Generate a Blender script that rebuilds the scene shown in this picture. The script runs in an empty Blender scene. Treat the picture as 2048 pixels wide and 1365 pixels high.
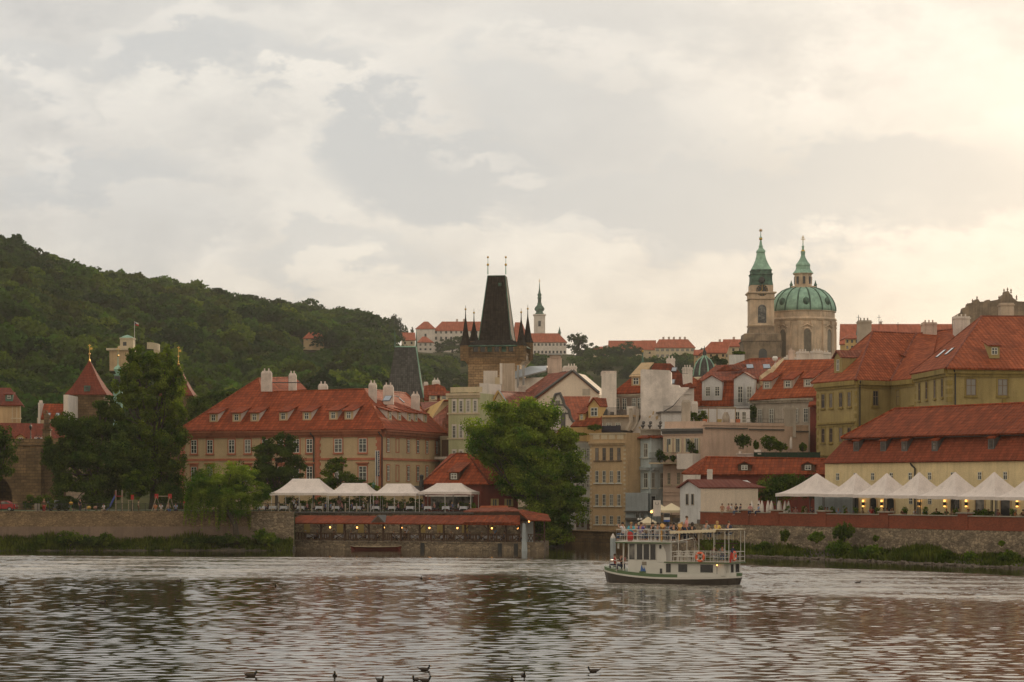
import bpy, math, random
import numpy as np
from mathutils import Vector
R = math.radians
random.seed(11); RNG = np.random.default_rng(11)
SC = bpy.context.scene; COL = SC.collection
# measuring rig: focal length in photo pixels, principal column, horizon row, eye height above the river (m)
F, CX, YH, H = 4600.0, 1024.0, 975.0, 7.8
V = lambda *a: np.array(a, float)
ZUP = V(0, 0, 1)
def P(px, py, d): return V((px-CX)/F*d, d, H+(YH-py)/F*d)
def G(px, d, z=0.0): return V((px-CX)/F*d, d, z)
def unit(v):
    n = np.linalg.norm(v); return v/n if n > 1e-9 else v
# ---------------------------------------------------------------- node materials
def new_mat(name):
    m = bpy.data.materials.new(name); m.use_nodes = True
    nt = m.node_tree; b = nt.nodes['Principled BSDF']
    return m, nt, b
def nd(nt, t, **kw):
    n = nt.nodes.new(t)
    for k, v in kw.items():
        if k[0] == '_': n.inputs[k[1:].replace('_', ' ')].default_value = v
        else: setattr(n, k, v)
    return n
def ramp(nt, pts):
    n = nt.nodes.new('ShaderNodeValToRGB'); e = n.color_ramp.elements
    while len(e) < len(pts): e.new(0.5)
    for el, (p, c) in zip(e, pts):
        el.position = p; el.color = (*c, 1) if len(c) == 3 else c
    return n
def mixc(nt, fac, a, b, mode='MIX'):
    n = nt.nodes.new('ShaderNodeMix'); n.data_type = 'RGBA'; n.blend_type = mode
    for s, v in (('Factor', fac), ('A', a), ('B', b)):
        i = [q for q in n.inputs if q.name == s and (q.type == 'RGBA' if s != 'Factor' else q.type == 'VALUE')][0]
        if isinstance(v, bpy.types.NodeSocket): nt.links.new(v, i)
        elif s == 'Factor': i.default_value = v
        else: i.default_value = (*v, 1)
    return [o for o in n.outputs if o.type == 'RGBA'][0]
def mth(nt, op, a, b=None, c=None, clamp=False):
    n = nt.nodes.new('ShaderNodeMath'); n.operation = op; n.use_clamp = clamp
    for i, v in enumerate((a, b, c)):
        if v is None: continue
        if isinstance(v, bpy.types.NodeSocket): nt.links.new(v, n.inputs[i])
        else: n.inputs[i].default_value = v
    return n.outputs[0]
def noise(nt, vec, scale, detail=4, rough=.55, stretch=None):
    if stretch:
        mp = nd(nt, 'ShaderNodeMapping'); mp.inputs['Scale'].default_value = stretch
        nt.links.new(vec, mp.inputs['Vector']); vec = mp.outputs[0]
    n = nd(nt, 'ShaderNodeTexNoise', _Scale=scale, _Detail=detail, _Roughness=rough)
    nt.links.new(vec, n.inputs['Vector']); return n.outputs['Fac']
def dark(c, k): return tuple(x*k for x in c)
def bump(nt, b, h, dist, strength=1.0):
    n = nd(nt, 'ShaderNodeBump', _Strength=strength, _Distance=dist)
    nt.links.new(h, n.inputs['Height']); nt.links.new(n.outputs[0], b.inputs['Normal'])
def m_plain(name, col, rough=.7, metal=0., var=.25, scale=2., bmp=0.0, emit=None, es=0):
    m, nt, b = new_mat(name); tc = nd(nt, 'ShaderNodeTexCoord').outputs['Object']
    f = noise(nt, tc, scale, 5)
    c = mixc(nt, f, dark(col, 1-var), tuple(min(1, x*(1+var)) for x in col))
    nt.links.new(c, b.inputs['Base Color']); b.inputs['Roughness'].default_value = rough; b.inputs['Metallic'].default_value = metal
    if bmp: bump(nt, b, f, bmp)
    if emit: b.inputs['Emission Color'].default_value = (*emit, 1); b.inputs['Emission Strength'].default_value = es
    return m
def m_plaster(name, col, stain=.35, sc=.35, streak=.5):
    """rendered wall: broad patches, rain streaks and fine grain"""
    m, nt, b = new_mat(name); tc = nd(nt, 'ShaderNodeTexCoord').outputs['Object']
    big = noise(nt, tc, sc, 5, .6); st = noise(nt, tc, 1.2, 4, .6, (1.6, 1.6, .13)); fine = noise(nt, tc, 9, 3)
    g = ramp(nt, [(.42, dark(col, 1-stain)), (.62, col)]); nt.links.new(big, g.inputs[0])
    s = ramp(nt, [(.48, (1, 1, 1)), (.72, (1-streak, 1-streak*1.02, 1-streak*1.05))]); nt.links.new(st, s.inputs[0])
    c = mixc(nt, .75, g.outputs[0], s.outputs[0], 'MULTIPLY')
    f2 = ramp(nt, [(.3, (.86, .86, .86)), (.7, (1.08, 1.07, 1.06))]); nt.links.new(fine, f2.inputs[0])
    c = mixc(nt, 1., c, f2.outputs[0], 'MULTIPLY')
    nt.links.new(c, b.inputs['Base Color']); b.inputs['Roughness'].default_value = .9
    bump(nt, b, fine, .02); return m
def m_tile(name, col, col2, pu=.26, pv=.36, moss=.25, rough=.8, groove=.55):
    """clay pantiles: columns along u, courses along v (UV in metres), single tiles of different fire"""
    m, nt, b = new_mat(name); uv = nd(nt, 'ShaderNodeUVMap').outputs[0]; tc = nd(nt, 'ShaderNodeTexCoord').outputs['Object']
    sp = nd(nt, 'ShaderNodeSeparateXYZ'); nt.links.new(uv, sp.inputs[0])
    u = mth(nt, 'DIVIDE', sp.outputs[0], pu); v = mth(nt, 'DIVIDE', sp.outputs[1], pv)
    row = mth(nt, 'FLOOR', v); fu = mth(nt, 'FRACT', u); fv = mth(nt, 'FRACT', v)
    cell = nd(nt, 'ShaderNodeCombineXYZ'); nt.links.new(mth(nt, 'FLOOR', u), cell.inputs[0]); nt.links.new(row, cell.inputs[1])
    wn = nd(nt, 'ShaderNodeTexWhiteNoise'); nt.links.new(cell.outputs[0], wn.inputs[0])
    c = mixc(nt, wn.outputs[0], col, col2)
    big = noise(nt, tc, .5, 6, .65); r = ramp(nt, [(.35, (.78, .76, .74)), (.6, (1.05, 1.05, 1.05))]); nt.links.new(big, r.inputs[0])
    c = mixc(nt, .8, c, r.outputs[0], 'MULTIPLY')
    ms = noise(nt, tc, 2.6, 6, .7); mr = ramp(nt, [(.56, (0, 0, 0)), (.7, (1, 1, 1))]); nt.links.new(ms, mr.inputs[0])
    c = mixc(nt, mth(nt, 'MULTIPLY', mr.outputs[0], moss), c, (.07, .055, .035))
    st = noise(nt, uv, 1.3, 4, .6, (1.1, .13, 1)); sr = ramp(nt, [(.38, (.74, .72, .7)), (.62, (1.1, 1.08, 1.06))]); nt.links.new(st, sr.inputs[0]); c = mixc(nt, .75, c, sr.outputs[0], 'MULTIPLY')
    gap = mth(nt, 'LESS_THAN', fv, .16); gap2 = mth(nt, 'LESS_THAN', fu, .18)
    gg = mth(nt, 'MULTIPLY', mth(nt, 'MAXIMUM', gap, mth(nt, 'MULTIPLY', gap2, .8)), groove)
    c = mixc(nt, gg, c, dark(col, .25))
    nt.links.new(c, b.inputs['Base Color']); b.inputs['Roughness'].default_value = rough; b.inputs['Specular IOR Level'].default_value = .15
    hgt = mth(nt, 'ADD', mth(nt, 'SINE', mth(nt, 'MULTIPLY', u, 2*math.pi)), mth(nt, 'MULTIPLY', fv, -1.2))
    bump(nt, b, hgt, .03, .8); return m
def m_stone(name, c1, c2, mortar, w=.7, h=.35, stain=.4, rough=.9, offs=.5, msize=.03):
    m, nt, b = new_mat(name); uv = nd(nt, 'ShaderNodeUVMap').outputs[0]; tc = nd(nt, 'ShaderNodeTexCoord').outputs['Object']
    dn = nd(nt, 'ShaderNodeTexNoise', _Scale=1.3, _Detail=3); nt.links.new(uv, dn.inputs['Vector'])
    jm = nd(nt, 'ShaderNodeVectorMath', operation='MULTIPLY_ADD'); nt.links.new(dn.outputs['Color'], jm.inputs[0]); jm.inputs[1].default_value = (.18, .18, 0); nt.links.new(uv, jm.inputs[2])
    br = nd(nt, 'ShaderNodeTexBrick', _Scale=1., _Mortar_Size=msize, _Bias=0., _Brick_Width=w, _Row_Height=h); br.offset = offs
    nt.links.new(jm.outputs[0], br.inputs['Vector'])
    br.inputs['Color1'].default_value = (*c1, 1); br.inputs['Color2'].default_value = (*c2, 1); br.inputs['Mortar'].default_value = (*mortar, 1)
    big = noise(nt, tc, .3, 6, .65); r = ramp(nt, [(.38, (1-stain,)*3), (.62, (1.1, 1.08, 1.05))]); nt.links.new(big, r.inputs[0])
    c = mixc(nt, .9, br.outputs['Color'], r.outputs[0], 'MULTIPLY')
    fn = noise(nt, tc, 6, 4); r2 = ramp(nt, [(.3, (.75,)*3), (.7, (1.15,)*3)]); nt.links.new(fn, r2.inputs[0])
    c = mixc(nt, .8, c, r2.outputs[0], 'MULTIPLY')
    nt.links.new(c, b.inputs['Base Color']); b.inputs['Roughness'].default_value = rough
    bump(nt, b, mth(nt, 'ADD', mth(nt, 'MULTIPLY', br.outputs['Fac'], -1.), fn), .05); return m
def m_rubble(name, c1, c2, mortar, sc=2.2, stain=.4):
    m, nt, b = new_mat(name); uv = nd(nt, 'ShaderNodeUVMap').outputs[0]; tc = nd(nt, 'ShaderNodeTexCoord').outputs['Object']
    mp = nd(nt, 'ShaderNodeMapping'); mp.inputs['Scale'].default_value = (1, 1.75, 1); nt.links.new(uv, mp.inputs[0])
    v1 = nd(nt, 'ShaderNodeTexVoronoi', _Scale=sc); v2 = nd(nt, 'ShaderNodeTexVoronoi', _Scale=sc, feature='DISTANCE_TO_EDGE')
    for v in (v1, v2): nt.links.new(mp.outputs[0], v.inputs['Vector'])
    sp = nd(nt, 'ShaderNodeSeparateXYZ'); nt.links.new(v1.outputs['Color'], sp.inputs[0]); c = mixc(nt, sp.outputs[0], c1, c2)
    c = mixc(nt, mth(nt, 'LESS_THAN', v2.outputs['Distance'], .045), c, mortar)
    big = noise(nt, tc, .35, 6, .65, (1, 1, 2.2)); r = ramp(nt, [(.38, (1-stain,)*3), (.62, (1.12, 1.1, 1.05))]); nt.links.new(big, r.inputs[0]); c = mixc(nt, .9, c, r.outputs[0], 'MULTIPLY')
    nt.links.new(c, b.inputs['Base Color']); b.inputs['Roughness'].default_value = .95; bump(nt, b, v2.outputs['Distance'], .08); return m
def m_glass(name, col=(.03, .035, .04), rough=.08, curtain=(.35, .33, .3), cf=.35):
    """window glass, glossy over a dark room; some rooms have pale curtains"""
    m, nt, b = new_mat(name); oi = nd(nt, 'ShaderNodeObjectInfo'); tc = nd(nt, 'ShaderNodeTexCoord').outputs['Object']
    wv = noise(nt, tc, 1.1, 2); k = mth(nt, 'ADD', mth(nt, 'MULTIPLY', oi.outputs['Random'], .7), mth(nt, 'MULTIPLY', wv, .6))
    r = ramp(nt, [(1-cf-.05, (0, 0, 0)), (1-cf+.25, (1, 1, 1))]); nt.links.new(k, r.inputs[0])
    nt.links.new(mixc(nt, r.outputs[0], col, dark(curtain, .6)), b.inputs['Base Color'])
    b.inputs['Roughness'].default_value = rough; b.inputs['IOR'].default_value = 1.5
    w2 = noise(nt, tc, 2.5, 2); bump(nt, b, w2, .01, .6); return m
def m_leaf(name, c1, c2, trans=.4, sc=.6, attr=False):
    m, nt, b = new_mat(name); tc = nd(nt, 'ShaderNodeTexCoord').outputs['Object']
    f = noise(nt, tc, sc, 3); r = ramp(nt, [(.38, c1), (.64, c2)]); nt.links.new(f, r.inputs[0])
    a = nd(nt, 'ShaderNodeAttribute', attribute_name='tint')
    c = mixc(nt, 1., r.outputs[0], a.outputs['Color'], 'MULTIPLY')
    d = nd(nt, 'ShaderNodeBsdfDiffuse'); t = nd(nt, 'ShaderNodeBsdfTranslucent'); mx = nd(nt, 'ShaderNodeMixShader', _Fac=trans)
    nt.links.new(c, d.inputs[0]); nt.links.new(mixc(nt, 1., c, (1.25, 1.3, .55), 'MULTIPLY'), t.inputs[0])
    nt.links.new(d.outputs[0], mx.inputs[1]); nt.links.new(t.outputs[0], mx.inputs[2])
    nt.links.new(mx.outputs[0], nt.nodes['Material Output'].inputs[0]); return m
# ---------------------------------------------------------------- mesh building
class MB:
    def __init__(s): s.v = []; s.f = []; s.m = []
    def poly(s, pts, mi=0):
        k = len(s.v); s.v += [tuple(p) for p in pts]; s.f.append(tuple(range(k, k+len(pts)))); s.m.append(mi)
    def add(s, pts, faces, mi=0):
        k = len(s.v); s.v += [tuple(p) for p in pts]
        for f in faces: s.f.append(tuple(i+k for i in f)); s.m.append(mi)
    def obox(s, o, a, b, c, mi=0):
        """box with corner o and edge vectors a, b, c"""
        o, a, b, c = map(np.asarray, (o, a, b, c))
        if np.dot(np.cross(a, b), c) < 0: a, b = b, a
        p = [o, o+a, o+a+b, o+b, o+c, o+a+c, o+a+b+c, o+b+c]
        s.add(p, [(3, 2, 1, 0), (4, 5, 6, 7), (0, 1, 5, 4), (1, 2, 6, 5), (2, 3, 7, 6), (3, 0, 4, 7)], mi)
    def box(s, x0, x1, y0, y1, z0, z1, mi=0): s.obox(V(x0, y0, z0), V(x1-x0, 0, 0), V(0, y1-y0, 0), V(0, 0, z1-z0), mi)
    def prism(s, pts, z0, z1, mi=0, top=None):
        """vertical prism on footprint pts (x, y)"""
        n = len(pts); a = sum(pts[i][0]*pts[(i+1) % n][1]-pts[(i+1) % n][0]*pts[i][1] for i in range(n))
        if a < 0: pts = pts[::-1]
        lo = [(p[0], p[1], z0) for p in pts]; hi = [(p[0], p[1], z1) for p in pts]
        s.add(lo+hi, [tuple(range(n))[::-1], tuple(range(n, 2*n))]+[(i, (i+1) % n, n+(i+1) % n, n+i) for i in range(n)], mi)
    def slab(s, pts, th=.2, mi=0):
        """thick sheet: the polygon, and a copy sunk below it along its normal"""
        pts = [np.asarray(p, float) for p in pts]; n = len(pts)
        nr = V(0, 0, 0)
        for i in range(n): nr = nr+np.cross(pts[i]-pts[0], pts[(i+1) % n]-pts[0])
        nr = unit(nr)
        if nr[2] < 0: nr = -nr; pts = pts[::-1]
        lo = [p-nr*th for p in pts]
        s.add(pts+lo, [tuple(range(n)), tuple(range(n, 2*n))[::-1]]+[(i, n+i, n+(i+1) % n, (i+1) % n) for i in range(n)], mi)
    def tube(s, pts, rad, n=6, mi=0, cap=True):
        pts = [np.asarray(p, float) for p in pts]; m = len(pts)
        rad = rad if hasattr(rad, '__len__') else [rad]*m
        k = len(s.v); up = None
        for i, p in enumerate(pts):
            t = unit(pts[min(i+1, m-1)]-pts[max(i-1, 0)])
            if up is None: up = unit(np.cross(t, V(0, 0, 1) if abs(t[2]) < .9 else V(1, 0, 0)))
            up = unit(up-t*np.dot(up, t)); w = np.cross(t, up)
            for j in range(n):
                a = 2*math.pi*j/n; s.v.append(tuple(p+rad[i]*(up*math.cos(a)+w*math.sin(a))))
        for i in range(m-1):
            for j in range(n):
                s.f.append((k+i*n+j, k+i*n+(j+1) % n, k+(i+1)*n+(j+1) % n, k+(i+1)*n+j)); s.m.append(mi)
        if cap: s.f.append(tuple(k+j for j in range(n))[::-1]); s.f.append(tuple(k+(m-1)*n+j for j in range(n))); s.m += [mi, mi]
    def lathe(s, c, prof, n=16, mi=0, sq=None, rot=0.):
        """profile [(r, z)...] turned about the vertical through c; sq = 4 or 8 gives a faceted plan"""
        n = sq or n; k = len(s.v)
        for r, z in prof:
            for j in range(n):
                a = 2*math.pi*(j+.5)/n+rot; s.v.append((c[0]+r*math.cos(a), c[1]+r*math.sin(a), c[2]+z))
        for i in range(len(prof)-1):
            for j in range(n): s.f.append((k+i*n+j, k+i*n+(j+1) % n, k+(i+1)*n+(j+1) % n, k+(i+1)*n+j)); s.m.append(mi)
        s.f.append(tuple(k+j for j in range(n))[::-1]); s.f.append(tuple(k+(len(prof)-1)*n+j for j in range(n))); s.m += [mi, mi]
    def ball(s, c, r, n=8, mi=0, sz=1.):
        s.lathe(c, [(r*math.sin(math.pi*(i+.15)/(n//2+.3)), -r*sz*math.cos(math.pi*(i+.15)/(n//2+.3))) for i in range(n//2+1)], n, mi)
def add_uv(me):
    n = len(me.polygons)
    if not n: return
    nl = len(me.loops); co = np.empty(len(me.vertices)*3); me.vertices.foreach_get('co', co); co = co.reshape(-1, 3)
    nr = np.empty(n*3); me.polygons.foreach_get('normal', nr); nr = nr.reshape(-1, 3)
    tot = np.empty(n, int); me.polygons.foreach_get('loop_total', tot)
    vi = np.empty(nl, int); me.loops.foreach_get('vertex_index', vi)
    u = np.stack([-nr[:, 1], nr[:, 0], np.zeros(n)], 1); L = np.linalg.norm(u, axis=1)
    flat = L < .08; u[flat] = (1, 0, 0); L[flat] = 1; u /= L[:, None]; v = np.cross(nr, u)
    fi = np.repeat(np.arange(n), tot); p = co[vi]
    uv = np.stack([(p*u[fi]).sum(1), (p*v[fi]).sum(1)], 1)
    l = me.uv_layers.new(name='UVMap'); l.data.foreach_set('uv', uv.ravel())
def link(o, parent=None):
    COL.objects.link(o)
    if parent is not None: o.parent = parent
    return o
def tagit(o, label=None, cat=None, group=None, kind=None):
    for k, v in (('label', label), ('category', cat), ('group', group), ('kind', kind)):
        if v: o[k] = v
    return o
def root_of(o): return V(*o['_w']) if '_w' in o else V(*o.matrix_world.translation)
WPOS = {}
def obj(name, mb, mats, parent=None, smooth=False, base=None, label=None):
    """link an MB (world coordinates) as one mesh object; a child keeps its parent's origin"""
    if not isinstance(mats, (list, tuple)): mats = [mats]
    off = WPOS[parent.name] if parent is not None else (np.asarray(base, float) if base is not None else None)
    if off is None:
        a = np.array(mb.v); off = V((a[:, 0].min()+a[:, 0].max())/2, (a[:, 1].min()+a[:, 1].max())/2, a[:, 2].min())
    me = bpy.data.meshes.new(name); a = np.array(mb.v)-off
    me.from_pydata(a.tolist(), [], mb.f)
    for m in mats: me.materials.append(m)
    if len(mats) > 1: me.polygons.foreach_set('material_index', mb.m)
    if smooth: me.polygons.foreach_set('use_smooth', [True]*len(me.polygons))
    add_uv(me); o = bpy.data.objects.new(name, me); link(o, parent)
    if parent is None: o.location = off
    WPOS[o.name] = off
    if label: o['label'] = label
    return o
def thing(name, label, cat, base, group=None, kind=None):
    o = bpy.data.objects.new(name, None); o.empty_display_size = .5; link(o); o.location = tuple(base); WPOS[o.name] = np.asarray(base, float)
    return tagit(o, label, cat, group, kind)
def solo(name, mb, mats, label, cat, group=None, kind=None, smooth=False, base=None):
    return tagit(obj(name, mb, mats, None, smooth, base), label, cat, group, kind)
def copy_tree(o, parent=None):
    c = o.copy(); COL.objects.link(c)
    if parent is not None: c.parent = parent
    for ch in list(o.children): copy_tree(ch, c)
    return c
# ---------------------------------------------------------------- planes seen in the photograph
class Plane:
    """plane through o with in-plane axis U (horizontal) and W (up or up-slope); hit() intersects the sight line of a pixel"""
    def __init__(s, o, U, W): s.o = np.asarray(o, float); s.U = unit(np.asarray(U, float)); s.W = unit(np.asarray(W, float)); s.n3 = np.cross(s.U, s.W)
    def hit(s, px, py):
        d = V((px-CX)/F, 1, (YH-py)/F); c = V(0, 0, H); t = np.dot(s.n3, s.o-c)/np.dot(s.n3, d); return c+t*d
class Wall(Plane):
    """vertical wall between ground points (px, d); U runs left to right, N is the outward (camera side) normal"""
    def __init__(s, a, b):
        A, B = G(*a), G(*b); super().__init__(A, B-A, ZUP); s.L = np.linalg.norm(B-A); s.A, s.B = A, B
        s.N = V(s.U[1], -s.U[0], 0)
        if np.dot(s.N, -A) < 0 and np.dot(s.N, -B) < 0: s.N = -s.N
    def u(s, px): return float(np.dot(s.hit(px, 900)-s.o, s.U))
    def z(s, px, py): return float(s.hit(px, py)[2])
    def pt(s, u, z, n=0.): return V(*(s.o+s.U*u+s.N*n)[:2], z)
    def bx(s, mb, u0, u1, z0, z1, n0, n1, mi=0): mb.obox(s.pt(u0, z0, n0), s.U*(u1-u0), s.N*(n1-n0), ZUP*(z1-z0), mi)
    def pbx(s, mb, px0, py0, px1, py1, n0, n1, mi=0):
        u0, u1 = s.u(px0), s.u(px1); pm = (px0+px1)/2; s.bx(mb, u0, u1, s.z(pm, py1), s.z(pm, py0), n0, n1, mi)
    def roof(s, z, pitch, over=0.):
        """roof plane rising away from the camera, its eave line at height z, standing over[m] proud of the wall"""
        r = Plane(s.pt(0, z, over), s.U, -s.N*math.cos(R(pitch))+ZUP*math.sin(R(pitch))); r.N = s.N; r.t = math.tan(R(pitch)); r.wall = s; return r
    def xy(s, u, n=0.): return tuple(s.pt(u, 0, n)[:2])
def window(parent, wl, u, z0, z1, w, mf, mg, style=2, surround=None, sill=None, head=None, proud=.0, name='window', sub=True, bars=2):
    """casement window proud of the wall: surround, frame with mullion and glazing bars, glass pane as sub-part"""
    a, b = u-w/2, u+w/2; t = min(.09, w*.09); f = MB(); k = proud
    if surround:
        g = surround[1]
        for q in ((a-g, a, z0-g*.6, z1+g), (b, b+g, z0-g*.6, z1+g)): wl.bx(f, *q, k, k+.07, 1)
        wl.bx(f, a, b, z1, z1+g, k, k+.07, 1); wl.bx(f, a, b, z0-g*.6, z0, k, k+.07, 1)
    if sill: wl.bx(f, a-.22, b+.22, z0-.16-(surround[1]*.6 if surround else 0), z0-.02-(surround[1]*.6 if surround else 0), k, k+.2, 1 if surround else 0)
    if head: wl.bx(f, a-.35, b+.35, z1+head, z1+head+.18, k, k+.3, 1); wl.bx(f, a-.2, b+.2, z1+.2, z1+head, k, k+.09, 1)
    wl.bx(f, a, a+t, z0, z1, k, k+.05); wl.bx(f, b-t, b, z0, z1, k, k+.05)
    wl.bx(f, a+t, b-t, z0, z0+t, k, k+.05); wl.bx(f, a+t, b-t, z1-t, z1, k, k+.05)
    if style >= 1: wl.bx(f, u-t/2, u+t/2, z0+t, z1-t, k, k+.045)
    if style >= 2:
        zt = z0+(z1-z0)*.6; wl.bx(f, a+t, b-t, zt-t*.5, zt+t*.5, k, k+.048)
        if bars:
            for zz in (z0+(zt-z0)*.5, (zt+z1)/2) if bars == 2 else (z0+(zt-z0)*.5,): wl.bx(f, a+t, b-t, zz-.02, zz+.02, k, k+.04)
    o = obj(name, f, [mf, surround[0] if surround else mf], parent)
    g = MB(); wl.bx(g, a+t*.5, b-t*.5, z0+t*.5, z1-t*.5, k-.02, k+.02)
    obj('pane', g, mg, o if sub else parent); return o
def row(parent, wl, pxs, pyref, py0, py1, wpx, mf, mg, **kw):
    """row of windows: centre columns pxs, top/bottom rows py0, py1 read at column pyref, width wpx pixels there"""
    z1, z0 = wl.z(pyref, py0), wl.z(pyref, py1); w = abs(wl.u(pyref+wpx/2)-wl.u(pyref-wpx/2))
    for px in pxs: window(parent, wl, wl.u(px), z0, z1, w, mf, mg, **kw)
def chimney(parent, c, w, dp, z0, z1, mat, rot=0., cap=True, pots=0, mpot=None, top=None):
    m = MB(); U = V(math.cos(rot), math.sin(rot), 0); N = V(-U[1], U[0], 0); c = V(c[0], c[1], 0)
    def bx(w, dp, a, b, mi=0): m.obox(c-U*w/2-N*dp/2+ZUP*a, U*w, N*dp, ZUP*(b-a), mi)
    bx(w, dp, z0, z1-.35)
    if cap:
        lo = [c+U*sx*w/2+N*sy*dp/2+ZUP*(z1-.35) for sx, sy in ((-1, -1), (1, -1), (1, 1), (-1, 1))]
        hi = [c+U*sx*w*.38+N*sy*dp*.38+ZUP*z1 for sx, sy in ((-1, -1), (1, -1), (1, 1), (-1, 1))]
        m.add(lo+hi, [(4, 5, 6, 7), (0, 1, 5, 4), (1, 2, 6, 5), (2, 3, 7, 6), (3, 0, 4, 7)])
    else: bx(w*1.12, dp*1.12, z1-.35, z1-.2); bx(w, dp, z1-.2, z1)
    for i in range(pots):
        q = c+U*(w*((i+.5)/pots-.5)*.8); m.lathe(V(q[0], q[1], z1), [(.12, 0), (.1, .35), (.13, .38)], 6)
    return obj('chimney', m, mat, parent)
def chim_px(parent, px0, px1, ptop, pbot, d, mat, rot=0., dp=.8, **kw):
    a, b = P(px0, pbot, d), P(px1, ptop, d); w = (b[0]-a[0])/(math.cos(rot)+.0001); return chimney(parent, ((a[0]+b[0])/2, d+dp/2), w, dp, a[2]-1.2, b[2], mat, rot, **kw)
def dormer(parent, rf, px, py, w, h, mats, t2=.25, gable=0., ww=None, side_mat=None, over=.25, glass=None, frame=None):
    """dormer standing on roof plane rf at the pixel of its sill; shed roof of slope t2, or a gable of height gable"""
    body, tile = mats; p = rf.hit(px, py); U, N, t = rf.U, rf.N, rf.t; m = MB(); r = MB()
    if N is not None and np.dot(np.cross(U, N), ZUP) > 0: pass
    q = lambda u, n, z: p+U*u+N*n+ZUP*z
    L = (h+gable)/(t if gable else (t-t2)) ; Lh = h/t if gable else L; zb = h+(0 if gable else t2*L)
    a, b = -w/2, w/2
    fr = [q(a, 0, -.3), q(b, 0, -.3), q(b, 0, h)]+([q(0, 0, h+gable)] if gable else [])+[q(a, 0, h)]
    bk = [x-N*.12 for x in fr]; n = len(fr)
    m.add(fr+bk, [tuple(range(n)), tuple(range(n, 2*n))[::-1]]+[(i, (i+1) % n, n+(i+1) % n, n+i) for i in range(n)])
    for u0, u1 in ((a, a+.1), (b-.1, b)):
        c1 = [q(u0, -.1, -.25), q(u0, -.1, h), q(u0, -Lh, zb if not gable else h)]; c2 = [x+U*(u1-u0) for x in c1]
        m.add(c1+c2, [(0, 1, 2), (5, 4, 3), (0, 3, 4, 1), (1, 4, 5, 2), (2, 5, 3, 0)], 1)
    o = obj('dormer', m, [body, side_mat or body], parent)
    if gable:
        for s in (-1, 1):
            ue = s*(w/2+over*.6); zz = h-gable*over*.6/(w/2)
            r.slab([q(ue, over, zz), q(0, over, h+gable), q(0, -L, h+gable), q(ue, -zz/t, zz)], .12)
    else: r.slab([q(a-over, over, h-t2*over+.12), q(b+over, over, h-t2*over+.12), q(b+over, -L, h+t2*L+.12), q(a-over, -L, h+t2*L+.12)], .14)
    obj('dormer_roof', r, tile, o)
    wl = Wall.__new__(Wall); Plane.__init__(wl, q(0, 0, 0)*V(1, 1, 0), U, ZUP); wl.N = N
    ww = ww or w*.5; window(o, wl, 0, p[2]+h*.12, p[2]+h*.82, ww, frame or MAT['frame'], glass or MAT['glass'], style=2, bars=0, sub=False)
    return o
MAT = {}
# ================================================================ materials
M = MAT
M['frame'] = m_plain('window_paint', (.62, .62, .55), .5, var=.1)
M['frame_brown'] = m_plain('brown_window_paint', (.16, .11, .07), .6)
M['glass'] = m_glass('window_glass')
M['glass_dark'] = m_glass('dark_window_glass', (.02, .022, .025), cf=.12)
M['glass_pale'] = m_glass('curtained_glass', (.06, .065, .07), cf=.75)
M['beige'] = m_plaster('beige_plaster', (.57, .42, .25), .14, .3, .16)
M['pinktrim'] = m_plaster('rose_trim', (.50, .17, .095), .18, .8, .15)
M['cornice'] = m_plaster('red_cornice', (.36, .12, .06), .2)
M['tile'] = m_tile('red_pantiles', (.37, .084, .031), (.23, .05, .02), .5, .62, moss=.22, groove=.6)
M['tile_bright'] = m_tile('orange_tiles', (.40, .105, .04), (.26, .064, .025), .5, .62, moss=.28, groove=.6)
M['tile_old'] = m_tile('weathered_tiles', (.34, .085, .035), (.18, .046, .022), .5, .62, moss=.6, groove=.6)
M['tile_rose'] = m_tile('rose_tiles', (.34, .12, .08), (.2, .07, .045), .5, .6, moss=.2)
M['tile_brown'] = m_tile('brown_tiles', (.22, .055, .025), (.12, .032, .017), .5, .6, moss=.3)
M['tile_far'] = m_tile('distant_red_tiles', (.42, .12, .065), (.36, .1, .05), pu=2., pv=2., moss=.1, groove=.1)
M['slate'] = m_tile('grey_slates', (.12, .12, .115), (.07, .07, .07), pu=.4, pv=.4, moss=.2, groove=.35)
M['slate_dark'] = m_tile('dark_slates', (.05, .04, .033), (.025, .021, .018), pu=.45, pv=.45, moss=.3, groove=.35)
M['copper'] = m_plaster('green_copper', (.34, .56, .44), .3, .5, .25)
M['copper_dark'] = m_plaster('dark_copper', (.10, .20, .15), .5, .6, .4)
M['gold'] = m_plain('gilding', (.55, .34, .08), .35, 1., .2)
M['sandstone'] = m_stone('dark_sandstone', (.30, .19, .09), (.19, .12, .06), (.10, .07, .045), .9, .45, .55)
M['churchstone'] = m_plaster('church_stone', (.74, .56, .40), .3, .25, .4)
M['churchdark'] = m_plaster('sooty_stone', (.34, .25, .17), .45, .3, .5)
M['rubble'] = m_rubble('rubble_stone', (.38, .30, .21), (.17, .13, .09), (.12, .095, .07))
M['rubble_warm'] = m_rubble('quay_stone', (.30, .21, .12), (.19, .13, .075), (.12, .085, .055), 2.6, .3)
M['quayplaster'] = m_plaster('quay_render', (.24, .17, .125), .22, .25, .3)
M['brick'] = m_stone('brick_wall', (.34, .075, .03), (.25, .055, .022), (.22, .14, .1), .26, .09, .2, msize=.008)
M['white'] = m_plaster('white_plaster', (.74, .67, .61), .15, .35, .25)
M['whitewash'] = m_plaster('old_whitewash', (.82, .75, .70), .34, .3, .22)
M['cream'] = m_plaster('cream_plaster', (.62, .52, .36), .14, .3, .22)
M['mill'] = m_plaster('pale_yellow_plaster', (.76, .62, .36), .16, .3, .25)
M['olive'] = m_plaster('olive_yellow_plaster', (.40, .31, .125), .2, .3, .3)
M['olive_trim'] = m_plaster('olive_trim', (.32, .24, .07), .2)
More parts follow.
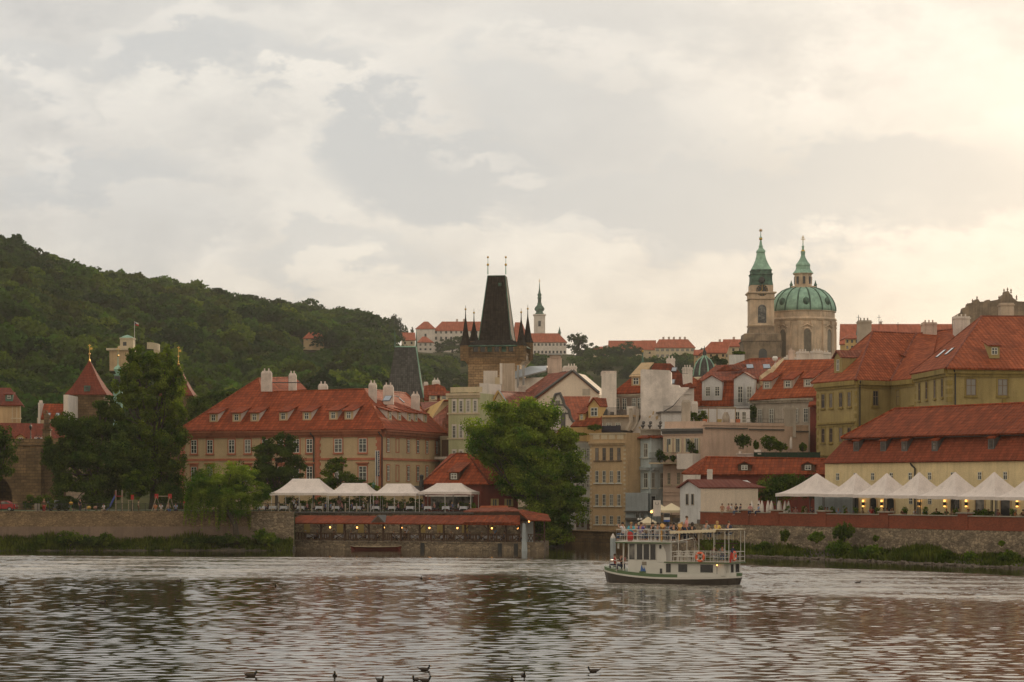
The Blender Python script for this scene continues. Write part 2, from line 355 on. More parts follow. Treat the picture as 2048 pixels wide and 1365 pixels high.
M['green'] = m_plaster('pale_green_plaster', (.50, .50, .29), .14, .3, .25)
M['blue'] = m_plaster('pale_blue_plaster', (.54, .62, .64), .15, .3, .3)
M['bluegrey'] = m_plaster('blue_grey_plaster', (.42, .47, .49), .2, .3, .3)
M['tan'] = m_plaster('tan_plaster', (.56, .40, .23), .18, .3, .25)
M['grey'] = m_plaster('grey_plaster', (.48, .42, .35), .22, .3, .35)
M['pinkgrey'] = m_plaster('rosy_grey_plaster', (.64, .47, .37), .15, .22, .25)
M['yellow'] = m_plaster('ochre_plaster', (.62, .42, .17), .15, .3, .2)
M['redwall'] = m_plaster('brick_red_plaster', (.17, .035, .022), .25, .3, .3)
M['chimney'] = m_plaster('chimney_plaster', (.70, .60, .54), .2, .8, .25)
M['stonecap'] = m_plaster('stone_coping', (.40, .35, .28), .3)
M['wood'] = m_plain('dark_timber', (.07, .035, .018), .75, var=.4, scale=6)
M['wood_lt'] = m_plain('bleached_timber', (.30, .24, .16), .75, var=.3, scale=6)
M['iron'] = m_plain('black_iron', (.02, .02, .02), .5, var=.2)
M['zinc'] = m_plain('zinc_sheet', (.30, .31, .31), .35, .6, .25, 1.)
M['lead'] = m_plain('dull_grey_sheet', (.10, .095, .09), .6, .2, .3, 1.)
M['canvas'] = m_plaster('pale_canvas', (.74, .66, .62), .1, .7, .16)
M['canvas_y'] = m_plain('cream_canvas', (.68, .58, .40), .85, var=.08, scale=.8)
M['cloth'] = m_plain('white_tablecloth', (.62, .62, .66), .85, var=.06)
M['white_paint'] = m_plain('white_paint', (.58, .56, .51), .45, var=.12, scale=1.5)
M['gloss_white'] = m_plain('white_plastic', (.70, .68, .65), .3, var=.08)
M['terracotta'] = m_plain('terracotta', (.40, .13, .06), .8)
M['flame'] = m_plain('lamp_flame', (1., .5, .15), .5, emit=(1., .42, .10), es=5.5)
M['lampwarm'] = m_plain('wall_lamp_glow', (1., .6, .15), .5, emit=(1., .5, .12), es=2.2)
M['asphalt'] = m_plain('paving', (.12, .10, .085), .9, var=.3, scale=.7)
M['grass'] = m_plain('grass_ground', (.045, .065, .018), .95, var=.5, scale=.8)
M['blade'] = m_leaf('grass_blades', (.045, .075, .015), (.10, .13, .03), .4, .5)
M['leaf_dark'] = m_leaf('dark_foliage', (.026, .054, .012), (.085, .12, .022), .35, .45)
M['leaf'] = m_leaf('green_foliage', (.042, .084, .013), (.16, .205, .03), .5, .4)
M['leaf_lt'] = m_leaf('fresh_foliage', (.06, .13, .016), (.24, .295, .045), .5, .4)
M['leaf_hill'] = m_leaf('hill_foliage', (.02, .046, .012), (.06, .095, .02), .3, .02)
M['leaf_blue'] = m_leaf('conifer_foliage', (.015, .03, .014), (.03, .05, .022), .15, .4)
M['bark'] = m_plain('bark', (.05, .038, .025), .9, var=.4, scale=5, bmp=.05)
# ================================================================ foliage
def leaf_quads(C, N, size, jitter=.8, asp=.62):
    """quads centred on C, roughly facing N (arrays n x 3)"""
    n = len(C); r = RNG.normal(size=(n, 3)); nn = N+jitter*r; nn /= np.linalg.norm(nn, axis=1)[:, None]+1e-9
    t = np.cross(nn, RNG.normal(size=(n, 3))); t /= np.linalg.norm(t, axis=1)[:, None]+1e-9; b = np.cross(nn, t)
    s = (size*(.55+.9*RNG.random(n)))[:, None]*.5; a = t*s; b = b*s*asp
    return np.stack([C-a-b*.3, C-b, C+a+b*.2, C+b], 1).reshape(-1, 3)
def quad_obj(name, verts, mat, parent=None, off=None, tint=None):
    """big quad soup, verts 4n x 3 in world coordinates"""
    if parent is not None: off = WPOS[parent.name]
    elif off is None: off = V(0, 0, 0)
    n = len(verts)//4; me = bpy.data.meshes.new(name); me.vertices.add(4*n); me.loops.add(4*n); me.polygons.add(n)
    me.vertices.foreach_set('co', (verts-off).astype(np.float32).ravel()); me.loops.foreach_set('vertex_index', np.arange(4*n, dtype=np.int32))
    me.polygons.foreach_set('loop_start', np.arange(0, 4*n, 4, dtype=np.int32)); me.polygons.foreach_set('loop_total', np.full(n, 4, np.int32)); me.update(calc_edges=True)
    if tint is None: tint = .6+.8*RNG.random((n, 1))*np.ones((1, 3))
    t = np.ones((4*n, 4), np.float32); t[:, :3] = np.repeat(tint, 4, 0); a = me.color_attributes.new('tint', 'FLOAT_COLOR', 'POINT'); a.data.foreach_set('color', t.ravel())
    me.materials.append(mat); o = bpy.data.objects.new(name, me); link(o, parent); WPOS[o.name] = off
    if parent is None: o.location = off
    return o
def crown_pts(blobs, n, clump=.22, fill=.35):
    """blobs: (centre, rx, ry, rz). Leaf centres in clumps spread over each blob's shell and inside; returns centres, normals"""
    C = []; N = []; vol = np.array([b[1]*b[3] for b in blobs]); vol = vol/vol.sum()
    for (c, rx, ry, rz), w in zip(blobs, vol):
        k = max(60, int(n*w)); nc = max(8, int(26*(.5+RNG.random()))); rr = V(rx, ry, rz)
        d = RNG.normal(size=(nc, 3)); d /= np.linalg.norm(d, axis=1)[:, None]
        rad = np.where(RNG.random(nc) < fill, .35+.4*RNG.random(nc), .78+.3*RNG.random(nc)); cc = d*rad[:, None]
        idx = RNG.integers(0, nc, k); s = clump*(.6+.8*RNG.random(nc))
        e = RNG.normal(size=(k, 3)); e /= np.linalg.norm(e, axis=1)[:, None]; e *= RNG.random(k)[:, None]**.4; e *= s[idx][:, None]*1.5; e[:, 2] *= .7
        p = cc[idx]+e; C.append(np.asarray(c)+p*rr); q = e/s[idx][:, None]+p*.8+V(0, 0, .35); N.append(q)
    return np.concatenate(C), np.concatenate(N)
def tree(label, base, blobs, d, n=9000, leaf=.3, mat='leaf', trunk_r=.35, name='tree', group=None, cat='tree', depth=.8, clump=.22, branches=True, fill=.35, pad=0):
    """blobs traced as (px, py, rx_px, ry_px[, depth offset m]) at distance d; base = (px, py) of the foot"""
    g = P(base[0], base[1], d); t = thing(name, label, cat, g, group); B = []
    for q in blobs:
        dd = d+(q[4] if len(q) > 4 else 0); c = P(q[0], q[1], dd); rx, rz = q[2]*dd/F, q[3]*dd/F; B.append((c, rx, max(rx, rz)*depth, rz))
    C, N = crown_pts(B, n, clump, fill); C[:, 2] = np.maximum(C[:, 2], g[2]+.1)
    quad_obj('crown', leaf_quads(C, N, leaf), M[mat], t)
    mb = MB(); top = max(B, key=lambda b: b[0][2]); cen = sum(b[0] for b in B)/len(B); fork = g+(cen-g)*V(.55, .55, .45)
    mb.tube([g-ZUP*.3, g+ZUP*.4+(fork-g)*.1, fork], [trunk_r*1.35, trunk_r, trunk_r*.75], 9)
    if branches:
        for b in B:
            mid = fork*.55+b[0]*.45+RNG.normal(size=3)*.25; e = b[0]+V(0, 0, b[3]*.4); mb.tube([fork-ZUP*.2, mid, b[0], e], [trunk_r*.6, trunk_r*.38, trunk_r*.2, .03], 6)
            for _ in range(3):
                q = b[0]+RNG.normal(size=3)*V(b[1], b[2], b[3])*.45; mb.tube([mid, (mid+q)/2+RNG.normal(size=3)*.15, q], [trunk_r*.25, trunk_r*.14, .02], 5)
    obj('trunk', mb, M['bark'], t, smooth=True); return t
def shrub(label, px, py, rx, ry, d, n=1400, leaf=.22, mat='leaf', name='shrub', group=None, cat='shrub', stem=True):
    """bush whose foot is at pixel (px, py), half-width rx, height ry pixels"""
    g = P(px, py, d); t = thing(name, label, cat, g, group); w, h = rx*d/F, ry*d/F; B = []
    for i in range(5): a = (i-2)/2; B.append((g+V(a*w*.6, RNG.normal()*.3, h*(.45+.15*RNG.random())), w*.5, w*.5, h*.45*(1-.3*abs(a)+.1*RNG.random())))
    C, N = crown_pts(B, n, .3); C[:, 2] = np.maximum(C[:, 2], g[2]+.02); quad_obj('foliage', leaf_quads(C, N, leaf), M[mat], t)
    if stem:
        mb = MB()
        for i in range(4): e = g+V((i-1.5)*w*.3, 0, h*.6); mb.tube([g-ZUP*.1, (g+e)/2+V(0, 0, .1), e], [.05, .035, .015], 5)
        obj('stem', mb, M['bark'], t)
    return t
# ================================================================ sky and light
SUN_AZ, SUN_EL = 21.0, 12.0   # degrees right of the view, above the horizon
def build_world():
    w = bpy.data.worlds.new("World"); SC.world = w; w.use_nodes = True; nt = w.node_tree; bg = nt.nodes['Background']
    tc = nd(nt, 'ShaderNodeTexCoord'); vec = tc.outputs['Generated']; sp = nd(nt, 'ShaderNodeSeparateXYZ'); nt.links.new(vec, sp.inputs[0]); x, y, z = sp.outputs
    sky = nd(nt, 'ShaderNodeTexSky'); sky.sky_type = 'NISHITA'; sky.sun_disc = False; sky.sun_elevation = R(SUN_EL); sky.sun_rotation = R(SUN_AZ); sky.dust_density = 3.; sky.air_density = 1.
    ya = mth(nt, 'MAXIMUM', mth(nt, 'ABSOLUTE', y), .05)
    a = mth(nt, 'DIVIDE', x, ya); e = mth(nt, 'DIVIDE', z, ya)      # tangent of bearing and of height
    cv = nd(nt, 'ShaderNodeCombineXYZ'); nt.links.new(a, cv.inputs[0]); nt.links.new(mth(nt, 'MULTIPLY', e, 1.8), cv.inputs[1]); nt.links.new(y, cv.inputs[2]); q = cv.outputs[0]
    n1 = noise(nt, q, 7., 9, .56); n2 = noise(nt, q, 20., 10, .62); n3 = noise(nt, q, 3., 3, .5)
    w1 = mth(nt, 'MULTIPLY', mth(nt, 'SUBTRACT', n1, .5), .12); w2 = mth(nt, 'MULTIPLY', mth(nt, 'SUBTRACT', n2, .5), .085)
    wa = mth(nt, 'ADD', a, mth(nt, 'ADD', w1, w2)); we = mth(nt, 'ADD', e, mth(nt, 'MULTIPLY', mth(nt, 'ADD', mth(nt, 'MULTIPLY', w1, .6), w2), -.9))
    def blob(px, py, rx, ry, soft=.5, amt=1.):
        da = mth(nt, 'DIVIDE', mth(nt, 'SUBTRACT', wa, (px-CX)/F), rx/F); de = mth(nt, 'DIVIDE', mth(nt, 'SUBTRACT', we, (YH-py)/F), ry/F)
        r = mth(nt, 'ADD', mth(nt, 'MULTIPLY', da, da), mth(nt, 'MULTIPLY', de, de))
        mr = nd(nt, 'ShaderNodeMapRange', _To_Min=amt, _To_Max=0.); mr.interpolation_type = 'SMOOTHSTEP'; mr.inputs['From Min'].default_value = 1-soft; mr.inputs['From Max'].default_value = 1+soft*.6
        nt.links.new(r, mr.inputs['Value']); return mr.outputs[0]
    def union(bl):
        o = bl[0]
        for b in bl[1:]: o = mth(nt, 'MAXIMUM', o, b)
        return o
    grey = union([blob(*q) for q in ((1560, 395, 640, 118, .5, 1.), (1900, 420, 340, 95, .6, .9), (880, 330, 230, 125, .45, 1.), (1150, 250, 320, 140, .8, .75), (420, 130, 250, 58, .7, .75), (620, 150, 210, 34, .8, .6), (130, 330, 260, 52, .8, .7),
        (680, 520, 240, 46, .8, .6), (90, 130, 150, 70, .9, .45), (300, 450, 230, 90, 1., .4), (1240, 60, 270, 90, 1., .4), (3200, 300, 800, 160, .9, .5), (-900, 300, 700, 200, .9, .6))])
    puff = union([blob(*q) for q in ((108, 185, 62, 46, 1.2, .75), (235, 112, 46, 26, 1.3, .6), (18, 290, 60, 36, 1.2, .5), (230, 232, 110, 24, 1.5, .5), (900, 282, 90, 18, 1.5, .55), (1005, 335, 52, 26, 1.5, .6), (760, 205, 130, 34, 1.5, .5),
        (1190, 100, 120, 40, 1.4, .5), (1640, 215, 80, 44, 1.3, .75), (1930, 150, 280, 90, 1.3, .6), (1150, 462, 140, 22, 1.5, .5), (1400, 200, 90, 70, 1.4, .4), (400, 45, 210, 26, 1.5, .6), (560, 300, 130, 60, 1.5, .45), (420, 500, 40, 70, 1.5, .45))])
    puff = mth(nt, 'MULTIPLY', puff, mth(nt, 'MULTIPLY', n2, 1.7), clamp=True)
    hz = nd(nt, 'ShaderNodeMapRange', _From_Min=0., _From_Max=.13); hz.interpolation_type = 'SMOOTHSTEP'; nt.links.new(e, hz.inputs['Value'])
    base = mixc(nt, hz.outputs[0], (.86, .77, .64), (.86, .85, .82))
    tex = ramp(nt, [(.36, (.86, .865, .875)), (.6, (1.12, 1.1, 1.07))]); nt.links.new(n2, tex.inputs[0]); base = mixc(nt, .75, base, tex.outputs[0], 'MULTIPLY')
    tx = ramp(nt, [(.38, (.90, .90, .91)), (.6, (1.08, 1.07, 1.05))]); nt.links.new(n1, tx.inputs[0]); base = mixc(nt, .8, base, tx.outputs[0], 'MULTIPLY')
    c = mixc(nt, mth(nt, 'MULTIPLY', grey, .85), base, (.64, .67, .69)); c = mixc(nt, mth(nt, 'MULTIPLY', puff, .85), c, (1.08, 1.03, .95))
    # brightening towards the hidden sun; unseen sky behind raised and warmed to light facades
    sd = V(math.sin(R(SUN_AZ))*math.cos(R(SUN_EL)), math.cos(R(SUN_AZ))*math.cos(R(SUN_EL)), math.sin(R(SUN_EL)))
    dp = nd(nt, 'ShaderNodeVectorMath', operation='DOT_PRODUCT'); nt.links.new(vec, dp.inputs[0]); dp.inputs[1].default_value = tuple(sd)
    g = nd(nt, 'ShaderNodeMapRange', _From_Min=.90, _From_Max=1., _To_Max=.05); g.interpolation_type = 'SMOOTHERSTEP'; nt.links.new(dp.outputs['Value'], g.inputs['Value'])
    g = mth(nt, 'MULTIPLY', g.outputs[0], g.outputs[0]); glow = mixc(nt, g, (0, 0, 0), (1.2, 1.12, 1.0)); c = mixc(nt, 1., c, glow, 'ADD')
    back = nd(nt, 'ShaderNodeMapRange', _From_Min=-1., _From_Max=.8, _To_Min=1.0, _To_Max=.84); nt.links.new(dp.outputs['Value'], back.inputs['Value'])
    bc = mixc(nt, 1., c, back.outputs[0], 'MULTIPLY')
    wf = nd(nt, 'ShaderNodeMapRange', _From_Min=.75, _From_Max=0., _To_Max=1.); nt.links.new(dp.outputs['Value'], wf.inputs['Value']); bc = mixc(nt, wf.outputs[0], bc, mixc(nt, 1., bc, (1.06, .95, .80), 'MULTIPLY'))
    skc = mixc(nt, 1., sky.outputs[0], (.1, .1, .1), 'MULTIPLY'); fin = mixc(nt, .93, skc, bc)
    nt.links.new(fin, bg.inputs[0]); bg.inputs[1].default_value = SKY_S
    # Background strength stands at the physical sky's 0.1 scale for the Nishita share above
    L = bpy.data.lights.new('sun', 'SUN'); L.energy = SUN_S; L.angle = R(1.5); L.color = (1., .78, .54); o = bpy.data.objects.new('sun', L); COL.objects.link(o)
    o.rotation_euler = Vector(tuple(-sd)).to_track_quat('-Z', 'Y').to_euler()
SKY_S, SUN_S = 1.0, 3.2
build_world()
# ================================================================ camera
cam = bpy.data.cameras.new('camera'); co = bpy.data.objects.new('camera', cam); COL.objects.link(co); SC.camera = co
cam.sensor_width = 36; cam.lens = F/2048*36; cam.shift_y = (YH-682.5)/2048; cam.clip_start = .5; cam.clip_end = 9000
co.location = (0, 0, H); co.rotation_euler = (R(90), 0, 0)
SC.view_settings.view_transform = 'Standard'; SC.view_settings.look = 'None'; SC.view_settings.exposure = 0; SC.view_settings.gamma = 1
SC.render.engine = 'CYCLES'; SC.cycles.use_denoising = True; SC.cycles.max_bounces = 6; SC.cycles.diffuse_bounces = 3; SC.cycles.glossy_bounces = 3; SC.cycles.transmission_bounces = 3; SC.cycles.volume_bounces = 1; SC.cycles.transparent_max_bounces = 8
# ================================================================ the river
def water():
    st = .2; xs = np.arange(-62, 62.01, st); ys = np.arange(80, 330.01, st); X, Y = np.meshgrid(xs, ys)
    PXc = X/Y*F+CX; PYc = YH+H*F/Y
    far = np.interp(PXc, [0, 1000, 1480, 2048], [1110, 1115, 1128, 1153]); near = np.interp(PXc, [0, 1000, 1480, 2048], [1160, 1166, 1190, 1218])
    def lown(s, k=5, seed=1):
        r = np.random.default_rng(seed); o = np.zeros_like(X)
        for i in range(k): a = r.random()*6.28; o += np.sin((X*math.cos(a)*.45+Y*math.sin(a))*s*(.6+r.random())+r.random()*6.28)
        return o/k
    wob = lown(.25, 6, 3); sm = lambda t: np.clip(t, 0, 1)**2*(3-2*np.clip(t, 0, 1))
    shore = sm((PYc-far+wob*5+1)/5.); band = shore*sm((near-PYc+wob*16+4)/24.); main = shore*(1-.8*band)
    patch = .75+.45*lown(.12, 7, 8)
    def waves(n, l0, l1, slope, spread, seed):
        r = np.random.default_rng(seed); Z = np.zeros_like(X)
        for i in range(n):
            l = math.exp(r.uniform(math.log(l0), math.log(l1))); k = 6.2832/l; th = math.pi/2+r.normal()*spread; a = slope*1.414/k/math.sqrt(n)
            ph = k*(X*math.cos(th)+Y*math.sin(th))+r.random()*6.28; s = np.sin(ph); Z += a*(s+.18*np.cos(2*ph))
        return Z
    Z = waves(80, .6, 1.8, .062, .45, 5)*main*patch+waves(44, .55, 1.3, .115, .6, 6)*band*(.7+.5*patch)+waves(14, .9, 2, .008, .6, 7)
    n0, n1 = X.shape; co = np.stack([X, Y, Z], -1).reshape(-1, 3); i = np.arange(n0*n1).reshape(n0, n1)
    f = np.stack([i[:-1, :-1], i[:-1, 1:], i[1:, 1:], i[1:, :-1]], -1).reshape(-1, 4); nf = len(f)
    me = bpy.data.meshes.new('river'); me.vertices.add(len(co)); me.loops.add(nf*4); me.polygons.add(nf)
    me.vertices.foreach_set('co', co.astype(np.float32).ravel()); me.loops.foreach_set('vertex_index', f.astype(np.int32).ravel())
    me.polygons.foreach_set('loop_start', np.arange(0, nf*4, 4, dtype=np.int32)); me.polygons.foreach_set('loop_total', np.full(nf, 4, np.int32)); me.polygons.foreach_set('use_smooth', [True]*nf); me.update(calc_edges=True)
    m, nt, b = new_mat('river_water'); b.inputs['Base Color'].default_value = (.035, .026, .014, 1); b.inputs['Roughness'].default_value = .02; b.inputs['IOR'].default_value = 1.36
    tc = nd(nt, 'ShaderNodeTexCoord').outputs['Object']; a = noise(nt, tc, 1.7, 4, .6, (.6, 1.5, 1)); bump(nt, b, a, .02, .25)
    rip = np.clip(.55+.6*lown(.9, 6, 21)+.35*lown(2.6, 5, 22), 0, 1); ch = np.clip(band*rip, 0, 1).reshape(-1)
    at = me.attributes.new('churn_sheen', 'FLOAT', 'POINT'); at.data.foreach_set('value', ch.astype(np.float32)); an = nd(nt, 'ShaderNodeAttribute', attribute_name='churn_sheen').outputs['Fac']
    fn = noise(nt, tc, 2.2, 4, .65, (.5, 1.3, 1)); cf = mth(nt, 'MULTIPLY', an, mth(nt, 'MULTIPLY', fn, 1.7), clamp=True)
    nt.links.new(mth(nt, 'ADD', mth(nt, 'MULTIPLY', cf, .42), .02), b.inputs['Roughness']); nt.links.new(mixc(nt, mth(nt, 'MULTIPLY', cf, .85), (.035, .026, .014), (.62, .57, .5)), b.inputs['Base Color'])  # band's pale base colour stands in for sky reflected off churned water
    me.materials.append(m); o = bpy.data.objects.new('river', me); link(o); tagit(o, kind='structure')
    mb = MB(); mb.poly([(-900, -60, -.45), (900, -60, -.45), (900, 420, -.45), (-900, 420, -.45)]); w = obj('river_surround', mb, m, base=(0, 0, -.45)); tagit(w, kind='structure')
water()
# ================================================================ terrain
_RP = [-2600, -1400, -400, 0, 60, 100, 200, 320, 430, 560, 640, 740, 790, 830, 940, 1130, 1220, 1390, 1500, 1700, 1900, 2048, 3000, 4200]
_RY = [520, 430, 440, 520, 542, 559, 582, 602, 624, 638, 660, 662, 690, 703, 706, 708, 716, 726, 728, 716, 690, 672, 640, 640]
_RD = [900, 1000, 1100, 1150, 1160, 1170, 1200, 1230, 1260, 1300, 1330, 1380, 1450, 1480, 1500, 1500, 1450, 1400, 1350, 1200, 1050, 1000, 900, 900]
_D0 = [400, 420, 450, 480, 480, 480, 490, 500, 510, 520, 530, 560, 600, 650, 700, 700, 700, 700, 700, 650, 600, 560, 450, 420]
def ground_z(px, d):
    dr = np.interp(px, _RP, _RD); zr = H+(YH-np.interp(px, _RP, _RY))/F*dr; d0 = np.interp(px, _RP, _D0)
    z0 = np.interp(px, [0, 900, 2048], [6, 9, 12]); t = np.clip((d-d0)/(dr-d0), 0, 1); z = z0+(zr-z0)*(t*.8+.2*t*t*(3-2*t))
    near = 4.5+(z0-4.5)*np.clip((d-335)/(d0-335), 0, 1); z = np.where(d < d0, near, z)
    X = (px-CX)/F*d; z = z+np.clip((d-d0)/150, 0, 1)*(2.2*np.sin(X*.021+1)*np.sin(d*.017)+1.1*np.sin(X*.05+d*.03))*np.clip((dr-d)/120, 0, 1)
    return np.where(d > dr, zr-(d-dr)*.03, z)
def terrain():
    ps = np.concatenate([np.arange(-2600, -200, 80), np.arange(-200, 2240, 16), np.arange(2240, 4300, 80)]); ds = np.concatenate([np.arange(336, 1560, 9), [1650, 1800, 2100, 2600, 3600, 6000]])
    Pm, D = np.meshgrid(ps, ds); Z = ground_z(Pm, D); X = (Pm-CX)/F*D; n0, n1 = X.shape; mb = MB(); mb.v = np.stack([X, D, Z], -1).reshape(-1, 3).tolist()
    for i in range(n0-1):
        for j in range(n1-1): a = i*n1+j; mb.f.append((a, a+1, a+n1+1, a+n1))
    mb.m = [0]*len(mb.f)
    m, nt, b = new_mat('hillside'); tc = nd(nt, 'ShaderNodeTexCoord').outputs['Object']; a = noise(nt, tc, .02, 6, .6); r = ramp(nt, [(.4, (.045, .052, .024)), (.6, (.085, .085, .045))]); nt.links.new(a, r.inputs[0])
    nt.links.new(r.outputs[0], b.inputs['Base Color']); b.inputs['Roughness'].default_value = 1; b.inputs['Specular IOR Level'].default_value = 0
    tagit(obj('hill_terrain', mb, m, base=(0, 0, 0), smooth=True), kind='structure')
terrain()
HOLES = [(196, 345, 640, 740, 655), (598, 664, 650, 690, 1010), (802, 834, 662, 696, 1500), (830, 1145, 560, 706, 1560)]  # px0, px1, py0, py1, depth kept clear in front of
def forest():
    protos = []
    for k in range(7):
        C = []; N = []
        nb = 9; cs = RNG.normal(size=(nb, 3))*V(.38, .38, .25); cs[:, 2] = np.clip(cs[:, 2], -.4, .5)
        for c in cs:
            m = 56; e = RNG.normal(size=(m, 3)); e /= np.linalg.norm(e, axis=1)[:, None]; e[:, 2] = np.abs(e[:, 2])*.9-.15*RNG.random(m); C.append(c+e*(.42+.12*RNG.random((m, 1)))); N.append(e+V(0, 0, .3))
        protos.append((np.concatenate(C), np.concatenate(N)))
    L = []; T = []
    def plant(px, d, h, tint, k=None, conifer=False):
        X = (px-CX)/F*d; z = ground_z(px, d); top = YH-(z+h-H)/d*F; wpx = h*.5/d*F
        for a, b, c, e, dd in HOLES:
            if px+wpx > a and px-wpx < b and d < dd and top < e: return
        C, N = protos[int(RNG.integers(0, 7))]; a = RNG.random()*6.28; ca, sa = math.cos(a), math.sin(a); Rm = np.array([[ca, -sa, 0], [sa, ca, 0], [0, 0, 1]])
        r = h*.5*(.85+.3*RNG.random()); C2 = (C@Rm.T)*V(r, r, h*.48)+V(X, d, z+h*.56); N2 = N@Rm.T
        if conifer: q = (C2[:, 2]-z)/h; C2[:, 0] = X+(C2[:, 0]-X)*(1.15-q); C2[:, 1] = d+(C2[:, 1]-d)*(1.15-q)
        L.append((C2, N2, h)); T.append(np.repeat(tint[None, :], len(C2), 0)*(.8+.4*RNG.random((len(C2), 1))))
    pal = np.array([[1, 1, 1], [.7, .78, .85], [1.35, 1.25, 1.], [1.8, 1.55, .95], [.5, .62, .75], [1.1, 1.3, 1.05], [.9, .72, .6]])
    d = 470.
    while d < 1420:
        for px in np.arange(-330, 860, 8.2*F/d):
            dr = np.interp(px, _RP, _RD)
            dd = d+RNG.uniform(-4, 4); pp = px+RNG.uniform(-4, 4)*F/d
            if dd > dr+14 or dd < np.interp(px, _RP, _D0)+8: continue
            if px > 830 and RNG.random() < .25: continue
            plant(pp, dd, RNG.uniform(8.5, 14)*(1+.25*(RNG.random() < .06)), pal[int(RNG.integers(0, 7))], conifer=RNG.random() < .06)
        d += 8.2
    for _ in range(1300):
        px = RNG.uniform(820, 1700); dr = np.interp(px, _RP, _RD); dd = RNG.uniform(.56, .965)*dr
        if math.sin(px*.03+dd*.011)+math.sin(dd*.03-px*.013) < -.55: continue
        plant(px, dd, RNG.uniform(6, 10), pal[int(RNG.integers(0, 7))])
    C = np.concatenate([l[0] for l in L]); N = np.concatenate([l[1] for l in L]); S = np.concatenate([np.full(len(l[0]), l[2]*.115) for l in L])
    tagit(quad_obj('wooded_hillside', leaf_quads(C, N, S, .7, .8), M['leaf_hill'], tint=np.concatenate(T)), 'dense green wood covering the long hill above the roofs', 'woodland', kind='stuff')
    print('forest trees', len(L), 'quads', len(C))
forest()
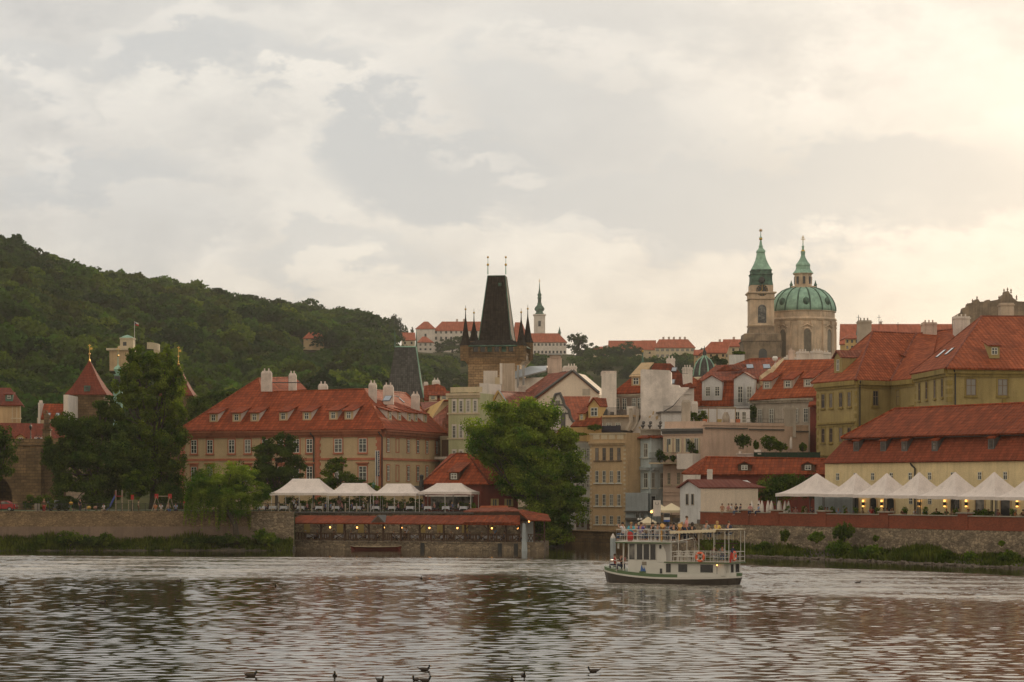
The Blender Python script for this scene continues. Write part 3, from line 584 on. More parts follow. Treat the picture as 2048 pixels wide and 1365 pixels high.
# ================================================================ banks
LW = Wall((-600, 287), (578, 287))
def banks():
    mb = MB(); A = G(-700, 287.6); B = G(1086, 287.6)
    mb.prism([(A[0], 287.6), (G(590, 287.6)[0], 287.6), (G(590, 300)[0], 300), (G(1096, 300)[0], 302), (G(1112, 345)[0], 345), (-160, 345)], -1, 4.56); tagit(obj('park_ground', mb, M['grass']), kind='structure')
    mb = MB(); f = lambda px, d: tuple(G(px, d)[:2])
    mb.prism([f(1402, 276), f(2060, 227.5), f(2600, 200), (400, -40), (900, -40), (900, 345), f(1330, 345), f(1330, 300)], -1, 3.9); tagit(obj('terrace_ground', mb, M['asphalt']), kind='structure')
    mb = MB(); mb.prism([f(1330, 300.5), f(1330, 345), f(1096, 345), f(1130, 318)], -1, 1.2); tagit(obj('courtyard_ground', mb, M['asphalt']), kind='structure')
    # left quay: rubble above, rendered below
    w = MB(); LW.bx(w, 0, LW.L, 2.9, 4.62, -.9, 0); LW.bx(w, 0, LW.L, 4.62, 4.8, -.9, .06); 
    t = thing('quay_wall', 'long low river wall under the park, rubble stone above and brown render below', 'wall', LW.pt(LW.L/2, 0)); obj('stone_band', w, M['rubble_warm'], t)
    w = MB(); LW.bx(w, 0, LW.u(500), -1, 2.9, -.9, .05); obj('rendered_base', w, M['quayplaster'], t)
    w = MB(); LW.bx(w, LW.u(500), LW.L+.6, -1, 4.75, -.9, .03); obj('stone_end', w, M['rubble'], t)
    # left strand
    def strand(name, pts, mat):
        """pts: list of (px, d_water, d_wall, z_wall)"""
        mb = MB(); k = 6; V_ = []; pp = []
        for a, b in zip(pts[:-1], pts[1:]):
            for i in range(14): t = i/14; pp.append([a[j]*(1-t)+b[j]*t for j in range(4)])
        pp.append(list(pts[-1]))
        for i, (px, d0, d1, z1) in enumerate(pp):
            wob = .5*math.sin(i*.9)+.4*math.sin(i*2.3)
            for j in range(k+1): s = j/k; d = (d0-1.2+wob*(1-s))*(1-s)+d1*s; V_.append(tuple(G(px, d, -.3+(z1+.3)*s**.8+.1*math.sin(i*1.7+j*2)*(1-s))))
        mb.v = V_; n = k+1
        for i in range(len(pp)-1):
            for j in range(k): a = i*n+j; mb.f.append((a, a+1, a+n+1, a+n)); mb.m.append(0)
        tagit(obj(name, mb, mat, smooth=False), kind='structure'); return pp
    sm = m_stone('stony_strand', (.13, .10, .07), (.06, .05, .035), (.045, .04, .03), .5, .35, .6)
    lp = strand('left_riverbank', [(-600, 283, 287, .9), (0, 283.5, 287, .9), (300, 283, 287, .9), (480, 282.5, 287, 1.0), (590, 284, 287, .5)], sm)
    rp = strand('right_riverbank', [(1396, 268, 277, .9), (1480, 260, 270.5, 1.0), (1650, 248, 257.5, 1.1), (1850, 233.5, 243, 1.1), (2060, 219.5, 228.5, 1.0), (2600, 190, 200, 1.)], sm)
    # grass, reeds: stuff
    C = []; Hh = []
    for px in np.arange(-40, 585, .28):
        for _ in range(3):
            s = RNG.random(); d = 283+4*s; C.append(G(px+RNG.uniform(-.5, .5), d, -.1+1.1*s**.8)); Hh.append((.35+.35*RNG.random())*(1+.9*max(0, math.sin(px*.021)+.5*math.sin(px*.067+1)))*(.55+.6*s))
    def blades(name, C, Hh, label, mat):
        C = np.array(C); Hh = np.array(Hh)[:, None]; n = len(C); a = RNG.random(n)*6.28; t = np.stack([np.cos(a), np.sin(a), 0*a], 1)*.07*(1+.5*RNG.random((n, 1))); lean = np.stack([RNG.normal(size=n)*.22, RNG.normal(size=n)*.22, np.ones(n)], 1)*Hh
        v = np.stack([C-t, C+t, C+lean*.75+t*.8, C+lean-t*.3], 1).reshape(-1, 3); g = .6+.8*RNG.random((n, 1)); tint = np.concatenate([g*1.1, g, g*.8], 1)
        tagit(quad_obj(name, v, mat, tint=tint), label, 'grass', kind='stuff')
    blades('grass', C, Hh, 'rough grass and weeds along the water under the left river wall', M['blade'])
    C = []; Hh = []
    for px in np.arange(1400, 2090, .3):
        q = [np.interp(px, [p[0] for p in rp], [p[j] for p in rp]) for j in range(4)]; dens = .5+.5*math.sin(px*.045)+.6*math.sin(px*.017+2)
        for _ in range(7):
            if RNG.random() > .4+.5*dens: continue
            s = .12+.75*RNG.random()**1.3; C.append(G(px+RNG.uniform(-.5, .5), q[1]*(1-s)+q[2]*s, -.3+(q[3]+.3)*s**.8-.05)); Hh.append((.25+.5*RNG.random())*(.7+.9*max(0, dens)))
    blades('weeds', C, Hh, 'patchy grass and weeds on the stony strand below the right embankment', M['blade'])
    C = []; Hh = []
    for px in np.arange(-30, 430, .35):
        for _ in range(4): C.append(G(px, 288+6*RNG.random(), 4.55)); Hh.append(.12+.15*RNG.random())
    blades('lawn_grass', C, Hh, 'mown park lawn behind the left river wall', M['blade'])
    # boulders along the right shore
    mb = MB()
    for px in np.arange(1400, 2060, 5):
        q = [np.interp(px, [p[0] for p in rp], [p[j] for p in rp]) for j in range(4)]
        for _ in range(3):
            c = G(px+RNG.uniform(-2, 2), q[1]+RNG.uniform(-.9, 1.2), RNG.uniform(-.1, .1)); r = RNG.uniform(.1, .3); k = len(mb.v); mb.ball(c, r, 6, sz=.55)
            for i in range(k, len(mb.v)): mb.v[i] = tuple(np.array(mb.v[i])+RNG.normal(size=3)*r*.16)
    tagit(obj('shore_rubble', mb, m_plain('shore_stones', (.13, .105, .08), .9, var=.4, scale=1.2)), 'loose stones at the waterline below the right embankment', 'stones', kind='stuff')
    # right embankment
    RB = Wall((1400, 275.5), (2600, 200)); z0, z1, z2 = -.5, 3.42, 4.82
    RB = Wall((1400, 275.3), (2048, 228)); L = RB.L*1.5
    t = thing('embankment_wall', 'tall rubble stone embankment wall on the right bank carrying a red brick parapet', 'wall', RB.pt(L/2, 0))
    w = MB(); RB.bx(w, -8.5, L, z0, z1, -1., 0); obj('rubble_wall', w, M['rubble'], t)
    w = MB(); RB.bx(w, 0, L, z1, z2, -.5, -.02); RB.bx(w, 0, L, z1, z1+.08, -.6, .05)
    for px in (1490, 1550, 1644, 1768, 1926): u = RB.u(px); RB.bx(w, u-.75, u+.75, z1+.1, z2+.28, -.62, .06)
    obj('brick_parapet', w, M['brick'], t)
    w = MB(); us = [0]+[RB.u(p) for p in (1490, 1550, 1644, 1768, 1926)]+[L]
    for a, b in zip(us[:-1], us[1:]): RB.bx(w, a+(.76 if a else 0), b-.76, z2, z2+.1, -.58, .08)
    for u in us[1:-1]: RB.bx(w, u-.9, u+.9, z2+.28, z2+.42, -.8, .2)
    obj('coping', w, M['stonecap'], t)
    return RB
RB = banks()
for i, (px, py, rx, ry, mt) in enumerate([(140, 1092, 30, 30, 'leaf'), (180, 1094, 26, 22, 'leaf_dark'), (212, 1092, 16, 26, 'leaf'), (395, 1094, 24, 22, 'leaf_dark'), (82, 1091, 8, 20, 'leaf'), (455, 1093, 40, 24, 'leaf_dark')]):
    shrub(['wide rounded bush at the foot of the left river wall', 'low dark bush beside the wide rounded bush under the river wall', 'upright clump of reeds below the playground wall', 'dark low bush at the wall foot just left of the willow', 'small pointed weed clump under the far left of the river wall', 'dark scrub under the hanging willow branches'][i], px, py, rx, ry, 284.2, 2600, .22, mt, group='bushes at the foot of the left river wall')
shrub('bright round bush at the waterside left of the restaurant deck', 530, 1094, 24, 34, 284.5, 3600, .2, 'leaf_lt', group='bushes at the foot of the left river wall')
for i, (px, py, rx, ry, dd, lb) in enumerate([(1569, 1083, 9, 24, -3, 'small round bush growing out of the embankment wall just right of the boat'), (1632, 1086, 15, 22, -3, 'rounded bush growing from the embankment wall, second from the boat'), (1688, 1084, 20, 38, -3, 'tallest bush on the embankment, reaching the brick parapet'),
        (1680, 1118, 26, 36, -4, 'broad weedy bush under the tallest embankment bush'), (1530, 1108, 17, 24, -4, 'low green bush on the strand behind the boat stern'), (1745, 1120, 22, 30, -4, 'leafy bush on the strand below the third brick pier'),
        (1895, 1126, 12, 26, -4, 'narrow bush on the strand at the right'), (1940, 1128, 12, 26, -4, 'upright dark bush by the water at the right'), (2020, 1132, 22, 30, -4, 'wide bush at the right edge of the strand'), (1820, 1124, 14, 16, -4, 'low bright bush on the stony strand'), (1751, 1082, 5, 10, -2, 'tiny weed tuft high on the embankment wall'), (2003, 1092, 6, 9, -2, 'tiny weed tuft near the right end of the embankment wall')]):
    q = RB.hit(px, 1060)[1]; shrub(lb, px, py, rx, ry, q+dd, 1100+60*rx, .2, ('leaf', 'leaf_lt')[i % 2], group='bushes on the right embankment')
# ================================================================ people
def skin_mesh(verts, edges, rad, root, sub=1):
    me = bpy.data.meshes.new('skeleton'); me.from_pydata(verts, edges, []); o = bpy.data.objects.new('skeleton', me); COL.objects.link(o)
    md = o.modifiers.new('s', 'SKIN'); md.use_smooth_shade = True
    for i, v in enumerate(me.skin_vertices[0].data): v.radius = (rad[i], rad[i]) if not hasattr(rad[i], '__len__') else rad[i]; v.use_root = i == root
    s = o.modifiers.new('b', 'SUBSURF'); s.levels = sub; s.render_levels = sub
    dg = bpy.context.evaluated_depsgraph_get(); r = bpy.data.meshes.new_from_object(o.evaluated_get(dg)); bpy.data.objects.remove(o); return r
def pose(kind):
    """joint table for a figure facing -y, feet (or seat) at z = 0"""
    J = {}
    if kind == 'stand': pz, kn, an, hp = .95, (.1, -.02, .5), (.11, .0, .08), None; J['el'] = (.27, .03, 1.13); J['wr'] = (.27, -.08, .88); J['el2'] = (-.27, .03, 1.13); J['wr2'] = (-.27, -.08, .88)
    if kind == 'photo': pz, kn, an = .95, (.1, -.02, .5), (.11, .0, .08); J['el'] = (.28, -.18, 1.25); J['wr'] = (.1, -.33, 1.45); J['el2'] = (-.28, -.18, 1.25); J['wr2'] = (-.1, -.33, 1.45)
    if kind == 'sit': pz, kn, an = .5, (.11, -.43, .5), (.11, -.4, .08); J['el'] = (.26, -.12, .76); J['wr'] = (.17, -.37, .76); J['el2'] = (-.26, -.12, .76); J['wr2'] = (-.17, -.37, .76)
    if kind == 'raise': pz, kn, an = .5, (.11, -.43, .5), (.11, -.4, .08); J['el'] = (.27, -.2, .93); J['wr'] = (.12, -.34, 1.12); J['el2'] = (-.27, -.2, .93); J['wr2'] = (-.12, -.34, 1.12)
    if kind == 'dangle': pz, kn, an = .12, (.1, -.42, .1), (.1, -.38, -.34); J['el'] = (.27, .05, .4); J['wr'] = (.22, -.2, .22); J['el2'] = (-.27, .05, .4); J['wr2'] = (-.22, -.2, .22)
    c = pz+.4; ln = -.05 if kind in ('sit', 'raise', 'dangle') else 0
    V_ = [(0, 0, pz), (0, .01, pz+.2), (0, ln*.6, c), (0, ln, c+.16), (0, ln-.02, c+.27), (0, ln-.02, c+.39)]; Rr = [(.15, .11), (.13, .1), (.155, .11), .055, (.078, .095), (.065, .075)]; E = [(0, 1), (1, 2), (2, 3), (3, 4), (4, 5)]
    for s, el, wr in ((1, 'el', 'wr'), (-1, 'el2', 'wr2')):
        k = len(V_); sh = (s*.18, ln*.8, c+.1); e, w = np.array(J[el]), np.array(J[wr]); hd = w+unit(w-e)*.08
        V_ += [sh, tuple(e), tuple(w), tuple(hd)]; Rr += [.062, .045, .028, (.038, .02)]; E += [(2, k), (k, k+1), (k+1, k+2), (k+2, k+3)]
    for s in (1, -1):
        k = len(V_); V_ += [(s*.1, pz and 0, pz-.05), (s*kn[0], kn[1], kn[2]), (s*an[0], an[1], an[2]), (s*an[0], an[1]-.16, an[2]-.045)]; Rr += [.088, .06, .036, (.04, .028)]; E += [(0, k), (k, k+1), (k+1, k+2), (k+2, k+3)]
    return V_, E, Rr, J, pz, c, ln
BODY = {}
def body_set(kind):
    if kind in BODY: return BODY[kind]
    V_, E, Rr, J, pz, c, ln = pose(kind)
    me = skin_mesh(V_, E, Rr, 0, 1); bm = MB(); bm.v = [tuple(v.co) for v in me.vertices]; bm.f = [tuple(p.vertices) for p in me.polygons]; bm.m = [0]*len(bm.f)
    hx = (0, ln-.02, c+.33)
    bm.ball((0, hx[1]-.095, hx[2]-.015), .016, 6); bm.ball((-.082, hx[1], hx[2]), .02, 6); bm.ball((.082, hx[1], hx[2]), .02, 6)
    for s in (-.03, .03): bm.ball((s, hx[1]-.082, hx[2]+.01), .011, 6, 1)
    bm.tube([(-.022, hx[1]-.086, hx[2]-.05), (.022, hx[1]-.086, hx[2]-.05)], .006, 4, 1)
    for el, wr in (('el', 'wr'), ('el2', 'wr2')):   # five fingers on each palm
        e, w = np.array(J[el]), np.array(J[wr]); t = unit(w-e); sd = unit(np.cross(t, V(0, 0, 1) if abs(t[2]) < .9 else V(1, 0, 0))); dn = np.cross(sd, t); hd = w+t*.09
        for q, L in zip((-.028, -.009, .009, .028), (.06, .075, .07, .05)): a = hd+sd*q; bm.tube([a-t*.02, a+t*L*.6-dn*.01, a+t*L-dn*.03], [.009, .008, .006], 5)
        bm.tube([w+sd*.03+t*.02, w+sd*.055+t*.05, w+sd*.05+t*.085], [.011, .01, .007], 5)
    def mesh(b, n, slots):
        m = bpy.data.meshes.new(n); m.from_pydata(b.v, [], b.f); m.polygons.foreach_set('material_index', b.m); m.polygons.foreach_set('use_smooth', [True]*len(b.f))
        for _ in range(slots): m.materials.append(M['frame'])
        return m
    out = {'body': mesh(bm, 'body', 2)}
    up = lambda r, k: tuple(x*k+.012 for x in r) if hasattr(r, '__len__') else r*k+.012
    # shirt: trunk and upper arms
    sv = [V_[0], V_[1], V_[2], (0, ln*.9, c+.1)]; sr = [up(Rr[0], 1.06), up(Rr[1], 1.08), up(Rr[2], 1.05), .07]; se = [(0, 1), (1, 2), (2, 3)]
    for b in (6, 10): k = len(sv); a, e = np.array(V_[b]), np.array(V_[b+1]); sv += [tuple(a), tuple(a+(e-a)*.8)]; sr += [.078, .062]; se += [(2, k), (k, k+1)]
    m = skin_mesh([tuple(q) for q in sv], se, sr, 0, 1); b = MB(); b.v = [tuple(v.co) for v in m.vertices]; b.f = [tuple(p.vertices) for p in m.polygons]; b.m = [0]*len(b.f); out['shirt'] = mesh(b, 'shirt', 1)
    sv = [(0, 0, pz+.03)]; sr = [up(Rr[0], 1.08)]; se = []
    for q in (14, 18): k = len(sv); a, e, f = (np.array(V_[i]) for i in (q, q+1, q+2)); sv += [tuple(a), tuple(e), tuple(e+(f-e)*.85)]; sr += [.1, .073, .055]; se += [(0, k), (k, k+1), (k+1, k+2)]
    m = skin_mesh([tuple(q) for q in sv], se, sr, 0, 1); b = MB(); b.v = [tuple(v.co) for v in m.vertices]; b.f = [tuple(p.vertices) for p in m.polygons]; b.m = [0]*len(b.f); out['trousers'] = mesh(b, 'trousers', 1)
    b = MB(); hc = (0, hx[1]+.022, hx[2]+.03); b.lathe(hc, [(.088, -.06), (.102, -.02), (.1, .03), (.075, .075), (.03, .095)], 10); out['hair'] = mesh(b, 'hair', 1)
    b = MB(); b.lathe((0, hx[1]+.035, hx[2]), [(.06, -.22), (.085, -.16), (.1, -.05), (.105, .03), (.08, .1), (.03, .125)], 10); out['long_hair'] = mesh(b, 'long_hair', 1)
    BODY[kind] = out; return out
PC = {}
def pcol(c):
    if c not in PC: PC[c] = m_plain('person_colour', c, .75, var=.12, scale=6)
    return PC[c]
SKIN = (.42, .22, .14); HAIRS = {'dark': (.02, .014, .01), 'brown': (.07, .04, .02), 'fair': (.36, .22, .09), 'grey': (.35, .33, .31), 'red': (.2, .06, .02)}
CL = dict(white=(.62, .62, .64), blue=(.06, .13, .34), lightblue=(.22, .33, .5), navy=(.025, .03, .07), black=(.02, .02, .022), red=(.42, .03, .025), pink=(.55, .25, .25), grey=(.2, .2, .2), purple=(.09, .06, .25), yellow=(.6, .42, .1), orange=(.5, .17, .04), green=(.07, .15, .05), beige=(.4, .3, .2), turquoise=(.05, .4, .5), skin=SKIN, brown=(.12, .06, .03), denim=(.06, .09, .16))
def person(label, loc, rot=0., kind='sit', top='white', legs='navy', hair='dark', scale=1., long_hair=False, group=None):
    s = body_set(kind); t = bpy.data.objects.new('person', None); t.empty_display_size = .3; COL.objects.link(t); t.location = tuple(loc); t.rotation_euler = (0, 0, R(rot)); t.scale = (scale,)*3; tagit(t, label, 'person', group)
    def part(n, me, cols):
        o = bpy.data.objects.new(n, me); COL.objects.link(o); o.parent = t
        for i, c in enumerate(cols): o.material_slots[i].link = 'OBJECT'; o.material_slots[i].material = pcol(c)
    part('body', s['body'], [SKIN, (.05, .02, .02)]); part('shirt', s['shirt'], [CL[top]]); part('trousers', s['trousers'], [CL[legs]])
    if long_hair: part('hair', s['long_hair'], [HAIRS[hair]])
    else: part('hair', s['hair'], [HAIRS[hair]])
    return t
# ================================================================ the long beige house
def zz(py, d): return H+(YH-py)/F*d
def body(t, pts, z0, z1, mat, name='wall'):
    mb = MB(); mb.prism([tuple(G(*p)[:2]) for p in pts], z0, z1); return obj(name, mb, mat, t)
def slabs(t, polys, mat, name='roof', th=.22):
    mb = MB()
    for p in polys: mb.slab(p, th)
    return obj(name, mb, mat, t)
def ridge_tiles(mb, a, b, r=.14): mb.tube([a, b], r, 6, 0)
def skylight(t, rf, px0, py0, px1, py1):
    a, b = rf.hit(px0, py1), rf.hit(px1, py0); n = unit(np.cross(rf.U, rf.W)); n = n if n[2] > 0 else -n
    w = min(1.2, max(.35, abs(np.dot(b-a, rf.U)))); h = min(1.5, max(.45, abs(np.dot(b-a, rf.W)))); m = MB(); U, W = rf.U, rf.W; s = np.dot(b-a, U); o0 = (a+b)/2-U*w/2-W*h/2
    m.obox(o0+n*.01, U*w, W*h, n*.1); m.obox(o0+U*.08+W*.08+n*.1, U*(w-.16), W*(h-.16), n*.025, 1); return obj('skylight', m, [M['lead'], M['sky_glass']], t)
M['sky_glass'] = m_plain('roof_glass', (.35, .38, .42), .06, .9, .05)
def long_house():
    FW = Wall((362, 338), (765, 325)); RW = Wall((765, 325), (886, 352)); c = (FW.A+FW.B)/2
    t = thing('long_house', 'long beige riverside house with rose quoins and a red roof of shed dormers', 'house', V(c[0], c[1], 4.5))
    bk = tuple(G(886, 352)[:2]-FW.U[:2]*31); mb = MB(); mb.prism([FW.xy(0), FW.xy(FW.L), RW.xy(RW.L), (bk[0], bk[1])], 4., 15.4); obj('wall', mb, M['beige'], t)
    tr = MB()
    def quoins(wl, u0, u1, side, z0=4.6, z1=15.4):
        wl.bx(tr, u0, u1, z0, z1, 0, .1); z = z0
        while z < z1-.5: wl.bx(tr, *((u1, u1+.22) if side > 0 else (u0-.22, u0)), z, z+.45, .0, .09); z += .9
    quoins(FW, -.1, .5, 1); quoins(FW, FW.u(630.5), FW.u(639), 1); quoins(FW, FW.u(754.5), FW.L+.08, -1); quoins(RW, RW.L-.35, RW.L+.1, -1)
    FW.bx(tr, .5, FW.L-.7, 11.65, 11.98, 0, .12); RW.bx(tr, .1, RW.L-.3, 11.65, 11.98, 0, .12)
    obj('quoins_and_belt', tr, M['pinktrim'], t)
    cr = MB()
    for n1, a, b in ((.2, 14.95, 15.3), (.45, 15.3, 15.7), (.65, 15.7, 15.95)): FW.bx(cr, -.1-n1, FW.L+.05, a, b, -.05, n1); RW.bx(cr, .0, RW.L+n1, a, b, -.05, n1)
    obj('cornice', cr, M['cornice'], t)
    gp = (M['pinktrim'], .17); up = [388, 420, 463.5, 495.6, 530, 561.5, 593, 619.3, 676.8, 725.6]
    for px in up:
        w = 1.25 if px > 650 else 1.0
        window(t, FW, FW.u(px), 12.75, 14.72, w, M['frame'], M['glass'], surround=gp, sill=1)
        window(t, FW, FW.u(px), 8.6, 10.8, w, M['frame'], M['glass'], surround=gp, head=.38)
    for px in (776, 816.3, 835.4, 853.7, 872.9):
        window(t, RW, RW.u(px), 12.85, 14.75, 1.15, M['frame'], M['glass'], surround=gp); window(t, RW, RW.u(px), 8.7, 10.9, 1.15, M['frame'], M['glass'], surround=gp)
    bl = MB(); u = RW.u(794.7)
    for z0, z1 in ((12.85, 14.75), (8.7, 10.9)):
        for q in ((u-.75, u-.58, z0-.1, z1+.15), (u+.58, u+.75, z0-.1, z1+.15), (u-.58, u+.58, z1, z1+.15), (u-.58, u+.58, z0-.1, z0+.05)): RW.bx(bl, *q, 0, .06)
    obj('blind_window', bl, M['pinktrim'], t)
    dp = MB()
    for wl, u in ((FW, FW.u(628.6)), (FW, FW.L+.02)): dp.tube([wl.pt(u, 4.6, .2), wl.pt(u, 14.9, .2), wl.pt(u-.4, 15.6, .6)], .1, 6)
    obj('drainpipe', dp, M['iron'], t)
    FR = FW.roof(15.98, 38, .75); RR = RW.roof(15.98, 38, .75); h = FR.hit
    corner = FR.hit(770, 858.2); rt = RR.hit(893, 866.5); r1 = h(728, 778.5); r2 = RR.hit(811, 786.5); l0 = h(353, 862); l1 = h(517, 757); l2 = h(523, 785)
    l3 = P(590, 755, l1[1]+14); l4 = P(614, 779, l2[1]+11)
    ln = l0+V(7, 14, 0); rb = rt+V(-9, 8, 0)
    slabs(t, [[l0, corner, r1, l2, l1], [corner, rt, r2, r1], [l2, l4, l3, l1], [ln, l0, l1, l3], [rt, rb, r2]], M['tile'])
    rg = MB()
    for a, b in ((l0, l1), (corner, r1), (rt, r2), (l1, l3), (r1, r2), (l2, r1), (l1, l2)): ridge_tiles(rg, a, b)
    obj('ridge_tiles', rg, M['tile_bright'], t)
    for px, py in ((427, 844.5), (473, 843.7), (509, 843.3), (566.5, 841.5), (613.5, 841), (666.5, 839.7), (697.5, 839.5)): dormer(t, FR, px, py, 1.35, 1.3, (M['beige'], M['tile']), t2=.3, side_mat=M['white'], ww=.68, over=.35)
    for px, py in ((780.2, 840.6), (799, 842), (818.8, 843.5), (832, 844.5), (851, 846)): dormer(t, RR, px, py, 1.6, 1.35, (M['beige'], M['tile']), t2=.3, side_mat=M['white'], ww=.9, over=.35)
    for a, b, c_, e, d in ((522, 543, 742, 767, 338), (577, 592, 747, 767, 345), (636, 655, 768, 782, 338), (737, 753, 766, 790, 333), (766, 787, 770, 793, 337), (822, 839, 788, 815, 350)): chim_px(t, a, b, c_, e, d, M['chimney'], dp=1.1, pots=2)
    skylight(t, FR, 770, 803, 780, 793); skylight(t, RR, 771, 803, 779, 793); skylight(t, RR, 798, 806, 807, 797); 
    wk = MB()
    for a, b in ((h(531, 769), h(600, 769)), (RR.hit(752, 789), RR.hit(772, 793)), (RR.hit(786, 795), RR.hit(798, 797))):
        a = a+ZUP*.25; b = b+ZUP*.25; wk.tube([a, b], .07, 4); n = 4
        for i in range(n): q = a+(b-a)*i/(n-1); wk.tube([q, q+ZUP*1.], .02, 4)
    obj('roof_walkway', wk, M['iron'], t)
    # banner beside the corner
    bn = thing('banner', 'tall white banner with dark blue lettering hanging at the corner of the long beige house', 'banner', V(*FW.pt(FW.L-1.2, 4.6, 1.)))
    m = MB(); u = FW.u(757.5); FW.bx(m, u-.06, u+.06, 5, zz(901, 324), .9, 1.02); u2 = FW.u(761.5); FW.bx(m, u2-.05, u2+.05, 5, zz(901, 324), .9, 1.0); obj('pole', m, M['white_paint'], bn)
    m = MB(); FW.bx(m, u-.1, FW.u(765), zz(952, 324), zz(902, 324), .93, .97); FW.bx(m, FW.u(758.4), FW.u(760.4), zz(952, 324), zz(903, 324), .97, .985, 1); FW.bx(m, FW.u(762), FW.u(765), zz(953, 324), zz(903, 324), .97, .99, 1); obj('cloth', m, [M['white'], pcol(CL['navy'])], bn)
    m = MB(); z = zz(906, 324)
    for i in range(11):
        zc = z-i*.29; u = FW.u(762.5)
        for q in ([(0, .2, 0, .05), (0, .05, 0, .2)], [(0, .2, .08, .13), (.15, .2, 0, .2)], [(0, .2, .15, .2), (0, .05, 0, .2), (.15, .2, 0, .2)])[i % 3]: FW.bx(m, u+q[0], u+q[1], zc-q[3], zc-q[2], .99, .998)
    obj('lettering', m, M['white'], bn)
    return t
long_house()
# ================================================================ beyond and left of the park
def pyramid_tower(label, px0, px1, pye, apex, pyb, d, fin):
    c = G((px0+px1)/2, d); w = (px1-px0)/F*d; t = thing('stone_tower', label, 'tower', V(c[0], c[1]+w/2, zz(pyb, d)), group=None); cy = d+w/2; ze, za = zz(pye, d), zz(apex, cy); mb = MB()
    mb.box(c[0]-w*.42, c[0]+w*.42, cy-w*.42, cy+w*.42, 5, ze); obj('wall', mb, M['sandstone'], t)
    mb = MB(); h = za-ze; mb.lathe(V(c[0], cy, ze), [(w*.5*1.414, 0), (w*.5*1.414, .15), (w*.37*1.414, h*.22), (w*.22*1.414, h*.52), (.16, h)], sq=4); obj('roof', mb, M['tile_brown2'], t)
    mb = MB(); top = V(c[0], cy, za); mb.lathe(top, [(.2, -.1), (.07, .4), (.05, 1.2), (.03, fin)], 6); mb.ball(top+ZUP*fin*.42, .2, 8); obj('finial', mb, M['gold'], t)
    mb = MB(); mb.box(c[0]-.03, c[0]+.5, cy-.03, cy+.03, za+fin*.68, za+fin*.8); mb.box(c[0]-.25, c[0]+.25, cy-.04, cy+.04, za+fin*.9, za+fin*.95); mb.box(c[0]-.05, c[0]+.05, cy-.04, cy+.04, za+fin*.83, za+fin); obj('weather_vane', mb, M['gold'], t)
    mb = MB(); zd = ze+h*.1; mb.box(c[0]-w*.05, c[0]+w*.09, cy-w*.46, cy-w*.2, zd, zd+1.); mb.box(c[0]-w*.02, c[0]+w*.06, cy-w*.47, cy-w*.455, zd+.15, zd+.8, 1); obj('dormer', mb, [M['copper_dark'], M['glass_dark']], t)
    return t
M['tile_brown2'] = m_tile('dark_red_tiles', (.24, .06, .035), (.17, .045, .03), moss=.2)
pyramid_tower('tower with steep red pyramid roof and gilded finial in full view left of the poplar', 130, 213, 790, 722, 870, 400, 2.9)
pyramid_tower('second pyramid-roofed tower, mostly hidden behind the tall poplar', 318, 386, 792, 728, 870, 430, 3.3)
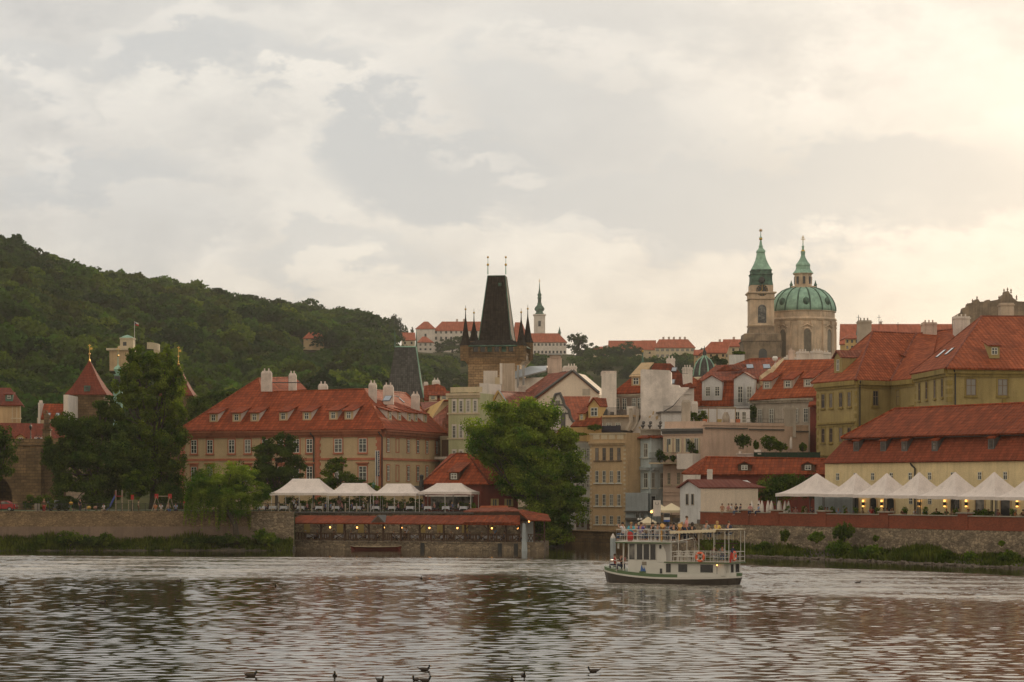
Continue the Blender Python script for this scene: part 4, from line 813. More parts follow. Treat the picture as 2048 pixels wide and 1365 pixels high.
def misc_left():
    d = 520; c = G(236, d); t = thing('cupola', 'small onion-domed copper belfry just left of the tall poplar', 'belfry', V(c[0], d, zz(800, d))); mb = MB()
    z = lambda py: zz(py, d); mb.lathe(V(c[0], d, 0), [(1.1, 10), (1.05, z(776)), (1.25, z(775)), (.85, z(773)), (.8, z(752)), (1.1, z(750)), (.4, z(748)), (.7, z(744)), (1., z(739)), (.75, z(735)), (.25, z(732)), (.12, z(728)), (.05, z(697))], 12)
    obj('onion_roof', mb, M['copper'], t); mb = MB(); mb.lathe(V(c[0], d, 0), [(.9, z(774)), (.86, z(753))], 12); obj('lantern', mb, M['iron'], t)
    mb = MB(); mb.ball(V(c[0], d, z(712)), .28); mb.box(c[0]-.45, c[0]+.45, d-.05, d+.05, z(700), z(699)); mb.box(c[0]-.06, c[0]+.06, d-.05, d+.05, z(708), z(695)); obj('cross', mb, M['gold'], t)
    # corner house far left
    d = 372; z = lambda py: zz(py, d); w = Wall((-60, d), (43, d)); t = thing('turret_house', 'timber-walled house with a brown tiled pyramid roof at the far left edge', 'house', V(-78, d+4, 8))
    body(t, [(-60, d), (42, d), (42, d+9), (-60, d+9)], 5, z(809), M['tan'])
    a, b, e, f = P(-70, 810, d-.5), P(46, 810, d-.5), P(21, 776, d+5), P(-50, 776, d+5); slabs(t, [[a, b, e, f], [b, G(50, d+10, z(810)), e]], M['tile_brown2'])
    o = dormer(t, Wall((-60, d), (43, d)).roof(z(810), 45, .5), 18, 799, 1.2, .8, (M['copper_dark'], M['tile_brown2'])); m = MB()
    for px in (24, 33, 40): w.pbx(m, px, 812, px+1.6, 845, 0, .12)
    w.pbx(m, 22, 836, 43, 838.5, 0, .2); obj('timber_frame', m, M['cream'], t)
    # red roofs behind the bridge
    d = 362; z = lambda py: zz(py, d); w = Wall((-80, d), (132, d)); t = thing('low_roofed_house', 'low house with a broad dull red roof behind the bridge parapet', 'house', V(-75, d+4, 6))
    body(t, [(-80, d), (130, d), (130, d+12), (-80, d+12)], 5, z(884), M['tan']); rf = w.roof(z(886), 40, .3); h = rf.hit; slabs(t, [[h(-85, 886), h(131, 884), h(126, 848), h(10, 846), h(-85, 846)]], M['tile_brown2'])
    dormer(t, rf, 41, 885, 1.4, .9, (M['yellow'], M['tile']), gable=.5)
    d = 392; z = lambda py: zz(py, d); w = Wall((72, d), (130, d)); t = thing('skylight_house', 'cream house behind the bridge with two roof skylights and a tall white gable wall', 'house', V(-78, d+4, 8))
    body(t, [(74, d), (128, d), (128, d+8), (74, d+8)], 5, z(836), M['cream']); rf = w.roof(z(838), 42, .2); h = rf.hit; slabs(t, [[h(76, 838), h(129, 838), h(129, 808), h(78, 808)]], M['tile'])
    skylight(t, rf, 95, 833, 101, 827); skylight(t, rf, 112, 833, 119, 827)
    m = MB(); m.obox(P(127, 855, d-1), V(.75, 0, 0), V(0, 9, 0), ZUP*(z(790)-z(855))); m.obox(P(76, 848, d-.6), V(.35, 0, 0), V(0, 8, 0), ZUP*(z(806)-z(848))); obj('gable_wall', m, M['white'], t); chim_px(t, 78, 84, 801, 812, d+3, M['chimney'])
    # bridge
    d = 334; w = Wall((-700, 345), (132, 333)); t = thing('stone_bridge', 'dark stone bridge with a round arch at the far left edge behind the park', 'bridge', w.pt(w.L*.8, 4.5)); mb = MB(); ztop = zz(890, 334); L = w.L
    cu, r, zs = w.u(-22), 3.6, 6.3; pts = [(0, 4), (cu-r, 4), (cu-r, zs)]+[(cu-r*math.cos(a), zs+r*math.sin(a)) for a in np.linspace(0, math.pi, 14)[1:-1]]+[(cu+r, zs), (cu+r, 4), (L, 4), (L, ztop), (0, ztop)]
    fr = [w.pt(u, z, 0) for u, z in pts]; bk = [p-w.N*9 for p in fr]; n = len(pts); mb.add(fr+bk, [tuple(range(n)), tuple(range(n, 2*n))[::-1]]+[(i, n+i, n+(i+1) % n, (i+1) % n) for i in range(n)]); obj('pier_wall', mb, M['sandstone'], t)
    mb = MB(); w.bx(mb, 0, L, ztop, ztop+.9, -.5, .0); w.bx(mb, 0, L, ztop-.15, ztop+.12, -.1, .22); w.bx(mb, w.u(58), w.u(88), 4, ztop-.6, 0, 1.2); w.bx(mb, cu-4, cu+4, 3.9, 10.2, -8.8, -8.2); obj('parapet', mb, M['sandstone'], t)  # includes a box closing the arch behind, added so the opening reads dark
    zt = ztop+.9; c = w.pt(w.u(92), zt, -.3); t = thing('statue', 'dark stone statue on a plinth on the bridge parapet', 'statue', c); mb = MB(); mb.box(c[0]-.55, c[0]+.55, c[1]-.3, c[1]+.5, zt-.3, zt+1.2); mb.box(c[0]-.7, c[0]+.7, c[1]-.4, c[1]+.6, zt+1.2, zt+1.4); obj('plinth', mb, M['sandstone'], t)
    mb = MB(); b = c+ZUP*1.4; mb.lathe(b, [(.5, 0), (.45, .8), (.38, 1.4), (.42, 1.9), (.3, 2.2), (.13, 2.3)], 8); mb.ball(b+ZUP*2.5, .2); mb.tube([b+V(.3, 0, 2), b+V(.5, 0, 1.7), b+V(.25, -.2, 1.4)], [.13, .11, .08]); mb.tube([b+V(-.3, 0, 2), b+V(-.45, -.1, 2.4), b+V(-.3, 0, 2.9)], [.13, .1, .06]); obj('figure', mb, M['sandstone'], t, smooth=True)
    c = w.pt(w.u(59.5), zt, -.3); t = thing('street_lamp', 'iron lantern post on the bridge parapet left of the statue', 'street lamp', c); mb = MB(); mb.lathe(c, [(.14, 0), (.08, .3), (.05, 1.2), (.07, 1.25)], 6); obj('post', mb, M['iron'], t); mb = MB(); mb.lathe(c+ZUP*1.25, [(.12, 0), (.25, .5), (.06, .8), (.02, 1.)], 6); obj('lantern', mb, M['iron'], t)
    for px, tp, hr, lb in ((66, 'white', 'dark', 'person in a white shirt leaning at the bridge parapet under the statue, left one'), (72, 'navy', 'dark', 'person in dark clothes between two people in white on the bridge'), (78, 'white', 'brown', 'person in a white top on the bridge nearest the statue')): person(lb, w.pt(w.u(px), ztop-.35, -1.2), 10, 'stand', tp, hair=hr, group='people on the bridge')
misc_left()
# ================================================================ left park: trees, playground
tree('large dark chestnut tree with a broad rounded crown behind the park at the left', (190, 1015), [(150, 880, 55, 60), (200, 850, 55, 45), (245, 905, 50, 50), (130, 945, 40, 50), (200, 930, 75, 60, -2), (255, 950, 45, 45), (170, 985, 60, 25), (215, 815, 25, 22), (105, 905, 25, 35)], 316, 62000, .32, 'leaf_dark', .5, group='trees in the riverside park')
tree('tallest tree in the park, a narrow poplar-like crown left of the long beige house', (305, 1015), [(285, 730, 30, 38), (325, 740, 28, 32), (255, 770, 26, 40), (300, 790, 55, 55), (340, 800, 30, 60), (260, 840, 40, 50), (310, 870, 55, 55), (345, 890, 28, 55), (300, 940, 55, 45), (335, 955, 30, 40), (268, 715, 15, 20), (335, 705, 10, 14), (348, 765, 22, 36)], 328, 72000, .3, 'leaf', .45, group='trees in the riverside park', depth=.9)
tree('tree cut by the left edge of the frame above the red parked car', (-12, 1015), [(0, 880, 30, 30), (8, 925, 24, 26), (-20, 945, 35, 40), (-40, 890, 40, 40), (10, 895, 22, 26)], 318, 9000, .32, 'leaf_dark', .4, group='trees in the riverside park')
tree('dark tree mass rising behind the left end of the long beige house', (420, 980), [(400, 830, 35, 35), (445, 815, 40, 30), (480, 835, 30, 30), (380, 860, 30, 40), (430, 870, 60, 40), (500, 850, 25, 25)], 402, 26000, .38, 'leaf_dark', .4, group='trees in the riverside park')
tree('dense dark round tree in front of the long house, left of the largest tent', (553, 1020), [(530, 895, 22, 24), (572, 890, 24, 22), (550, 925, 45, 38), (525, 945, 24, 28), (585, 950, 22, 28), (553, 965, 42, 24), (505, 955, 14, 14), (600, 935, 12, 10)], 312, 34000, .24, 'leaf_dark', .22, group='trees in front of the long beige house')
tree('loose light green young tree behind the second tent', (675, 1020), [(665, 935, 18, 18), (682, 925, 12, 12), (660, 960, 22, 20), (695, 955, 24, 18), (672, 978, 34, 14), (715, 968, 22, 12)], 314, 13000, .22, 'leaf', .18, group='trees in front of the long beige house', fill=.5)
tree('yellow green clipped bush between the second and third tents', (735, 1022), [(735, 978, 22, 14), (722, 985, 20, 12), (750, 985, 15, 14)], 313, 4000, .18, 'leaf_lt', .12, name='bush', cat='bush')
tree('dark low tree tops between the willow and the long house', (440, 1022), [(415, 955, 30, 20), (470, 950, 25, 20), (395, 975, 25, 25), (485, 940, 14, 18), (440, 975, 55, 25)], 312, 8000, .24, 'leaf_dark', .2, group='trees in front of the long beige house')
tree('small round tree with a thin trunk behind the blue slide', (264, 1018), [(264, 962, 26, 20), (264, 985, 22, 16)], 311, 5000, .22, 'leaf', .14, group='trees in the riverside park')
def willow():
    d = 286; g = P(474, 1086, 283.5); t = thing('willow', 'light green weeping willow hanging over the left river wall', 'tree', g); mb = MB(); fork = P(450, 1010, 286)
    mb.tube([g, P(470, 1050, 284.5), fork], [.42, .34, .26], 9); L = []; N = []; T = []
    heads = [(P(px, py, d+dd), r) for px, py, r, dd in ((405, 975, 1.7, -1), (430, 955, 2.1, 1), (462, 948, 2.2, 0), (490, 962, 2.0, 1), (510, 985, 1.5, 0), (450, 985, 2.4, -1.5), (480, 1000, 2.2, -1), (418, 1000, 2.2, -1), (395, 990, 1.3, 0))]
    for c, r in heads:
        mb.tube([fork, (fork+c)/2+V(0, 0, .5), c], [.18, .1, .04], 6)
        C, Nn = crown_pts([(c, r*1.15, r*.9, r*.75)], 5000, .25); L.append(C); N.append(Nn)
        for _ in range(34):   # hanging withies
            a = RNG.random()*6.28; q = c+V(math.cos(a)*r*1.05, math.sin(a)*r*.8, -r*.2*RNG.random()); ln = RNG.uniform(1.2, 3.4)*(1.1 if q[0] < c[0]+r*.5 else .7); m = int(ln*26); s = np.linspace(0, 1, m)
            if q[0] > G(500, d)[0]: ln *= .4
            pts = q+np.stack([math.cos(a)*.35*s, math.sin(a)*.3*s, -ln*s], 1)+RNG.normal(size=(m, 3))*.07; L.append(pts); N.append(RNG.normal(size=(m, 3)))
    C = np.concatenate(L); N = np.concatenate(N); k = (C[:, 2] > .6); quad_obj('crown', leaf_quads(C[k], N[k], .2, .8, .35), M['leaf_lt'], t); obj('trunk', mb, M['bark'], t, smooth=True)
willow()
def hedge(label, px0, px1, py0, py1, d, mat='leaf_dark', name='hedge', n=5000, dp=1.2, group=None):
    g = P((px0+px1)/2, py1, d); t = thing(name, label, 'hedge', g, group); B = []; k = max(3, int((px1-px0)/18))
    for i in range(k): px = px0+(px1-px0)*(i+.5)/k; c = P(px, (py0+py1)/2+RNG.normal()*1.2, d); B.append((c, (px1-px0)/k*.75*d/F, dp/2, (py1-py0)/2*d/F*(1+.15*RNG.random())))
    C, N = crown_pts(B, n, .3, .3); C[:, 2] = np.maximum(C[:, 2], g[2]+.02); quad_obj('foliage', leaf_quads(C, N, .2), M[mat], t); mb = MB()
    for i in range(k): px = px0+(px1-px0)*(i+.5)/k; q = P(px, py1, d); mb.tube([q-ZUP*.2, q+ZUP*.5], [.05, .03], 5)
    obj('stem', mb, M['bark'], t)
hedge('clipped hedge behind the park fence left of the blue slide', 52, 102, 992, 1018, 309, 'leaf', group='hedges in the park')
hedge('long low dark hedge behind the spring toys', 118, 225, 995, 1019, 310, 'leaf_dark', n=7000, group='hedges in the park')
hedge('tall hedge behind the swings', 318, 384, 974, 1018, 308, 'leaf_dark', n=7000, dp=2, group='hedges in the park')
hedge('dark hedge band behind the tents, under the long house', 560, 850, 998, 1022, 314, 'leaf_dark', n=16000, dp=1.5, group='hedges in the park')
GZ = 4.56
def gp(px, d, z=GZ): return G(px, d, z)
def car(label, px, d, col, rot=0.):
    t = thing('parked_car', label, 'car', gp(px, d), 'cars parked behind the park'); U = V(math.cos(rot), math.sin(rot), 0); N = V(-U[1], U[0], 0); c = gp(px, d)
    prof = [(-2.1, .35), (-2.15, .75), (-1.75, .95), (-1.0, 1.02), (-.45, 1.42), (.9, 1.45), (1.55, 1.05), (2.05, .95), (2.1, .4)]
    def ext(pr, hw, mi=0, mb=None):
        a = [c+U*x-N*hw+ZUP*z for x, z in pr]; b = [p+N*2*hw for p in a]; n = len(a); mb.add(a+b, [tuple(range(n))[::-1], tuple(range(n, 2*n))]+[(i, (i+1) % n, n+(i+1) % n, n+i) for i in range(n)], mi)
    mb = MB(); ext(prof, .82, 0, mb); mt = m_plain('car_paint', col, .3, .3, .05); obj('body', mb, mt, t, smooth=False)
    for pr in ([(-.95, 1.0), (-.48, 1.36), (.15, 1.38), (.15, 1.0)], [(.22, 1.0), (.22, 1.38), (.85, 1.38), (1.4, 1.02)]): mb = MB(); ext(pr, .84, 0, mb); obj('window', mb, M['glass_dark'], t)
    for x in (-1.35, 1.3):
        for s in (-1, 1): mb = MB(); q = c+U*x+N*s*.72+ZUP*.32; mb.tube([q-N*.11, q+N*.11], .32, 14); w = obj('wheel', mb, M['iron'], t); mb = MB(); mb.tube([q-N*.13, q+N*.13], .18, 10); obj('rim', mb, M['zinc'], w)
    for s in (-1, 1): mb = MB(); mb.obox(c+U*2.08+N*(s*.6-.15)+ZUP*.68, N*.3, U*.06, ZUP*.14); obj('headlight', mb, M['gloss_white'], t)
car('red car parked at the far left edge behind the park fence', 2, 306, (.35, .02, .02)); car('silver car mostly hidden between two hedges behind the park fence', 110, 313, (.3, .31, .33), .9)
def playground():
    d = 293
    t = thing('slide', 'blue playground slide with a tall ladder, facing left', 'slide', gp(232, d)); mb = MB(); a, b = P(231, 992, d), P(220, 1014, d); e = P(212, 1020, d)
    for s in (-.28, .25): mb.slab([a+V(0, s, 0), b+V(0, s, 0), b+V(0, s+.05, .25), a+V(0, s+.05, .25)], .04)
    mb.slab([a+V(-.0, -.3, 0), b+V(0, -.3, 0), b+V(0, .3, 0), a+V(0, .3, 0)], .06); mb.slab([b+V(0, -.3, 0), e+V(0, -.3, 0), e+V(0, .3, 0), b+V(0, .3, 0)], .06); obj('chute', mb, pcol((.05, .08, .3)), t)
    mb = MB(); mb.box(a[0], a[0]+.9, d-.35, d+.35, a[2]-.1, a[2]); mb.box(a[0], a[0]+.05, d-.4, d+.4, a[2], a[2]+.6); obj('platform', mb, pcol((.3, .03, .03)), t)
    mb = MB()
    for dx in (.05, .85):
        for s in (-.32, .32): mb.tube([V(a[0]+dx, d+s, GZ), V(a[0]+dx, d+s, a[2]+.75)], .05, 5)
    for i in range(5): mb.tube([V(a[0]+.87, d-.32, GZ+.3+i*.35), V(a[0]+.87, d+.32, GZ+.3+i*.35)], .03, 5)
    obj('ladder', mb, M['wood_lt'], t)
    t = thing('swing_set', 'wooden swing frame with red end panels', 'swing', gp(325, d)); mb = MB(); l, r = P(313, 993, d), P(340, 993, d)
    mb.tube([l, r], .06, 6); obj('crossbar', mb, M['wood_lt'], t)
    for q in (l, r):
        for dx in (-.55, .55): mb = MB(); mb.tube([q, V(q[0]+dx, d+.8*(1 if dx > 0 else -1), GZ)], .055, 6); obj('leg', mb, M['wood_lt'], t)
        mb = MB(); mb.box(q[0]-.22, q[0]+.22, d-.06, d+.06, q[2]-.28, q[2]+.3); obj('end_panel', mb, pcol((.4, .03, .02)), t)
    for f in (.3, .7): mb = MB(); q = l*(1-f)+r*f; mb.tube([q+V(-.2, 0, 0), q+V(-.2, 0, -1.3)], .012, 4); mb.tube([q+V(.2, 0, 0), q+V(.2, 0, -1.3)], .012, 4); mb.box(q[0]-.22, q[0]+.22, d-.1, d+.1, q[2]-1.34, q[2]-1.29); obj('seat', mb, M['iron'], t)
    t = thing('climbing_post', 'play post with a red panel right of the blue slide', 'play post', gp(265, d)); mb = MB(); mb.tube([gp(265, d), P(265, 992, d)], .07, 6); mb.tube([gp(257, d), P(257, 1000, d)], .06, 6); mb.tube([P(257, 1001, d), P(265, 1001, d)], .04, 5); obj('post', mb, M['wood_lt'], t); mb = MB(); q = P(265, 995, d); mb.box(q[0]-.18, q[0]+.18, d-.15, d-.1, q[2]-.3, q[2]+.3); obj('panel', mb, pcol((.4, .03, .02)), t)
    t = thing('slide', 'pale metal slide at the right end of the playground beside the willow', 'slide', gp(404, d)); mb = MB(); a, b = P(397, 1004, d), P(408, 1019, d)
    mb.slab([a-V(0, .25, 0), b-V(0, .25, 0), b+V(0, .25, 0), a+V(0, .25, 0)], .05); obj('chute', mb, M['gloss_white'], t); mb = MB(); mb.tube([gp(396, d), a+ZUP*.5], .04, 5); mb.tube([gp(396, d)+V(0, .4, 0), a+V(0, .4, .5)], .04, 5); obj('ladder', mb, M['wood_lt'], t)
    for px, c, lb in ((142, (.45, .25, .03), 'round yellow signboard toy on a green post in the park'), (178, (.5, .3, .05), 'small yellow spring rider in the park'), (191, (.3, .16, .1), 'brown spring rider beside the yellow one')):
        t = thing('spring_toy', lb, 'play toy', gp(px, 291)); mb = MB(); g = gp(px, 291); hh = 1.0 if px == 142 else .45; mb.tube([g, g+ZUP*hh], .07, 6); obj('spring', mb, pcol(CL['green']), t); mb = MB(); mb.lathe(g+ZUP*hh, [(.1, 0), (.26, .12), (.28, .25), (.12, .42)], 8); obj('rider_body', mb, pcol(c), t)
    mb = MB(); g = gp(75, 289); mb.prism([(g[0]-.3, 288.7), (g[0]+.3, 288.7), (g[0]+.26, 289.3), (g[0]-.26, 289.3)], 4.3, 5.75); solo('stone_post', mb, M['stonecap'], 'pale squared stone post behind the left river wall', 'post')
    # railing
    t = thing('park_railing', 'thin dark iron railing along the top of the left river wall', 'railing', LW.pt(LW.L/2, 4.8)); mb = MB()
    for z in (4.95, 5.75): LW.bx(mb, 0, LW.L, z, z+.04, -.42, -.38)
    for i in range(int(LW.L/1.5)): LW.bx(mb, i*1.5, i*1.5+.05, 4.8, 5.85, -.43, -.37)
    u = LW.u(-30)
    while u < LW.u(420): LW.bx(mb, u, u+.018, 4.95, 5.75, -.41, -.39); u += .16
    obj('rail', mb, M['iron'], t)
    ppl = [(88, 289.5, 'stand', 'brown', 'red', 'fair', 20, 'person with a bare tan top and red shorts standing beside the stone post', 1.), (208, 290, 'sit', 'white', 'beige', 'brown', -30, 'child in a white shirt sitting at the foot of the blue slide', .9),
           (311, 289.6, 'sit', 'orange', 'beige', 'brown', 0, 'woman in a peach top sitting at the left leg of the swing frame', .95), (322, 289.6, 'sit', 'white', 'beige', 'dark', 10, 'person in a white shirt sitting under the swing crossbar', .95), (337, 289.6, 'sit', 'beige', 'blue', 'fair', 30, 'seated person in blue trousers beside the right swing leg', .95),
           (352, 290, 'sit', 'lightblue', 'navy', 'dark', -10, 'seated person in a pale top right of the swings', .95), (371, 293, 'stand', 'red', 'grey', 'grey', 200, 'person in a bright red shirt standing right of the swings', 1.), (277, 294, 'stand', 'beige', 'brown', 'dark', 90, 'person in brown beside the red play post', .9),
           (160, 299, 'stand', 'black', 'black', 'dark', 60, 'person in dark clothes walking in front of the long hedge', 1.)]
    for px, dd, k, tp, lg, hr, ro, lb, s in ppl:
        g = gp(px, dd); person(lb, g, ro, k, tp, lg, hr, s, group='people in the playground')
        if k == 'sit': mb = MB(); mb.box(g[0]-.28*s, g[0]+.28*s, g[1]-.12, g[1]+.3, g[2], g[2]+.38*s); solo('low_bench', mb, M['wood'], 'low dark seat under the '+' '.join(lb.split()[:9]), 'bench', 'low seats in the playground')
playground()
# ================================================================ riverside restaurant
def tent(t, wl, u0, u1, n0, n1, zv, zt, ridge, name='canopy', posts=True):
    """pavilion tent: valance at zv, sagging roof rising to a flat ridge (half length ridge m) at zt"""
    m = MB(); a = (u0+u1)/2; nm = (n0+n1)/2; K = 12
    def ring(f):
        s = f**.62 if f < 1 else 1; zz_ = zv+(zt-zv)*(f**1.45); hw = (u1-u0)/2*(1-f)+ridge*f; hn = abs(n1-n0)/2*(1-f)+.05*f; out = []
        for (su, sn) in ((-1, 1), (1, 1), (1, -1), (-1, -1)): out.append((su, sn))
        pts = []
        for i in range(4):
            p, q = out[i], out[(i+1) % 4]
            for j in range(4): k = j/4; x = p[0]*(1-k)+q[0]*k; y = p[1]*(1-k)+q[1]*k; sag = (.12*math.sin(k*math.pi))*(1-f)*f*4; pts.append(wl.pt(a+x*hw*(1-sag), zz_, nm+y*hn*(1-sag)))
        return pts
    rs = [ring(i/K) for i in range(K+1)]; k = 16
    for r in rs: m.v += [tuple(p) for p in r]
    for i in range(K):
        for j in range(k): m.f.append((i*k+j, i*k+(j+1) % k, (i+1)*k+(j+1) % k, (i+1)*k+j)); m.m.append(0)
    m.f.append(tuple(K*k+j for j in range(k))); m.m.append(0)
    b = len(m.v); dr = .36
    for p in rs[0]: m.v.append(tuple(p))
    for j, p in enumerate(rs[0]): m.v.append(tuple(p-ZUP*(dr-.06*math.sin(j*math.pi/2+.4)**2)))
    for j in range(k): m.f.append((b+j, b+(j+1) % k, b+k+(j+1) % k, b+k+j)); m.m.append(0)
    c = obj('canopy', m, M['canvas'], t, smooth=False); me = c.data
    md = c.modifiers.new('thick', 'SOLIDIFY'); md.thickness = .02
    return c
def restaurant():
    W1 = Wall((575, 292), (1092, 281)); z0 = 1.05; up = Wall((500, 299), (1050, 292))
    t = thing('restaurant_quay', 'low stone mooring ledge under the timber restaurant deck', 'quay', W1.pt(W1.L/2, 0)); mb = MB()
    W1.bx(mb, 0, W1.u(1048), -1, z0-.15, -10, 0); W1.bx(mb, -.1, W1.u(1048), z0-.15, z0, -10, .12); mb.prism([tuple(G(*p)[:2]) for p in ((1049, 281), (1088, 281), (1093, 290), (1049, 292))], -1, z0); obj('ledge', mb, M['rubble'], t)
    mb = MB(); 
    for px in (845, 1000, 1032): W1.bx(mb, W1.u(px)-.25, W1.u(px)+.25, -.6, z0-.1, -.02, .1)
    obj('mooring_recess', mb, M['iron'], t)
    # back wall carrying the upper terrace
    t = thing('terrace_wall', 'stone retaining wall behind the covered restaurant deck', 'wall', up.pt(up.L/2, 1)); mb = MB(); up.bx(mb, 0, up.L, 0, 4.45, -6, 0); obj('wall', mb, M['rubble'], t); mb = MB(); up.bx(mb, 0, up.L, 4.45, 4.62, -8, .5); obj('floor_slab', mb, M['lead'], t)
    # covered deck
    dk = thing('restaurant_gallery', 'open timber dining gallery at the water under a long low red tiled roof', 'gallery', W1.pt(W1.L/2, z0)); ze = W1.z(700, 1046)+.05; post_px = [581, 640, 688, 736, 765, 800, 838, 886, 929, 975, 1010, 1038]
    for px in post_px: mb = MB(); u = W1.u(px); W1.bx(mb, u-.1, u+.1, z0, ze, -.35, -.15); obj('post', mb, M['wood'], dk)
    for px, s in ((581, 1), (640, -1), (640, 1), (736, -1), (838, 1), (929, 1), (975, 1), (975, -1), (1038, -1)): mb = MB(); u = W1.u(px); mb.tube([W1.pt(u, ze-.9, -.25), W1.pt(u+s*.75, ze-.1, -.25)], .06, 4); obj('brace', mb, M['wood'], dk)
    mb = MB(); W1.bx(mb, -.2, W1.u(1050), ze-.05, ze+.12, -.4, -.1); obj('beam', mb, M['wood'], dk)
    us = sorted(set([W1.u(px) for px in post_px]+[W1.u((a+b)/2) for a, b in zip(post_px[:-1], post_px[1:])]))
    for i, (a, b) in enumerate(zip(us[:-1], us[1:])):
        mb = MB(); W1.bx(mb, a+.02, b-.02, z0+.92, z0+1.02, -.32, -.18); W1.bx(mb, a+.02, b-.02, z0+.1, z0+.18, -.3, -.2)
        if i % 2: 
            for q in ((z0+.18, z0+.92), (z0+.92, z0+.18)): mb.tube([W1.pt(a+.1, q[0], -.25), W1.pt(b-.1, q[1], -.25)], .045, 4)
            for k in (a, b): W1.bx(mb, k-.05, k+.05, z0, z0+.95, -.3, -.2)
        else:
            n = 5
            for k in range(n): W1.bx(mb, a+(b-a)*(k+.2)/n, a+(b-a)*(k+.75)/n, z0+.18, z0+.92, -.27, -.23)
        obj('railing_panel', mb, M['wood'], dk)
    # roof pieces
    rf = W1.roof(ze+.02, 17, .5); h = rf.hit; rows = [[h(571, 1046), h(765, 1047), h(764, 1032), h(600, 1031)], [h(765, 1047), h(775, 1047), h(785, 1033), h(764, 1031)], [h(775, 1047), h(1040, 1049), h(1040, 1031), h(785, 1031)]]
    slabs(dk, rows, M['tile_deck'], th=.15)
    mb = MB(); a, b, c = W1.pt(W1.u(745), ze+.05, .55), W1.pt(W1.u(773), ze+.05, .55), W1.pt(W1.u(758.5), ze+.95, .5); bk = -W1.N*2.6
    for p, q in ((a, c), (b, c)): mb.slab([p, q, q+bk, p+bk], .14, 0)
    mb.add([a-ZUP*.12, b-ZUP*.12, c-ZUP*.12, a-ZUP*.12-W1.N*.1, b-ZUP*.12-W1.N*.1, c-ZUP*.12-W1.N*.1], [(0, 1, 2), (5, 4, 3), (0, 3, 4, 1), (1, 4, 5, 2), (2, 5, 3, 0)], 1); obj('entrance_gable', mb, [M['lead'], M['wood']], dk)
    mb = MB(); a, b, c = W1.pt(W1.u(931), ze+.1, .8), W1.pt(W1.u(1030), ze+.1, .8), W1.pt(W1.u(993), ze+1.0, -1.2); mb.slab([a, b, c], .12); mb.slab([a, c, c-W1.N*2, a-W1.N*2.5], .12); mb.slab([b, c, c-W1.N*2, b-W1.N*2.5], .12); obj('lower_hipped_roof', mb, M['tile_old'], dk)
    mb = MB(); q = lambda px, py, n: (lambda p: p)(Plane(W1.pt(0, 0, n), W1.U, ZUP).hit(px, py)); mb.slab([q(926, 1023, -3), q(1042, 1022, -3), q(1028, 1015, -5.5), q(942, 1017, -5.5)], .15); obj('upper_roof', mb, M['tile_rose'], dk)
    mb = MB(); mb.slab([q(958, 1016.5, -6), q(1017, 1016.5, -6), q(1015, 1011.5, -7.5), q(962, 1012, -7.5)], .12); obj('skylight_roof', mb, M['tile_bright'], dk)
    mb = MB(); W1.bx(mb, W1.u(930), W1.u(1038), ze, W1.z(1000, 1024), -6, -3.2); obj('clerestory_wall', mb, M['wood'], dk)
    # corner kiosk at the right end
    K = Wall((1040, 281), (1092, 281)); mb = MB(); mb.slab([K.pt(-.1, K.z(1042, 1030)+.35, -1), K.pt(K.L*.35, K.z(1070, 1040), .9), K.pt(K.L+.6, K.z(1100, 1041), .6), K.pt(K.L+.3, K.z(1100, 1030), -4), K.pt(0, K.z(1042, 1026)+.4, -4)], .14); obj('corner_roof', mb, M['tile_old'], dk)
    for px in (1045, 1068, 1089): u = K.u(px); mb = MB(); K.bx(mb, u-.09, u+.09, z0, K.z(px, 1043), -.3, -.12); obj('post', mb, M['wood'], dk)
    for a, b in ((1056, 1068), (1068, 1089)):
        ua, ub = K.u(a), K.u(b); mb = MB(); K.bx(mb, ua, ub, z0+.95, z0+1.05, -.26, -.16)
        for i in range(2): m_ = ua+(ub-ua)*i/2; n_ = m_+(ub-ua)/2; mb.tube([K.pt(m_, z0+.1, -.2), K.pt(n_, z0+.95, -.2)], .045, 4); mb.tube([K.pt(m_, z0+.95, -.2), K.pt(n_, z0+.1, -.2)], .045, 4)
        obj('railing_panel', mb, M['wood'], dk)
    mb = MB(); K.bx(mb, K.u(1041), K.u(1068), z0, K.z(1050, 1045), -3.1, -3.0); obj('glazed_wall', mb, M['bluegrey'], dk)
    t = thing('pale_pylon', 'tapering pale grey pylon standing at the corner of the timber gallery', 'pylon', K.pt(K.u(1050), z0)); mb = MB(); a, b, c, e = (K.pt(K.u(1043), -.2, .35), K.pt(K.u(1055), -.2, .35), K.pt(K.u(1051), K.z(1050, 1047), .3), K.pt(K.u(1045), K.z(1050, 1047), .3)); f = [p-K.N*.5 for p in (a, b, c, e)]; mb.add([a, b, c, e]+f, [(0, 1, 2, 3), (7, 6, 5, 4), (0, 4, 5, 1), (1, 5, 6, 2), (2, 6, 7, 3), (3, 7, 4, 0)]); obj('shaft', mb, M['bluegrey'], t)
    # back windows, lamps
    bw = Plane(up.pt(0, 0, .0), up.U, ZUP)
    for px in (614, 680, 722, 845, 880, 930, 985): w = MB(); up.pbx(w, px-6, 1045, px+6, 1066, .0, .06); obj('yellow_window', w, M['amber'], dk)  # plain amber-coloured window panels on the back wall
